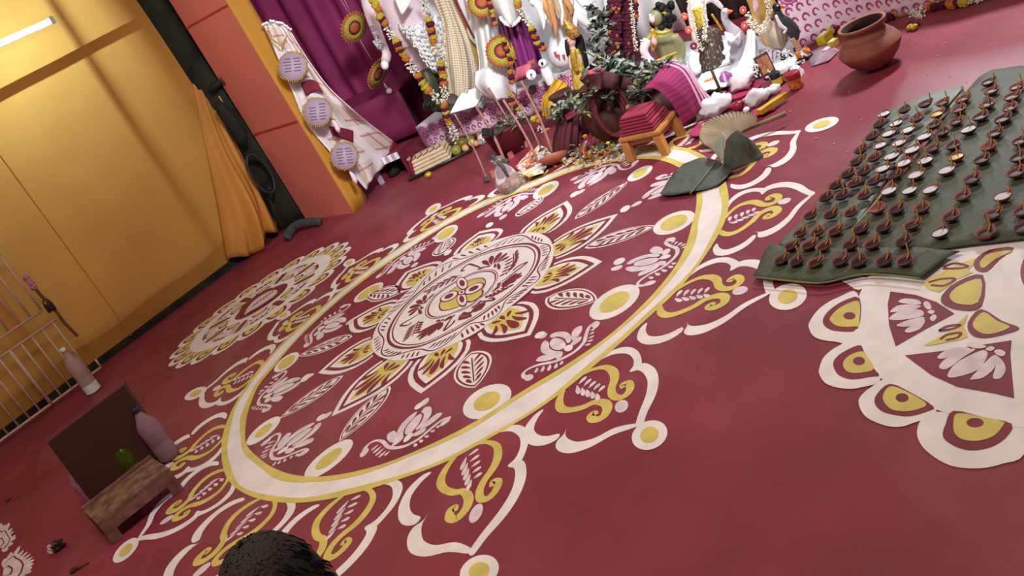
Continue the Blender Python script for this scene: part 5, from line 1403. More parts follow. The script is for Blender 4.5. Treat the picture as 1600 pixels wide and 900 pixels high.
for k, P_ in enumerate([[(884, -10, 8), (898, 10, 9), (914, 22, 7), (926, 26, 1)], [(890, -4, 8), (906, 24, 8), (920, 38, 6), (930, 40, 1)]]):
    m = MB(); ptube(m, P_, YL - .3, 8); part('mane_lock', m, M_white, t)
Mp = mat('pink_claw_paint', (196, 84, 120), rough=.5)
for x, y in ((867, 86), (872, 90), (880, 90), (886, 86)):
    m = MB(); ptube(m, [(x, y - 5, 2.4), (x + 1, y, 2.2), (x + 3, y + 5, .6)], YL - .46, 7); part('claw', m, Mp, t)
for x, y in ((838, -8), (848, -10)):
    m = MB(); pball(m, x, y, 3, YL - .2, 1.5, 2, nu=8, nv=5); part('eye', m, M_blackhair, t)
# ================================================================ crowned figurine
YC = 6.55
t = thing('crowned_figurine', 'small black haired figurine in a tall gold crown and yellow dress', 'figurine', base_of(908, 150, .05))
B = MB(); ptube(B, [(894, 72, 3.6), (896, 80, 6), (900, 90, 8.5), (903, 104, 8), (906, 122, 10), (909, 138, 11)], YC, 12); pball(B, 892, 64, 8, YC, 8, 9.5, nu=14, nv=10); pball(B, 886.5, 65, 1.8, YC - .03, nu=7, nv=5)
for s_ in (-1, 1): ptube(B, [(898 + s_ * 6, 86, 3.2), (899 + s_ * 9, 97, 2.6), (896 + s_ * 4, 104, 2.3)], YC - .03, 8); pball(B, 896 + s_ * 4, 106, 2.6, YC - .04, nu=7, nv=5)
part('body', B, mat('pale_figurine_skin', (220, 178, 166), rough=.5), t, remesh=.006)
m = MB(); ptube(m, [(896, 79, 8), (900, 90, 10), (903, 104, 9.5), (906, 122, 11.5), (909, 138, 13)], YC, 14); part('dress', m, mat('yellow_gold_dress', (204, 172, 74), rough=.5, metal=.2, var=.35, scale=50), t)
m = MB(); ptube(m, [(893, 57, 8), (902, 60, 9), (907, 76, 8), (911, 94, 8), (916, 112, 6)], YC + .06, 10); ptube(m, [(885, 62, 2.5), (886, 74, 3.5), (889, 86, 3)], YC - .01, 8); part('hair', m, M_blackhair, t)
m = MB(); ptube(m, [(899, 58, 8.6), (896, 52, 10), (890, 44, 9), (884, 34, 4), (881, 29, 1)], YC - .02, 12); part('crown', m, mat('ochre_gold_crown', (186, 132, 62), rough=.45, metal=.3, var=.3, scale=70), t)
m = MB()
for x, y in ((884, 40), (890, 47), (896, 52), (901, 54)): pball(m, x, y, 1.8, YC - .10, nu=6, nv=4)
part('crown_jewels', m, mat('green_jewel', (70, 120, 90), rough=.3), t, kind='stuff')
for x, y in ((886, 62), (891, 61)):
    m = MB(); pball(m, x, y, 1.5, YC - .052, .8, .7, nu=7, nv=4); part('eye', m, M_blackhair, t)
m = MB(); pball(m, 888, 69, 1.8, YC - .05, .8, .7, nu=7, nv=4); part('mouth', m, mat('red_lip_paint', (170, 30, 40)), t)
m = MB(); ptube(m, [(895, 78, 5), (897, 96, 5), (902, 112, 3)], YC - .07, 8); part('necklace', m, M_gold, t)
# pink and white small offerings before the lion: white flowers and owl-like pith figures
YOw = at(863, 134, .205).y
t = thing('pith_owl', 'small white pith bird with dark eye under the pink fold', 'figurine', aty(862, 134, YOw))
B = MB(); pball(B, 848, 99, 7.5, YOw, nu=12, nv=9); ptube(B, [(850, 104, 7), (855, 116, 9), (862, 132, 7)], YOw + .02, 10); part('body', B, M_white, t, remesh=.006)
m = MB(); pball(m, 847, 99, 2.2, YOw - .035, nu=8, nv=5); part('eye', m, M_blackhair, t)
t = thing('pith_flower', 'round white pith flower with dark middle below the purple skirt', 'flower', aty(830, 117, 6.6))
for k in range(9):
    a = 2 * PI * k / 9; m = MB(); c = aty(830 + 4.5 * math.cos(a), 117 + 4.5 * math.sin(a), 6.6); m.ball(c, .017, .008, .017, 7, 5); part('petal', m, M_white, t)
m = MB(); pball(m, 830, 117, 2, 6.56, nu=8, nv=5); part('middle', m, mat('slate_paint', (80, 90, 104)), t)
# yellow cloth draped figure and ochre fold behind sticks
t = thing('yellow_cloth', 'ochre yellow folded cloth hanging among the sticks below the crowned figurine', 'cloth', base_of(868, 176))
m = MB(); psheet(m, [[(868, 122), (884, 130, -.05), (896, 142)], [(856, 140), (872, 150, -.1), (890, 156)], [(846, 156), (858, 166, -.1), (872, 166)], [(848, 182), (858, 186, -.05), (866, 184)]], 6.5, 22, 16, .006, fold=.02, nf=4); part('folds', m, mat('ochre_cloth', (196, 150, 40), rough=.7, var=.15), t)
garland('small garland of yellow and orange marigolds hanging over the pink skirt', [(798, 147, 'y'), (802, 149, 'y'), (800, 156, 'm'), (804, 160, 'o'), (806, 166, 'm'), (809, 169, 'y'), (812, 175, 'w'), (815, 181, 'w'), (800, 162, 'o'), (816, 157, 'm'), (820, 163, 'm')], 6.9, 5.5)
garland('small bunch of orange marigolds beside the pink fold', [(797, 113, 'o'), (798, 121, 'm'), (799, 128, 'o'), (822, 106, 'o'), (828, 100, 'o')], 6.75, 5.5, string=False)
garland('short marigold string lying beside the planter', [(833, 186, 'y'), (838, 183, 'o'), (842, 188, 'y'), (846, 193, 'm'), (844, 200, 'w'), (850, 206, 'w'), (856, 204, 'o')], 6.55, 5.2)
# round dark coconut
YCo = at(832, 146, .21).y
m = MB(); pball(m, 832, 140, 7, YCo, nu=12, nv=9)
solo('coconut', m, mat('coconut_husk', (70, 58, 54), rough=.9, var=.3, scale=60), 'small dark round coconut behind the leaning sticks', 'coconut', tuple(aty(832, 140, YCo)))
# ================================================================ middle: leafy pots, olive statue, hanging strands
def leaf_mesh(name, M, L=1.0, Wd=.36, seed=0):
    m = MB(); rn = random.Random(seed)
    def fn(u, v):
        w_ = Wd * math.sin(PI * min(1, v ** .8)) * (1 - .25 * v); return Vector(((u - .5) * 2 * w_ * .5, L * v, .12 * math.sin(v * 2.6) - .18 * abs(u - .5)))
    m.sheet(fn, 4, 6); return mesh(name, m, M)
LM = [leaf_mesh('leaf', M_green, 1, .62, 1), leaf_mesh('leaf', M_green2, 1, .52, 2), leaf_mesh('leaf', mat('deep_green_leaf', (44, 54, 38), rough=.5, var=.3), 1, .66, 3), leaf_mesh('leaf', mat('yellow_green_leaf', (122, 122, 56), rough=.5, var=.25), 1, .45, 4)]
def leafheap(label, spots, Y, n, size, name='leaf_heap', w=(4, 5, 3, 1), group=None):
    """heap of single leaves spread over pixel spots (x, y, spread)"""
    c = aty(spots[0][0], spots[0][1], Y); t = thing(name, label, 'leaves', c, group)
    rn = random.Random(len(label) * 7 + n)
    for _ in range(n):
        x, y, s_ = rn.choice(spots); p = aty(x + rn.gauss(0, s_ * .55), y + rn.gauss(0, s_ * .4), Y + rn.uniform(-.12, .12))
        if p.z < .012: p.z = .012 + rn.random() * .02
        o = link('leaf', rn.choices(LM, w)[0], t, p - ORG[t]); k = size * .68 * rn.uniform(.6, 1.25); o.scale = (k, k, k)
        o.rotation_euler = (rn.uniform(-.9, .9), rn.uniform(-.7, .7), rn.uniform(0, 6.28))
    return t
# three clay ghats dressed with maroon cloth on the floor
M_ghat = mat('dark_red_clay', (66, 30, 28), rough=.6, var=.25, scale=14)
def ghat(label, x, y, r, h, top=True):
    c = at(x, y); t = thing('ritual_pot', label, 'pot', c)
    m = MB(); m.lathe([(0, 0), (r * .5, 0), (r * .92, h * .22), (r, h * .42), (r * .9, h * .62), (r * .55, h * .8), (r * .5, h * .88), (r * .68, h * .97), (r * .68, h), (r * .5, h * .97), (0, h * .9)], 24, c); part('body', m, M_ghat, t)
    return t, c
t, c = ghat('dark ritual pot wound with maroon rope rings below the leaf heap', 968, 214, .145, .34)
for k in range(3):
    m = MB(); rr_ = .11 + .008 * k
    cc = c + Vector((-.02 + k * .01, -.15, .19)); ring = [cc + Vector((rr_ * math.cos(a) * .72, -.012 * k, rr_ * math.sin(a) * 1.15)) for a in [2 * PI * j / 24 for j in range(24)]]
    m.tube(ring, .010, 6, closed=True); part('rope_ring', m, mat('dark_maroon_rope', (92, 30, 40), rough=.85, var=.3, scale=60), t)
t, c = ghat('dark ritual pot under the maroon folded cloth beside the shallow bowl', 908, 214, .11, .30)
t, c = ghat('dark ritual pot under the striped magenta towel', 1044, 196, .11, .24)
# maroon cloth wraps
def wrap(name, label, rows, Y, M, fold=.02, nf=4, cat='cloth', **kw):
    t = thing(name, label, cat, aty(rows[-1][0][0], rows[-1][0][1], Y)); m = MB(); psheet(m, rows, Y, kw.get('nu', 20), kw.get('nv', 14), .006, fold=fold, nf=nf); part('cloth', m, M, t); return t
wrap('maroon_cloth', 'deep maroon cloth folded like a fan beside the shallow bowl', [[(873, 186), (888, 184, -.08), (905, 172)], [(866, 205), (884, 208, -.16), (908, 200)], [(862, 228), (882, 234, -.18), (906, 230)], [(864, 238), (880, 246, -.16), (898, 246)]], 5.83, M_mard, .02, 5)
wrap('maroon_cloth', 'bright maroon cloth strip along the edge of the leaf heap', [[(882, 180), (900, 170, -.06), (918, 158)], [(885, 188), (905, 178, -.08), (922, 166)]], 5.72, M_mar, .01, 2)
wrap('maroon_cloth', 'maroon cloth tent hanging over the rope ringed pot', [[(905, 124), (940, 112, -.1), (982, 120)], [(914, 134), (946, 126, -.12), (980, 130)], [(910, 144), (940, 138, -.12), (976, 140)]], 5.40, mat('dusky_red_cloth', (62, 24, 26), rough=.8, var=.2), .03, 3)
wrap('maroon_cloth', 'pink maroon cloth roll lying on the leaf heap', [[(906, 120), (920, 110, -.04), (938, 104)], [(910, 130), (926, 122, -.08), (942, 114)]], 5.45, mat('rose_cloth', (168, 60, 88), rough=.7, var=.2), .012, 4)
wrap('dark_cloth', 'nearly black maroon cloth hanging behind the ritual pots', [[(880, 148), (960, 128), (1060, 140)], [(872, 180), (960, 162), (1075, 158)], [(880, 216), (965, 190), (1066, 170)]], 6.05, mat('blackish_maroon_cloth', (40, 20, 20), rough=.9, var=.4, scale=6), .03, 6, nu=40)
leafheap('heap of dark and silvery bael leaves on top of the ritual pots', [(940, 106, 20), (960, 100, 18), (980, 112, 18), (925, 116, 12), (1000, 108, 14)], 5.52, 270, .085)
leafheap('silvery leaves spilling beside the striped towel', [(1018, 118, 12), (1005, 128, 12), (1035, 104, 10), (1000, 140, 8)], 5.22, 110, .085, w=(3, 6, 2, 1))
leafheap('leaves and yellow stamens heaped at the near side of the ritual pots', [(880, 168, 10), (888, 158, 9), (872, 180, 8), (898, 160, 7)], 5.75, 100, .075, w=(4, 5, 2, 2))
leafheap('dark leaves hanging between the ritual pots', [(930, 140, 9), (985, 150, 12), (1000, 158, 10), (950, 150, 9), (912, 175, 8), (1015, 150, 9)], 5.38, 130, .085, w=(3, 1, 6, 2))
leafheap('loose leaves among the flower petals on the floor', [(920, 232, 16), (945, 232, 16), (965, 236, 12), (900, 246, 10)], 5.15, 60, .05, w=(4, 3, 3, 2))
# flower petals on the floor
m = MB(); rn = random.Random(5)
for _ in range(620):
    x = rn.gauss(930, 26); y = 246 - (x - 930) * .22 + rn.gauss(-6, 8)
    if y > 262: continue
    p = at(x, y, .004 + rn.random() * .02); a = rn.uniform(0, 6.28); r_ = rn.uniform(.006, .013)
    m.cm = rn.choice((0, 0, 1, 1, 2, 3, 3)); d1 = Vector((math.cos(a), math.sin(a), rn.uniform(-.4, .4))) * r_; d2 = Vector((-math.sin(a), math.cos(a), rn.uniform(-.4, .4))) * r_ * .6
    m.F(m.V(p - d1), m.V(p - d2), m.V(p + d1), m.V(p + d2))
solo('flower_petals', m, [M_fo, M_fy, M_fm, M_green], 'scattered orange and yellow flower petals before the ritual pots', 'petals', tuple(at(930, 240)), kind='stuff', smooth=False)
garland('scattered whole marigold heads lying before the ritual pots', [(914, 213, 'o'), (946, 228, 'o'), (950, 224, 'y'), (948, 240, 'o'), (930, 246, 'o'), (913, 238, 'o'), (972, 219, 'y'), (918, 230, 'm'), (908, 252, 'y')], 5.2, 4.0, string=False)
# dark red hanging strands and leaf sprays behind
rn = random.Random(8)
for i, (x0, x1, n_) in enumerate([(960, 964, 5), (986, 990, 5), (973, 977, 4)]):
    pts = []
    for k in range(n_):
        xx = lerp(x0, x1, .5) + (k - n_ / 2) * 3.6
        pts += [(xx + rn.uniform(-2, 2), y, rn.choice('mmmmmmmo')) for y in range(-10, 94 - 5 * k, 6)]
    garland('dark red hanging flower strands, %s of the three thick bunches' % ['first', 'last', 'middle'][i], pts, 6.5 + .05 * i, 4.2, string=False)
garland('thin cream tuberose strand between the dark red strands', [(986 + (y / 80) * 8, y, 'w') for y in range(-6, 84, 6)], 6.42, 3.6)
leafheap('spray of silvery leaves hanging beside the dark red strands', [(945, 20, 8), (952, 40, 8), (938, 55, 8), (930, 75, 7), (955, 70, 7), (940, 35, 6)], 6.55, 140, .085, 'leaf_spray', w=(4, 5, 3, 0))
leafheap('dark leaves hanging before the white fur of the lion', [(925, 12, 5), (928, 40, 5), (930, 62, 5)], 6.7, 50, .085, 'leaf_spray', w=(5, 2, 4, 0))
# olive statue
YA = 6.25
t = thing('olive_statue', 'olive green statue with black curly hair and pale face beside the striped towel', 'statue', (aty(1040, 130, YA).x, YA, .0))
B = MB()
ptube(B, [(1052, 108, 19), (1046, 90, 16), (1040, 70, 18), (1034, 54, 17), (1030, 44, 7), (1026, 36, 7)], YA, 14, .75)
pball(B, 1024, 28, 11, YA - .02, 12, 13, nu=14, nv=10); pball(B, 1016, 31, 2.6, YA - .06, nu=8, nv=5)
ptube(B, [(1022, 54, 8), (1010, 64, 7), (1006, 78, 6), (1010, 88, 5), (1016, 94, 4.6)], YA - .06, 10)
ptube(B, [(1052, 56, 9), (1064, 74, 7.5), (1064, 92, 6), (1052, 98, 5)], YA - .02, 10)
pball(B, 1019, 97, 5, YA - .08, 4, 4, nu=9, nv=6)
for k in range(4): ptube(B, [(1018 + k * 2, 96 - k * 1.2, 1.7), (1022 + k * 2, 99 - k, 1.6), (1024 + k * 1.6, 103 - k, 1.2)], YA - .10, 6)
ptube(B, [(1016, 99, 1.7), (1017, 103, 1.5), (1020, 105, 1.2)], YA - .10, 6)
ptube(B, [(1052, 104, 20), (1072, 122, 14), (1060, 140, 9)], YA, 10)
part('body', B, mat('olive_clay_skin', (132, 130, 92), rough=.4, var=.1), t, remesh=.010)
m = MB(); rn2 = random.Random(3)
for _ in range(80): pball(m, 1036 + rn2.gauss(0, 6.5), 28 + rn2.gauss(0, 9), rn2.uniform(4.5, 7), YA + rn2.uniform(-.02, .1), nu=6, nv=4)
part('hair', m, M_blackhair, t)
m = MB(); pball(m, 1018, 29, 4.6, YA - .055, 5, 8, nu=12, nv=8); part('face', m, M_ivory, t, label='pale painted face')
for x, y in ((1013, 25), (1018, 24)):
    m = MB(); pball(m, x, y, 1.6, YA - .085, .8, .8, nu=7, nv=4); part('eye', m, M_blackhair, t)
m = MB(); pball(m, 1015, 35, 1.8, YA - .08, .8, .7, nu=7, nv=4); part('mouth', m, mat('red_lip_paint', (170, 30, 40)), t)
m = MB()
for y_, r_ in ((62, 8), (66, 7.8), (70, 7.4), (84, 6.6), (88, 6.2)): ptube(m, [(1009 - abs(y_ - 76) * .1, y_, r_), (1009 - abs(y_ - 76) * .1, y_ + 2, r_)], YA - .06, 10, 1, 1)
part('armlets', m, M_white, t, kind='stuff')
m = MB(); ptube(m, [(1012, 62, 7.6), (1006, 76, 7), (1009, 86, 6), (1015, 94, 5.4), (1020, 98, 5)], YA - .065, 10); part('white_sleeve', m, M_ivory, t)
m = MB(); ptube(m, [(1012, 97, 6), (1020, 97, 6.5)], YA - .08, 8, 1, 1); part('white_cuff', m, M_white, t)
m = MB(); ptube(m, [(1018, 46, 3), (1022, 54, 4.5), (1022, 66, 7), (1020, 76, 3), (1019, 80, .8)], YA - .20, 8, .5); ptube(m, [(1020, 50, 2.5), (1034, 52, 3), (1048, 48, 2.5)], YA - .17, 8); part('necklace', m, M_gold, t)
m = MB(); pball(m, 1022, 65, 4.2, YA - .25, 2, 6, nu=9, nv=6); part('pendant', m, mat('pink_pendant', (214, 170, 182), rough=.4), t)
m = MB(); ptube(m, [(1026, 96, 2.4), (1042, 88, 2.4), (1058, 82, 2)], YA - .22, 6); part('gold_belt', m, M_gold, t)
m = MB(); ptube(m, [(1038, 18, 1.2), (1040, 24, 1.2)], YA - .1, 5, 1, 1); ptube(m, [(1035, 20, 1.2), (1043, 21, 1.2)], YA - .1, 5, 1, 1); part('hair_pin', m, M_gold, t)
# striped towel
M_towel = checks('striped_magenta_towel', (152, 40, 98), (206, 96, 142), 0, 16, .32, lines2=(232, 190, 208), freq2=(0, 0))
def towelmat():
    m = checks('striped_magenta_cloth', (140, 44, 88), (108, 32, 68), 0, 13, .35)
    return m
t = thing('striped_towel', 'magenta towel with pale pink stripes draped over a ritual pot', 'towel', at(1075, 200))
YT = 5.04
def towel_rows(dx=0.0): return [[(1001, 142), (1018, 126, .0), (1040, 98, .1), (1056, 94, .16)], [(1022, 138, -.02), (1042, 128, -.04), (1066, 108, .06), (1078, 110, .12)], [(1046, 158, -.06), (1062, 148, -.06), (1084, 136, .02), (1096, 138, .08)], [(1068, 194, -.04), (1080, 186, -.04), (1098, 166, .0), (1113, 154, .06)]]
m = MB(); psheet(m, towel_rows(), YT, 24, 24, .006, fold=.006, nf=3); part('cloth', m, towelmat(), t)
m = MB()
R_ = towel_rows()
for u in (.64, .74, .84, .94):
    pts = []
    for r in R_:
        sm = smoothline([Vector((q[0], q[1], q[2] if len(q) > 2 else 0)) for q in r], False, 6); q = u * (len(sm) - 1); i = min(int(q), len(sm) - 2); pts.append(sm[i].lerp(sm[i + 1], q - i))
    pts = smoothline(pts, False, 5)
    m2 = MB()
    P = [aty(p.x, p.y, YT + p.z - .012) for p in pts]
    for a_, b_ in zip(P, P[1:]): pass
    m.tube(P, .0065, 5, flat=.4)
part('pale_stripes', m, mat('pale_pink_stripe', (206, 160, 182), rough=.8), t, label='pale pink woven stripes', kind='stuff')
# ================================================================ garland hung statue, goose, gold statue, dark bird
YV = 6.0
t = thing('garlanded_statue', 'statue with yellow breast ornament and dark beaded skirt under cream garlands', 'statue', (aty(1098, 130, YV).x, YV, .0))
B = MB(); ptube(B, [(1112, 128, 18), (1106, 100, 18), (1098, 70, 15), (1092, 40, 15), (1088, 10, 16), (1084, -6, 8), (1082, -20, 8)], YV + .05, 14, .8); pball(B, 1080, -32, 13, YV + .03, 13, 16, nu=14, nv=10)
ptube(B, [(1096, 4, 7), (1112, -2, 6), (1124, 8, 5), (1130, 14, 4)], YV - .08, 8)
part('body', B, M_ivory, t, remesh=.011)
m = MB(); ptube(m, [(1088, 12, 8), (1092, 26, 10), (1097, 42, 8), (1101, 54, 3)], YV - .14, 10, .5); part('breast_ornament', m, mat('yellow_tinsel', (202, 176, 60), rough=.5, metal=.25, var=.4, scale=70), t)
m = MB(); psheet(m, [[(1088, 46), (1104, 40, -.1), (1124, 46)], [(1090, 76), (1110, 76, -.16), (1130, 74)], [(1094, 106), (1112, 110, -.16), (1132, 96)], [(1100, 124), (1114, 126, -.1), (1128, 110)]], YV - .10, 18, 14, .006, fold=.014, nf=5); part('beaded_skirt', m, mat('dark_beaded_net', (74, 58, 48), rough=.6, var=.6, scale=60, rgb2=(170, 160, 144), fac=(.56, .64)), t)
m = MB(); ptube(m, [(1086, 82, 7), (1084, 98, 9), (1088, 108, 9), (1092, 112, 6)], YV - .22, 10); part('white_hem', m, M_whitec, t)
garland('cream tuberose garland on the near side of the garlanded statue', along([(1076, -8), (1079, 18), (1084, 44), (1090, 62), (1098, 80)], 'w', 4.6), YV - .30, 4.2)
garland('cream tuberose garland on the far side of the garlanded statue', along([(1100, -8), (1099, 18), (1102, 40), (1100, 62)], 'w', 4.6), YV - .32, 4.6)
for i, (x, y) in enumerate([(1069, 26), (1076, 47), (1084, 72)]):
    t = thing('coral_rosette', '%s coral rosette tied left of the cream garland' % ['upper', 'middle', 'lower dark'][i] if False else ['upper coral rosette with a pink bud', 'middle coral rosette below the pink bud', 'lowest dark red rosette near the white hem'][i], 'rosette', aty(x, y, YV - .25))
    for k in range(8):
        a = 2 * PI * k / 8; m = MB(); pball(m, x + 3.6 * math.cos(a), y + 3.8 * math.sin(a), 2.8, YV - .25, 1.6, 2.8, nu=7, nv=5); part('petal', m, M_rose if i < 2 else M_mar, t)
    m = MB(); pball(m, x, y, 1.6, YV - .29, nu=7, nv=5); part('middle', m, M_white, t)
m = MB(); ptube(m, [(1112, 22, 1.6), (1120, 34, 2), (1128, 47, 1.6)], YV - .36, 6)
solo('gold_stick', m, M_gold, 'short gold stick slanting between goose neck and cream garland', 'stick', tuple(aty(1120, 34, YV - .36)))
YSw = 5.75
t = thing('goose_statue', 'white clay goose with orange beak and curled wing beside the garlanded statue', 'statue', (aty(1150, 100, YSw).x, YSw, aty(1150, 100, YSw).z))
B = MB(); ptube(B, [(1133, 16, 5), (1131, 22, 5.5), (1133, 32, 6), (1141, 43, 8), (1149, 56, 14), (1153, 72, 16), (1150, 88, 12), (1140, 94, 4)], YSw, 14, .9); pball(B, 1133, 19, 7.2, YSw - .005, 7, 7.4, nu=14, nv=10); part('body', B, mat('white_goose_clay', (176, 168, 178), rough=.4, var=.08, scale=6), t, remesh=.008)
m = MB(); ptube(m, [(1136, 18, 4), (1141, 18, 2.8), (1145, 16.5, .8)], YSw - .02, 8); part('beak', m, mat('orange_beak', (222, 110, 56), rough=.5), t)
m = MB(); pball(m, 1131, 20, 1.3, YSw - .075, nu=7, nv=5); part('eye', m, mat('slate_eye', (70, 84, 110)), t)
for k in range(4):
    m = MB(); ptube(m, [(1133 + k * 3, 50 + k * 1, 1.6), (1137 + k * 4, 60 + k * .5, 2.4), (1144 + k * 3.4, 64 - k * 2, 2.0), (1150 + k * 2, 58 - k * 3, 1)], YSw - .15 + .01 * k, 7); part('wing_feather', m, M_white, t)
m = MB(); ptube(m, [(1140, 72, 3), (1136, 78, 5), (1130, 84, 3)], YSw - .14, 7); part('foot', m, M_white, t)
m = MB(); m.lathe([(0, 0), (.09, 0), (.095, .025), (.08, .03), (0, .03)], 20, aty(1148, 95, YSw) - UP * .03); part('stand', m, mat('brown_stand', (96, 62, 56), rough=.6), t)
YK = 5.62
t = thing('gold_statue', 'statue in gold tunic and gold net skirt standing beside the dark bird', 'statue', (aty(1212, 90, YK).x, YK, .02))
B = MB(); ptube(B, [(1212, 80, 9), (1204, 58, 14), (1194, 34, 15), (1186, 8, 16), (1180, -14, 17), (1176, -28, 7), (1174, -38, 8)], YK + .06, 14, .8); pball(B, 1171, -52, 14, YK + .04, 14, 17, nu=14, nv=10)
ptube(B, [(1208, 60, 9), (1214, 80, 7), (1222, 100, 5)], YK + .04, 8); ptube(B, [(1218, 56, 9), (1234, 74, 6), (1246, 88, 4.5), (1254, 92, 3.5)], YK - .02, 8)
ptube(B, [(1194, -6, 7), (1210, 8, 6), (1206, 24, 5)], YK - .1, 8)
part('body', B, mat('gold_statue_skin', (206, 164, 110), rough=.45), t, remesh=.011)
m = MB(); ptube(m, [(1200, 30, 15), (1190, 12, 17), (1183, -8, 18)], YK + .05, 14, .85, 3); part('tunic', m, mat('tan_gold_cloth', (198, 156, 88), rough=.5, metal=.2, var=.2), t)
m = MB(); psheet(m, [[(1192, 34), (1206, 32, -.1), (1222, 36)], [(1196, 56), (1212, 56, -.14), (1226, 54)], [(1206, 74), (1218, 76, -.1), (1226, 72)]], YK - .08, 14, 10, .006, fold=.01, nf=4); part('net_skirt', m, M_net, t)
m = MB(); ptube(m, [(1178, -8, 1.5), (1180, 4, 4), (1181, 12, 5.5), (1180, 20, 1.5)], YK - .14, 8, .5); part('pendant', m, mat('pink_pendant', (214, 170, 182)), t)
garland('cream tuberose garland crossing the gold tunic', along([(1196, -6), (1202, 14), (1198, 34), (1186, 46), (1176, 34), (1168, 22)], 'w', 4.6) , YK - .24, 4.6)
garland('loose cream tuberoses hanging below the gold tunic', along([(1170, 34), (1180, 48), (1190, 52), (1196, 40)], 'w', 4.6), YK - .28, 4.2)
for i, (x, y) in enumerate([(1161, 16), (1163, 40)]):
    t = thing('coral_rosette', ['coral rosette hanging just behind the goose head', 'coral rosette hanging below the one behind the goose head'][i], 'rosette', aty(x, y, YK - .05))
    for k in range(8):
        a = 2 * PI * k / 8; m = MB(); pball(m, x + 3.4 * math.cos(a), y + 4.2 * math.sin(a), 2.8, YK - .05, 1.6, 2.8, nu=7, nv=5); part('petal', m, M_rose, t)
    m = MB(); pball(m, x, y, 1.5, YK - .09, nu=7, nv=5); part('middle', m, M_white, t)
YPk = 5.12
t = thing('dark_bird_statue', 'dark grey bird statue before the printed platform skirt', 'statue', (aty(1240, 88, YPk).x, YPk, .0))
B = MB(); ptube(B, [(1214, 8, 6), (1213, 16, 6), (1218, 26, 7), (1228, 36, 11), (1238, 48, 12), (1242, 58, 8), (1240, 66, 4)], YPk, 14, .85); part('body', B, mat('charcoal_bird_paint', (62, 64, 68), rough=.35, var=.15), t, remesh=.008)
m = MB(); pball(m, 1213, 11, 6.5, YPk - .01, nu=10, nv=7); part('head', m, M_blackhair, t)
m = MB(); pball(m, 1215, 9, 1.4, YPk - .075, nu=6, nv=4); part('eye', m, M_white, t)
m = MB(); ptube(m, [(1219, 10, 3.2), (1224, 11, 2.4), (1227, 12, .6)], YPk - .01, 7); part('beak', m, mat('orange_beak', (222, 110, 56)), t)
m = MB(); ptube(m, [(1212, 24, 2), (1220, 40, 3), (1228, 46, 2.4), (1224, 52, 1.6)], YPk - .12, 7); part('breast_ribbon', m, M_white, t)
m = MB(); ptube(m, [(1238, 58, 6), (1244, 68, 4.6), (1250, 78, 3.2)], YPk, 8); part('thigh', m, mat('tan_leg_paint', (206, 172, 140), rough=.5), t)
m = MB(); ptube(m, [(1250, 78, 3), (1254, 84, 2.2), (1262, 88, 1.2)], YPk, 6); ptube(m, [(1253, 84, 2), (1254, 90, 1)], YPk - .02, 6); part('foot', m, M_white, t)
# white cloths under and behind the figures
def hung(name, label, pts, h, M, nf):
    P = smoothline([Vector((q.x, q.y, 0)) for q in pts], False, 8); t = thing(name, label, 'cloth', P[len(P) // 2]); m = MB()
    def fn(u, v):
        q = u * (len(P) - 1); i = min(int(q), len(P) - 2); p = P[i].lerp(P[i + 1], q - i); p.z = .01 + h * v; return p + Vector((0, -1, 0)) * .025 * math.sin(u * nf * 2 * PI + v)
    m.sheet(fn, 70, 8, .005); part('cloth', m, M, t)
hung('backdrop_cloth', 'plain white cloth hung behind the whole row of statues', [aty(728, 130, 8.25), aty(865, 90, 7.95), aty(995, 60, 7.5), aty(1090, 50, 7.05)], 2.3, M_whitec, 9)
hung('dark_backdrop', 'dark brown cloth hung behind the goose and the gold statue', [aty(1082, 60, 7.0), aty(1150, 50, 6.7), aty(1230, 40, 6.3)], 2.3, mat('dark_brown_cloth', (58, 46, 42), rough=.9, var=.3, scale=8), 6)
m = MB(); P = [at(*q, .006) for q in ((1085, 150), (1125, 140), (1160, 128), (1235, 108), (1262, 90), (1240, 60), (1140, 55), (1050, 70), (1020, 110))]
m.prism(P if sum(P[i - 1].x * P[i].y - P[i].x * P[i - 1].y for i in range(len(P))) > 0 else P[::-1], (0, 0, .006))
solo('ground_cloth', m, mat('grey_white_cotton', (206, 210, 216), rough=.8, var=.06), 'grey white cloth spread on the floor under the goose and the gold statue', 'cloth', tuple(at(1150, 100)), smooth=False)
wrap('white_cloth', 'white cloth falling in a point below the goose', [[(1168, 48), (1174, 46, -.04), (1180, 54)], [(1160, 84), (1172, 88, -.12), (1186, 92)], [(1146, 112), (1166, 122, -.2), (1192, 118)], [(1146, 140, -.25), (1164, 142, -.35), (1182, 132, -.3)]], 5.55, M_whitec, .014, 3)
wrap('white_cloth', 'white cloth spread on the floor behind the orange flower head', [[(1096, 116), (1118, 108), (1146, 98)], [(1090, 128, -.15), (1114, 122, -.2), (1142, 116, -.2)], [(1100, 142, -.4), (1120, 138, -.45), (1142, 132, -.45)]], 5.75, mat('grey_white_cotton', (206, 210, 216), rough=.8, var=.06), .012, 3)
wrap('white_cloth', 'grey white frill hanging below the net skirt', [[(1188, 84), (1204, 76, -.04), (1222, 84)], [(1190, 98), (1204, 96, -.08), (1220, 100)]], 5.42, mat('grey_lilac_frill', (196, 182, 196), rough=.8, var=.15), .014, 6)
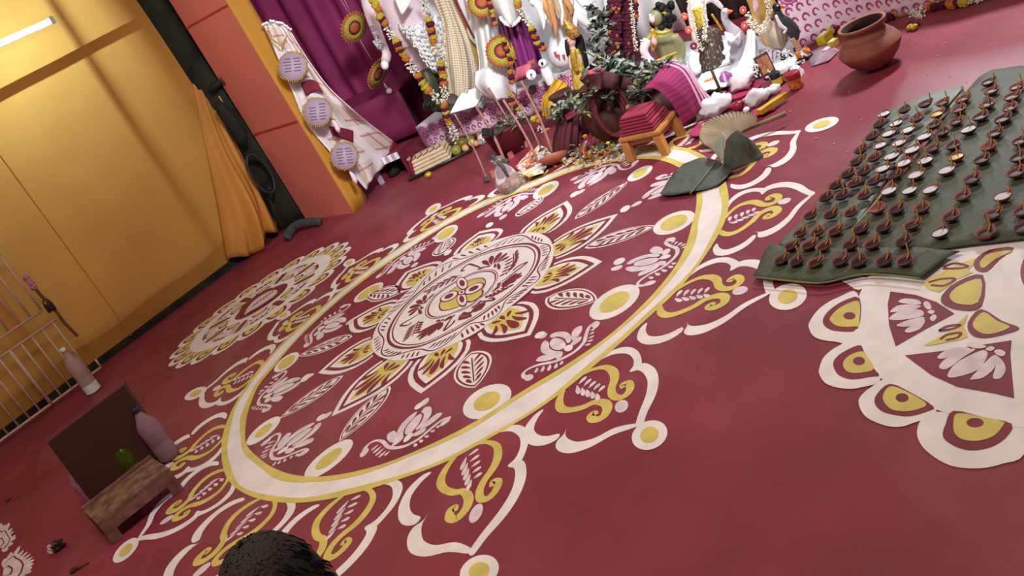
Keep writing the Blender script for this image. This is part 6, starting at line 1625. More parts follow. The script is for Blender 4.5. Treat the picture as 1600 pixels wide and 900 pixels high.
# pith ornaments at the feet of the gold statue
for i, (x, y, lab) in enumerate([(1182, 108, 'loose black and white pith curls below the white pointed cloth'), (1232, 92, 'heap of spotted white pith pieces at the foot of the dark bird'), (1248, 104, 'white pith curls beside the red lidded jar'), (1200, 120, 'dark ribbon ends and pith curls behind the small dark bottle')]):
    m = MB(); rn3 = random.Random(40 + i)
    for _ in range(26):
        cx, cy = x + rn3.gauss(0, 8), y + rn3.gauss(0, 7); a0 = rn3.uniform(0, 6.28); r_ = rn3.uniform(2, 4.5); m.cm = 0 if rn3.random() < (.72 if i != 3 else .5) else 1
        Yq = 5.22 + rn3.uniform(-.12, .1)
        ptube(m, [(cx + r_ * math.cos(a0 + k * .9), cy + r_ * math.sin(a0 + k * .9), 1.3) for k in range(4)], Yq, 5, 1, 2)
    solo('pith_curls', m, [M_white, M_blackhair], lab, 'ornament', tuple(aty(x, y, 5.22)), kind='stuff')
# ================================================================ offerings on the floor
# sticks standing in clay lumps
M_reed = mat('pinkish_reed', (150, 106, 100), rough=.7, var=.25, scale=30)
M_lump = mat('grey_clay_lump', (76, 72, 68), rough=.95, var=.25, scale=40)
M_cube = mat('small_red_clay', (172, 94, 76), rough=.85, var=.15)
stk = [((763, 284), (710, 178), 'reed stick nearest the pillar standing in a grey clay lump', 1.5), ((791, 256), (743, 165), 'thick reed stick with a black flag rising behind the plastic bag', 2.4), ((815, 234), (763, 137), 'reed stick standing before the dark red planter', 1.8), ((845, 262), (786, 156), 'reed stick standing on the colourful printed sheets', 2.2), ((849, 240), (791, 132), 'thin reed stick behind the colourful printed sheets', 1.4), ((866, 245), (814, 126), 'tall reed stick ending beside the shallow bowl', 2.2), ((893, 160), (858, 112), 'short reed stick leaning before the ochre cloth', 1.6)]
for (b0, tp, lab, rp) in stk:
    B0_ = at(*b0); P = aty(tp[0], tp[1], B0_.y + .10)
    t = thing('reed_stick', lab, 'stick', B0_)
    mid = B0_.lerp(P, .5) + Vector((.012, 0, 0)); s_ = rp * mpp(B0_)
    m = MB(); m.tube(smoothline([B0_ + UP * .02, mid, P]), [s_] * 6 + [s_ * .9] * 7, 7); part('reed', m, M_reed, t)
    m = MB(); m.ball(B0_ + UP * .016, .026, .024, .02, 10, 6, noise=.15, seed=int(b0[0])); part('clay_lump', m, M_lump, t, smooth=False)
for i, (x, y) in enumerate([(771, 276), (822, 229), (836, 259), (838, 250), (800, 246), (830, 268)]):
    c = at(x, y); m = MB(); m.box(c + UP * .018, .036, .034, .036, rz=.4 + i, taper=.85)
    solo('clay_block', m, M_cube, 'small red clay block ' + ['beside the stick nearest the pillar', 'before the dark red planter', 'lower of the two on the printed sheets', 'upper of the two on the printed sheets', 'between the plastic bag and the planter', 'on the white ring edge beside the plastic bag'][i], 'clay block', tuple(c), 'small red clay blocks', smooth=False)
b1 = at(791, 256).lerp(aty(743, 165, at(791, 256).y + .1), .62)
m = MB(); m.sheet(lambda u, v: b1 + _r * (u * .075 - .037) - _u * (v * .05) + Vector((0, -.02 + .012 * math.sin(u * 6), 0)), 8, 5, .003)
solo('black_flag', m, M_blk, 'small black cloth flag tied to the thick reed stick', 'flag', tuple(b1))
# white sheet over the stick tops
YQ = 7.3
t = thing('white_sheet', 'white folded paper sheet held up on the reed sticks before the gold net', 'sheet', aty(730, 160, YQ))
m = MB(); psheet(m, [[(702, 178), (712, 160, .02), (720, 147, .08)], [(722, 172, -.02), (732, 155, .04), (740, 138, .1)], [(744, 166, -.02), (752, 152, .05), (762, 136, .1)]], YQ, 12, 10, .006, fold=.006, nf=1); part('upper_leaf', m, M_white, t)
m = MB(); psheet(m, [[(744, 167), (754, 154, .02), (762, 137, .08)], [(754, 170, .04), (762, 158, .06), (768, 144, .1)]], YQ + .01, 8, 5, .006); part('lower_leaf', m, mat('blue_grey_paper', (190, 204, 210), rough=.7), t)
# planter with leaves
c = at(803, 236); s_ = mpp(c)
t = thing('planter', 'dark red tub holding leaves on the floor before the pink skirt', 'tub', c)
m = MB(); m.lathe([(0, 0), (.10, 0), (.135, .17), (.14, .18), (.128, .18), (.10, .02), (0, .02)], 28, c); part('tub', m, mat('dark_red_plastic', (92, 30, 38), rough=.45, var=.1), t)
leafheap('silvery leaves lying in the dark red tub', [(784, 196, 9), (800, 192, 9), (815, 188, 6)], c.y - .02, 34, .10, w=(3, 6, 2, 0))
# printed sheets
M_pr = [mat('printed_sheet_%s' % n_, c_, rough=.5, var=.5, scale=sc, rgb2=c2_, fac=(.46, .54)) for n_, c_, c2_, sc in (('white', (232, 222, 216), (206, 96, 66), 28), ('orange', (220, 150, 90), (236, 228, 222), 24), ('grey', (220, 214, 214), (120, 96, 90), 34), ('gold', (222, 180, 90), (240, 236, 226), 22))]
for i, (pts, lab) in enumerate([([(806, 262), (830, 236), (842, 240), (818, 272)], 'gold printed sheet nearest the plastic bag'), ([(816, 258), (842, 228), (858, 234), (832, 268)], 'white and red printed sheet under the reed stick'), ([(828, 266), (852, 234), (866, 244), (846, 272)], 'orange printed sheet beside the shallow bowl'), ([(812, 272), (836, 262), (850, 270), (826, 277)], 'grey printed sheet at the near edge of the printed sheets')]):
    P = [at(q[0], q[1], .006 + .009 * i) for q in pts]
    m = MB(); m.prism(P if (P[1] - P[0]).cross(P[2] - P[1]).z > 0 else P[::-1], (0, 0, .008))
    solo('printed_sheet', m, M_pr[i], lab, 'paper', tuple(sum(P, Vector()) / 4), 'printed sheets on the floor', smooth=False)
# shallow bowl
c = at(871, 258); t = thing('shallow_bowl', 'shallow terracotta bowl with maroon inside tilted beside the maroon fan cloth', 'bowl', c)
Mt = Matrix.Rotation(-.45, 3, 'X') @ Matrix.Rotation(.18, 3, 'Y')
c0 = c + UP * .035
m = MB(); m.lathe([(0, -.02), (.04, -.018), (.075, .0), (.092, .022), (.088, .024)], 28, c0, Mt); part('shell', m, mat('warm_terracotta', (166, 96, 72), rough=.7, var=.12), t)
m = MB(); m.lathe([(.088, .024), (.07, .004), (.04, -.012), (0, -.014)], 28, c0, Mt); part('inside', m, mat('maroon_glaze', (122, 40, 62), rough=.35, var=.15), t)
# plastic bag with food
c = at(801, 297); t = thing('plastic_bag', 'knotted clear plastic bag with orange pieces on the white ring', 'bag', c)
m = MB(); h_ = .21
pr = [(0, .003), (.05, .003), (.075, .03), (.078, .07), (.06, .12), (.035, .16), (.014, .175), (.026, .19), (.034, h_)]
m.lathe(pr, 18, c); m.v = [(x + .005 * math.sin(z * 60 + x * 90), y + .006 * math.sin(x * 110 + z * 40), z) for x, y, z in m.v]; part('film', m, M_bag, t)
for k in range(11):
    a = k * 2.4; r_ = .044 * math.sqrt((k + .5) / 11); m = MB(); m.ball(c + Vector((r_ * math.cos(a), r_ * math.sin(a), .03 + .02 * (k % 3))), .018, .017, .016, 8, 6, noise=.12, seed=k); part('food_piece', m, [M_fo, mat('peach_piece', (226, 168, 130), rough=.6), M_fo][k % 3], t)
m = MB(); m.tube([c + UP * .10 + Vector((.01, -.07, 0)), c + UP * .16 + Vector((.01, -.035, 0)), c + UP * .24 + Vector((-.015, 0, 0))], [.010, .014, .012], 6, flat=.5); part('dark_tie', m, mat('dark_grey_strap', (60, 60, 62), rough=.6), t)
# ---- left group: shrine box, tray with shawl and fruit
qa = at(598, 287); qb = at(640, 270)
dd = (qb - qa).normalized(); dn = Vector((-dd.y, dd.x, 0)); dn = dn if dn.dot(qa - CAM) > 0 else -dn
wB = (qb - qa).length; hB = atp(600, 248, qa, -dn).z
t = thing('shrine_box', 'small dark open fronted box with fringed pale edge beside the check cloth', 'box', (qa + qb) / 2)
rz = math.atan2(dd.y, dd.x)
for nm_, cc, sx, sy, sz, M_ in (('side_panel', qb + dn * .12 + UP * hB / 2, .012, .24, hB, M_mar), ('back_panel', (qa + qb) / 2 + dn * .24 + UP * hB / 2, wB, .012, hB, M_blk), ('roof_panel', (qa + qb) / 2 + dn * .12 + UP * hB, wB + .02, .25, .012, M_mar), ('post', qa + UP * hB / 2, .03, .03, hB, mat('lavender_post', (196, 170, 204), rough=.6)), ('side_panel', qa + dn * .13 + UP * hB / 2, .012, .22, hB, M_mar)):
    m = MB(); m.box(cc, sx, sy, sz, rz=rz); part(nm_, m, M_, t, smooth=False)
for k in range(9):
    m = MB(); cc = qa + dd * (wB * (k + .5) / 9) + UP * (hB - .012) - dn * .015; m.box(cc, wB / 10, .014, .05, rz=rz); part('fringe_tab', m, mat('lavender_post', (196, 170, 204)) if k % 2 else M_white, t, smooth=False)
m = MB()
for k in range(7): m.ball((qa + qb) / 2 + dd * random.uniform(-.06, .06) + dn * random.uniform(.05, .15) + UP * (.03 + .03 * (k % 3)), .035, .03, .03, 8, 6, noise=.2, seed=k)
solo('dark_bundle', m, M_blk, 'dark lumpy bundle inside the open fronted box', 'bundle', tuple((qa + qb) / 2 + dn * .1), smooth=False)
qa = at(640, 285); qb = at(738, 238); dd = (qb - qa).normalized(); dn = Vector((-dd.y, dd.x, 0)); dn = dn if dn.dot(qa - CAM) > 0 else -dn; rz = math.atan2(dd.y, dd.x); LT = (qb - qa).length
t = thing('offering_tray', 'long dark metal tray carrying the folded shawl and fruit', 'tray', (qa + qb) / 2 + dn * .1)
M_tray = mat('dark_steel', (70, 66, 62), rough=.35, metal=.6, var=.2)
m = MB(); m.box((qa + qb) / 2 + dn * .11 + UP * .008, LT, .22, .012, rz=rz); part('plate', m, M_tray, t, bevel=.004)
for sgn_ in (0, 1):
    m = MB(); m.tube([qa + UP * .02 + dn * .22 * sgn_, qb + UP * .02 + dn * .22 * sgn_], .010, 6); part('rim', m, M_tray, t)
t = thing('folded_shawl', 'folded cream shawl with maroon border on the dark tray', 'shawl', qa + dd * .18 + dn * .1)
for k in range(4):
    m = MB(); m.box(qa + dd * (.20) + dn * .11 + UP * (.034 + .026 * k), .30 - .01 * k, .19 - .006 * k, .024, rz=rz); part('fold', m, mat('cream_shawl', (222, 204, 170), rough=.8, var=.2, scale=14, rgb2=(206, 180, 150)), t, bevel=.008)
    m = MB(); m.box(qa + dd * (.052 + .005 * k) + dn * .11 + UP * (.034 + .026 * k), .03, .192 - .006 * k, .0255, rz=rz); part('maroon_border', m, M_mar, t, bevel=.006)
for k in range(5):
    m = MB(); P = qa + dd * (.08 + .05 * k) + dn * .02 + UP * .1275; m.tube([P, P + dd * .03 + dn * .05, P + dd * .01 + dn * .12], .003, 4)
    part('stitched_line', m, M_mar, t)
fr = [(.40, .05, 'green pear at the middle of the dark tray', (140, 148, 66), .036), (.47, .03, 'small peach coloured fruit beside the green pear', (216, 160, 120), .026), (.44, .14, 'olive brown fruit behind the green pear', (120, 100, 40), .042), (.52, .08, 'pale yellow fruit at the middle of the tray', (206, 198, 130), .028), (.55, .04, 'pink orange sweet near the front of the tray', (220, 150, 110), .022), (.50, .15, 'second olive green fruit at the back of the tray', (112, 112, 50), .036)]
for (a_, b_, lab, col, r_) in fr:
    p = qa + dd * a_ + dn * b_ + UP * (.014 + r_); t = thing('fruit', lab, 'fruit', p - UP * r_); m = MB(); m.ball(p, r_, r_, r_ * 1.05, 14, 10); part('flesh', m, mat('fruit_%d_skin' % int(a_ * 100) if False else 'fruit_skin_' + lab.split()[0] + lab.split()[1], col, rough=.4, var=.15), t)
    m = MB(); m.tube([p + UP * r_, p + UP * (r_ + .012)], .003, 5); part('stem', m, M_wood, t)
for k in range(3):
    p = qa + dd * (.60 + .07 * k) + dn * .09 + UP * .02
    m = MB(); m.ball(p + UP * .012, .05, .06, .03, 10, 6, noise=.3, seed=20 + k); solo('white_packet', m, mat('crinkled_foil', (214, 216, 220), rough=.35, var=.25, scale=50), 'crinkled white packet, %s along the dark tray from the fruit' % ordn[k], 'packet', tuple(p), smooth=False)
garland('white and yellow flowers heaped behind the folded shawl', [(648, 246, 'w'), (654, 244, 'y'), (660, 242, 'm'), (664, 241, 'w'), (672, 238, 'w'), (678, 234, 'w'), (685, 232, 'w'), (692, 230, 'w'), (698, 228, 'y'), (640, 250, 'w')], at(668, 250).y - .1, 5.5, string=False)
leafheap('spiky leaf tuft behind the folded shawl', [(690, 230, 5), (695, 226, 5), (702, 222, 5)], at(690, 240).y - .05, 22, .09, w=(3, 2, 1, 4))
garland('flower string along the foot of the pink printed skirt', [(733, 218, 'y'), (738, 214, 'm'), (743, 213, 'm'), (748, 211, 'o'), (754, 208, 'o'), (760, 207, 'w'), (766, 204, 'w'), (772, 203, 'w')], at(750, 214).y - .03, 4.4)
m = MB(); p = at(672, 278); m.ball(p + UP * .025, .03, .025, .022, 10, 7)
solo('brass_lota', m, M_gold, 'small round brass vessel under the border of the shawl', 'vessel', tuple(p))
# ---- little stool with red cloth
A_, B_, C_ = at(988, 251), at(1042, 241), at(1066, 211)
D_ = A_ + C_ - B_; zt = .115
ex = (B_ - A_); ey = (C_ - B_); cs = (A_ + C_) / 2
M_oak = mat('orange_varnished_wood', (178, 120, 64), rough=.45, var=.15, scale=8, stretch=(1, 12, 1), bump=.05)
t = thing('small_stool', 'small varnished wooden stool carrying folded maroon cloth at the ring edge', 'stool', cs)
top = [cs + (q - cs) * 1.16 + UP * zt for q in (A_, B_, C_, D_)]
m = MB(); m.prism(top, (0, 0, .02)); part('seat', m, M_oak, t, bevel=.004)
for q in (A_, B_, C_, D_):
    d1 = ex.normalized() * .022; d2 = ey.normalized() * .022; m = MB()
    lo = [q - d1 - d2, q + d1 - d2, q + d1 + d2, q - d1 + d2]; off = (cs - q) * .10
    b0_ = [m.V(p) for p in lo]; b1_ = [m.V(p + off + UP * zt) for p in lo]
    m.F(*b0_[::-1]); m.F(*b1_)
    for i in range(4): m.F(b0_[i], b0_[(i + 1) % 4], b1_[(i + 1) % 4], b1_[i])
    part('leg', m, M_oak, t, bevel=.003)
for p_, q_ in ((A_, B_), (B_, C_), (C_, D_), (D_, A_)):
    m = MB(); cc = (p_ + q_) / 2; cc = cc + (cs - cc) * .12 + UP * (zt - .016); d = q_ - p_; m.box(cc, d.length * .9, .014, .032, rz=math.atan2(d.y, d.x)); part('apron', m, M_oak, t, smooth=False)
t = thing('folded_cloth', 'stack of folded maroon cloth on the small varnished stool', 'cloth', cs + UP * (zt + .02))
rz = math.atan2(ex.y, ex.x)
M_rcl = mat('crimson_folded_cloth', (136, 40, 62), rough=.7, var=.1, scale=12)
for k in range(6):
    k2 = 1 - .05 * k; e1_ = ex * .98 * k2; e2_ = ey * .98 * k2; sh = ex.normalized() * (.006 * ((k * 7) % 3 - 1)) - ey.normalized() * .004 * k
    cc = cs + sh + UP * (zt + .0205 + .017 * k)
    m = MB(); m.prism([cc - e1_ / 2 - e2_ / 2, cc + e1_ / 2 - e2_ / 2, cc + e1_ / 2 + e2_ / 2, cc - e1_ / 2 + e2_ / 2], (0, 0, .0155)); part('fold', m, M_rcl, t, bevel=.006)
# ---- hand fan
hub = at(1153, 209, .05)
rim_px = [((1148, 235), .012), ((1122, 234), .012), ((1104, 228), .02), ((1095, 218), .03), ((1094, 208), .05), ((1100, 196), .07), ((1112, 187), .09), ((1130, 180), .11), ((1150, 176), .12), ((1168, 177), .12), ((1180, 182), .11), ((1183, 190), .09)]
rim = smoothline([at(q[0], q[1], z) for q, z in rim_px], False, 6)
t = thing('hand_fan', 'round pleated palm hand fan with wooden handle lying by the folded leaf', 'fan', hub - UP * .05)
nrmf = Vector((-.1, -.5, .8)).normalized()
M_fan = mat('pale_palm_fan', (190, 178, 156), rough=.7, var=.12, scale=10)
for i in range(0, len(rim) - 2, 2):
    m = MB(); a0, a1, a2 = rim[i], rim[i + 1], rim[i + 2]; h_ = hub + (a1 - hub) * .08
    for p_, q_ in (((a0), (a1 + nrmf * .009)), ((a1 + nrmf * .009), (a2))): m.F(m.V(h_), m.V(p_), m.V(q_))
    part('pleat', m, M_fan, t, smooth=False, solid=.0015)
m = MB(); m.tube(rim, .0045, 6); part('rim_binding', m, mat('brown_rim', (118, 98, 74), rough=.7), t)
m = MB(); m.tube([hub - (at(1228, 177, .05) - hub) * .06, lerp(hub, at(1228, 177, .05), .5), at(1228, 177, .05)], [.008, .010, .012], 8); part('handle', m, mat('grey_brown_wood', (138, 112, 90), rough=.7, var=.2), t)
# ---- banana leaf pieces by the fan
M_leaf3 = mat('grey_folded_leaf', (84, 92, 84), rough=.45, var=.18, scale=5, stretch=(12, 3, 3), bump=.12, spec=.4)
Zf = lambda L: [(860 + a / 4, 130 + b_ / 4) for a, b_ in L]
flatleaf('banana_leaf', 'dark banana leaf piece lying across the white ring by the hand fan', Zf([(690, 700), (705, 672), (726, 638), (780, 570), (830, 510), (880, 488), (920, 476), (1010, 476), (1080, 505), (1146, 546), (1120, 580), (1098, 602), (1050, 640), (960, 668), (862, 698), (790, 705), (722, 715)]), .008, Zf([(872, 692), (940, 610), (1032, 492)]), M_leaf3, wav=.014, ribw=.003)
t = thing('banana_leaf', 'upright folded banana leaf piece leaning against the hand fan', 'leaf', at(1150, 264))
m = MB()
Pl = [[((1085, 505), .012), ((1085, 430), .07), ((1100, 355), .12)], [((1112, 530), .008), ((1140, 440), .08), ((1130, 320), .15)], [((1140, 546), .006), ((1210, 430), .07), ((1172, 290), .16)], [((1235, 508), .006), ((1265, 420), .05), ((1215, 330), .13)], [((1332, 460), .004), ((1300, 400), .04), ((1262, 360), .08)]]
G5 = [[at(*Zf([q])[0], z) for q, z in r] for r in Pl]
def lfn(u, v):
    q = u * 4; i = min(int(q), 3); f_ = q - i
    A3 = [G5[i][k].lerp(G5[i + 1][k], f_) for k in range(3)]
    return A3[0] * (1 - v) ** 2 + A3[1] * 2 * v * (1 - v) + A3[2] * v * v
m.sheet(lfn, 20, 12, .003); part('blade', m, M_leaf3, t)
t = thing('leaf_cone', 'rolled pale leaf cone standing beside the upright leaf piece', 'leaf', at(1120, 262))
m = MB(); Pa = [at(*Zf([q])[0], z) for q, z in (((1080, 500), .01), ((1000, 400), .05), ((985, 378), .08), ((1030, 330), .12), ((1068, 302), .14), ((1090, 345), .12))]
def cfn2(u, v):
    sm = smoothline(Pa[1:], False, 5); q = u * (len(sm) - 1); i = min(int(q), len(sm) - 2); e = sm[i].lerp(sm[i + 1], q - i); p = Pa[0].lerp(e, v); return p + Vector((0, -.03 * math.sin(PI * u) * v, 0))
M_leaf4 = mat('pale_leaf_underside', (186, 196, 186), rough=.5, var=.1)
m.sheet(cfn2, 16, 8, .002); part('cone', m, M_leaf4, t)
# ---- plates, bags, packets, jars on the right
M_rplate = mat('magenta_plastic', (160, 46, 84), rough=.4, var=.06)
def plate(label, x, y, r, nm='plate'):
    c = at(x, y); t = thing('round_plate', label, 'plate', c)
    m = MB(); m.lathe([(0, 0), (r * .75, 0), (r, .022), (r * .96, .024), (r * .74, .006), (0, .005)], 30, c); part('dish', m, M_rplate, t)
    return c
c = plate('magenta plate of yellow flowers under the near edge of the hand fan', 1108, 203, .10)
garland('yellow and orange flowers lying on the magenta plate by the hand fan', [(1100, 196, 'y'), (1106, 199, 'y'), (1112, 190, 'y'), (1117, 186, 'o'), (1103, 205, 'y'), (1120, 190, 'w'), (1114, 196, 'w')], c.y - .02, 4.2, string=False)
plate('magenta plate holding a white bag below the pointed white cloth', 1163, 146, .105)
plate('magenta plate behind the crumpled bag and dark apple', 1150, 162, .09)
c = at(1190, 176); t = thing('long_plate', 'magenta tray edge showing beyond the yellow packet', 'tray', c); m = MB()
a_, b_ = at(1178, 182), at(1212, 168); dd = (b_ - a_).normalized(); m.box((a_ + b_) / 2 + UP * .012, (b_ - a_).length, .10, .012, rz=math.atan2(dd.y, dd.x)); part('tray', m, M_rplate, t, bevel=.004)
def crumple(name, label, x, y, r, h, M, seed, cat='bag', z0=.0):
    c = at(x, y); m = MB(); rn = random.Random(seed); m.ball(c + UP * (h * .5 + z0), r, r * .8, h * .5, 18, 12, noise=.16, seed=seed)
    m.v = [(x_ + .10 * r * math.sin(z_ * 90 + y_ * 40 + seed), y_, z_ + .08 * h * math.sin(x_ * 80 + seed)) for x_, y_, z_ in m.v]
    m.v = [(x_, y_, max(z_, .003)) for x_, y_, z_ in m.v]
    return solo(name, m, M, label, cat, tuple(c))
M_filmw = mat('white_film', (228, 226, 230), rough=.25, var=.08, trans=.25, ior=1.1)
crumple('plastic_bag', 'large crumpled white plastic bag between towel and hand fan', 1122, 178, .095, .10, M_filmw, 3)
crumple('plastic_bag', 'crumpled white plastic bag with a red label beside the yellow packet', 1186, 162, .065, .075, M_filmw, 5)
crumple('plastic_bag', 'small crumpled white bag behind the yellow packet', 1208, 147, .05, .045, M_filmw, 7)
crumple('plastic_bag', 'white bag with pinkish contents in the magenta plate', 1164, 141, .075, .085, mat('pinkish_film', (224, 204, 208), rough=.3, var=.2, scale=30, trans=.2, ior=1.1), 9, z0=.008)
c = at(1156, 174); t = thing('apple', 'dark red apple beside the crumpled plastic bag', 'apple', c); m = MB(); m.lathe([(0, .012), (.014, .004), (.026, .012), (.031, .03), (.027, .048), (.012, .056), (0, .050)], 20, c); part('flesh', m, mat('apple_skin', (138, 44, 50), rough=.35, var=.2), t); m = MB(); m.tube([c + UP * .05, c + UP * .066], .003, 5); part('stem', m, M_wood, t)
m = MB(); p = at(1168, 176); m.ball(p + UP * .016, .018, .016, .014, 9, 6); solo('white_sweet', m, M_white, 'small white sweet beside the dark red apple', 'sweet', tuple(p))
a_, b_ = at(1186, 176, .03), at(1222, 152, .03); dd = (b_ - a_).normalized()
t = thing('yellow_packet', 'long yellow incense packet lying on the magenta tray', 'packet', (a_ + b_) / 2 - UP * .03)
m = MB(); m.box((a_ + b_) / 2, (b_ - a_).length, .034, .028, rz=math.atan2(dd.y, dd.x)); part('sleeve', m, mat('yellow_card', (204, 170, 52), rough=.4, var=.15, scale=20), t, bevel=.003)
m = MB(); m.box(b_ + dd * .012, .03, .03, .024, rz=math.atan2(dd.y, dd.x)); part('end_flap', m, mat('ochre_card', (170, 128, 50), rough=.5), t, smooth=False)
def jar(label, x, y, r, h, Mb, Ml, Mlab, lidh=.28, lab=(.15, .6)):
    c = at(x, y); t = thing('jar', label, 'jar', c)
    m = MB(); m.lathe([(0, 0), (r, .002), (r, h * (1 - lidh)), (r * .9, h * (1 - lidh) + .002)], 24, c); part('body', m, Mb, t)
    m = MB(); m.lathe([(r * 1.08, h * (1 - lidh)), (r * 1.08, h * .97), (r * 1.0, h), (0, h)], 24, c); part('lid', m, Ml, t)
    m = MB(); m.lathe([(r * 1.015, h * lab[0]), (r * 1.015, h * lab[1])], 24, c); part('label', m, Mlab, t)
jar('jar with maroon lid and amber body at the floor edge beside the altar', 1246, 138, .036, .088, mat('amber_plastic', (196, 130, 72), rough=.35, var=.08), mat('maroon_lid', (150, 34, 44), rough=.4), mat('orange_label', (214, 150, 70), rough=.5, var=.3, scale=40, rgb2=(160, 60, 40)), .34)
jar('small dark bottle with yellow label behind the maroon lidded jar', 1217, 134, .026, .075, mat('dark_glass', (34, 32, 34), rough=.2), M_navy, mat('yellow_label', (214, 188, 40), rough=.5), .22)
jar('brown jar with orange band between dark bottle and maroon lidded jar', 1228, 126, .028, .07, mat('brown_glass', (92, 60, 46), rough=.3), mat('white_lid', (220, 218, 214), rough=.5), mat('orange_label', (214, 150, 70)), .3)
c = at(1213, 126); t = thing('framed_picture', 'small brown framed picture leaning under the grey white frill', 'picture', c)
s_ = mpp(c); d1 = _r * .042; d2 = Vector((0, 0, .11)); c1 = c + Vector((0, .06, .03))
fr_ = [c1 - d1 * 0 + Vector((-.04, 0, 0)), c1 + Vector((.04, 0, 0)), c1 + Vector((.04, .02, .11)), c1 + Vector((-.04, .02, .11))]
m = MB(); m.prism(fr_, (0, .008, 0)); part('frame', m, mat('brown_frame', (92, 62, 58), rough=.5), t, smooth=False)
m = MB(); cc = sum(fr_, Vector()) / 4; m.prism([cc + (p - cc) * .78 - Vector((0, .003, 0)) for p in fr_], (0, -.002, 0)); part('print', m, mat('faded_print', (150, 104, 84), rough=.5, var=.5, scale=40, rgb2=(210, 150, 90)), t, smooth=False)
for x, y, k, lab in ((1114, 138, 'o', 'orange marigold head with dark leaves before the white floor cloth'), (1140, 134, 'p', 'purple lotus bud beside the pointed white cloth'), (1258, 92, 'o', 'orange marigold head at the edge of the altar cloth')):
    c = at(x, y); t = thing('marigold_pair', lab, 'flower', c)
    if k == 'o':
        for j in range(2): m = MB(); m.ball(c + Vector((.016 * (j * 2 - 1), 0, .03)), .026, .024, .03, 10, 7, noise=.2, seed=j); part('bloom', m, M_fo, t, smooth=False)
        m = MB(); m.ball(c + UP * .012, .045, .04, .014, 9, 5, noise=.3, seed=4); part('sepals', m, mat('deep_green_leaf', (44, 54, 38)), t, smooth=False)
    else:
        for j in range(9):
            a = 2 * PI * j / 9; m = MB(); d = Vector((math.cos(a), math.sin(a), 0)); m.tube([c + UP * .01, c + d * .022 + UP * .035, c + d * .026 + UP * .06, c + d * .012 + UP * .085], [.006, .016, .014, .002], 6, flat=.5); part('petal', m, mat('purple_petal', (150, 78, 146), rough=.6, var=.2) if j % 3 else mat('lilac_petal', (206, 166, 214), rough=.6), t)
m = MB(); a_, b_ = at(1130, 152), aty(1112, 110, at(1130, 152).y + .05); m.tube([a_ + UP * .01, b_], .008, 6)
t = thing('thin_stick', 'thin dark stick standing in a clay lump before the orange marigold head', 'stick', a_); part('stick', m, M_wood, t); m = MB(); m.ball(a_ + UP * .014, .028, .026, .018, 9, 6, noise=.15); part('clay_lump', m, M_lump, t, smooth=False)
m = MB(); a_ = at(1081, 190); m.tube([a_ + UP * .01, aty(1066, 130, a_.y + .02)], .006, 6)
t = thing('thin_stick', 'thin dark stick standing before the striped towel', 'stick', a_); part('stick', m, M_wood, t); m = MB(); m.ball(a_ + UP * .02, .034, .030, .026, 9, 6, noise=.15); part('clay_lump', m, M_lump, t, smooth=False)
wrap('white_wrapper', 'white wrapper standing beside the maroon lidded jar', [[(1236, 106), (1244, 102), (1254, 108)], [(1230, 120), (1244, 118, -.06), (1258, 124)], [(1232, 128, -.04), (1244, 130, -.1), (1256, 132, -.04)]], at(1244, 130).y + .08, M_white, .01, 2)
# ---- by the clay pot: garland along the skirt, cartons, film
gp_ = [(1300, 49, 'y'), (1305, 45, 'm'), (1311, 43, 'm'), (1318, 40, 'o'), (1325, 39, 'w'), (1331, 37, 'w'), (1338, 34, 'w'), (1346, 32, 'w'), (1354, 30, 'w'), (1362, 28, 'y'), (1369, 27, 'y'), (1376, 27, 'o'), (1383, 28, 'o'), (1389, 26, 'm'), (1395, 24, 'm'), (1401, 21, 'y'), (1408, 17, 'y'), (1415, 12, 'y'), (1410, 8, 'm'), (1418, 4, 'm'), (1424, 18, 'w'), (1430, 22, 'w'), (1436, 16, 'w'), (1443, 20, 'w'), (1446, 12, 'w'), (1452, 11, 'o'), (1457, 9, 'o'), (1463, 10, 'm'), (1469, 6, 'y'), (1475, 7, 'm'), (1480, 4, 'm'), (1486, 6, 'o'), (1492, 7, 'o'), (1498, 5, 'm'), (1504, 4, 'y'), (1510, 3, 'y'), (1517, 1, 'w'), (1524, 0, 'w'), (1532, -2, 'w'), (1540, -5, 'w'), (1548, -8, 'w')]
G0 = at(1420, 40)
t = thing('flower_garland', 'thick marigold and tuberose garland lying along the printed platform skirt', 'garland', G0)
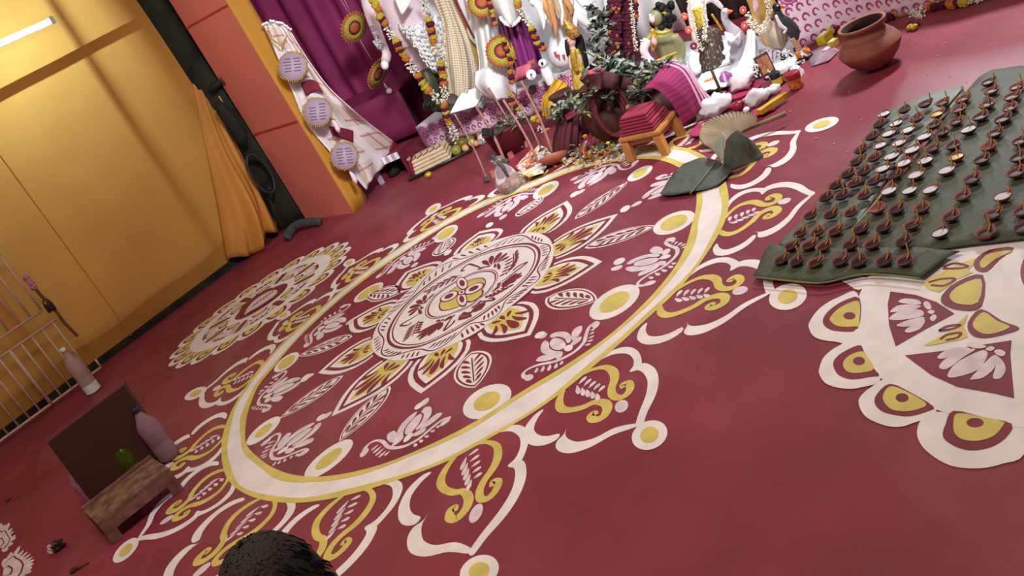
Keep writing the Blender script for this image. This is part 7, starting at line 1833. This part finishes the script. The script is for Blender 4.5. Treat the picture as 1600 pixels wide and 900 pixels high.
for (x, y, k) in gp_:
    p = at(x, y + 7, 0); s_ = 8.2 * mpp(p); p.z = s_ * .82
    o = link('tuberose_bunch' if k == 'w' else 'marigold', random.choice(FM[k]), t, p - G0); o.scale = (s_, s_, s_); o.rotation_euler = (random.uniform(-.6, .6), random.uniform(-.6, .6), random.uniform(0, 6))
t = thing('marigold_pair', 'yellow and maroon flower heads fallen off the thick garland', 'flower', at(1427, 46))
for x, y, k in ((1423, 38, 'm'), (1432, 38, 'm'), (1424, 42, 'y'), (1430, 42, 'y')):
    p = at(x, y + 5); s_ = 6.5 * mpp(p); p.z = s_ * .75; o = link('marigold', FM[k][0], t, p - ORG[t]); o.scale = (s_, s_, s_)
for x, y, sz, lab, cc in ((1291, 66, (.075, .055, .05), 'yellow carton beside the large clay pot', (206, 178, 46)), (1304, 72, (.05, .04, .035), 'smaller yellow packet touching the large clay pot', (196, 170, 60)), (1293, 79, (.055, .04, .014), 'flat pink packet below the yellow carton', (208, 150, 168))):
    c = at(x, y); t = thing('small_carton', lab, 'carton', c); m = MB(); m.box(c + UP * sz[2] / 2, *sz, rz=.5); part('box', m, mat('carton_' + lab.split()[0], cc, rough=.45, var=.15, scale=30), t, bevel=.003)
    m = MB(); m.box(c + UP * (sz[2] + .001), sz[0] * .7, sz[1] * .35, .002, rz=.5); part('label', m, M_white, t, smooth=False)
m = MB(); P = [at(*q, .004) for q in ((1262, 84), (1290, 70), (1312, 78), (1296, 96), (1268, 104))]
b0 = sum(P, Vector()) / 5
m.F(*[m.V(p + UP * .006 * (i % 2)) for i, p in enumerate(P)])
solo('plastic_film', m, mat('lilac_film', (214, 190, 206), rough=.12, var=.05, trans=.6, ior=1.05), 'flat sheet of clear plastic film beside the large clay pot', 'film', tuple(b0), solid=.001)
m = MB(); rn = random.Random(77)
for _ in range(50):
    p = at(rn.uniform(1180, 1560), rn.uniform(60, 240), .003); a = rn.uniform(0, 6.3); r_ = rn.uniform(.002, .005)
    if at(0, 0).z is None: continue
    m.box(p, r_ * 2, r_ * .8, .002, rz=a)
solo('floor_crumbs', m, mat('pale_crumb', (206, 180, 176), rough=.9), 'pale crumbs scattered on the maroon floor around the clay pot', 'crumbs', tuple(at(1300, 150)), kind='stuff', smooth=False)
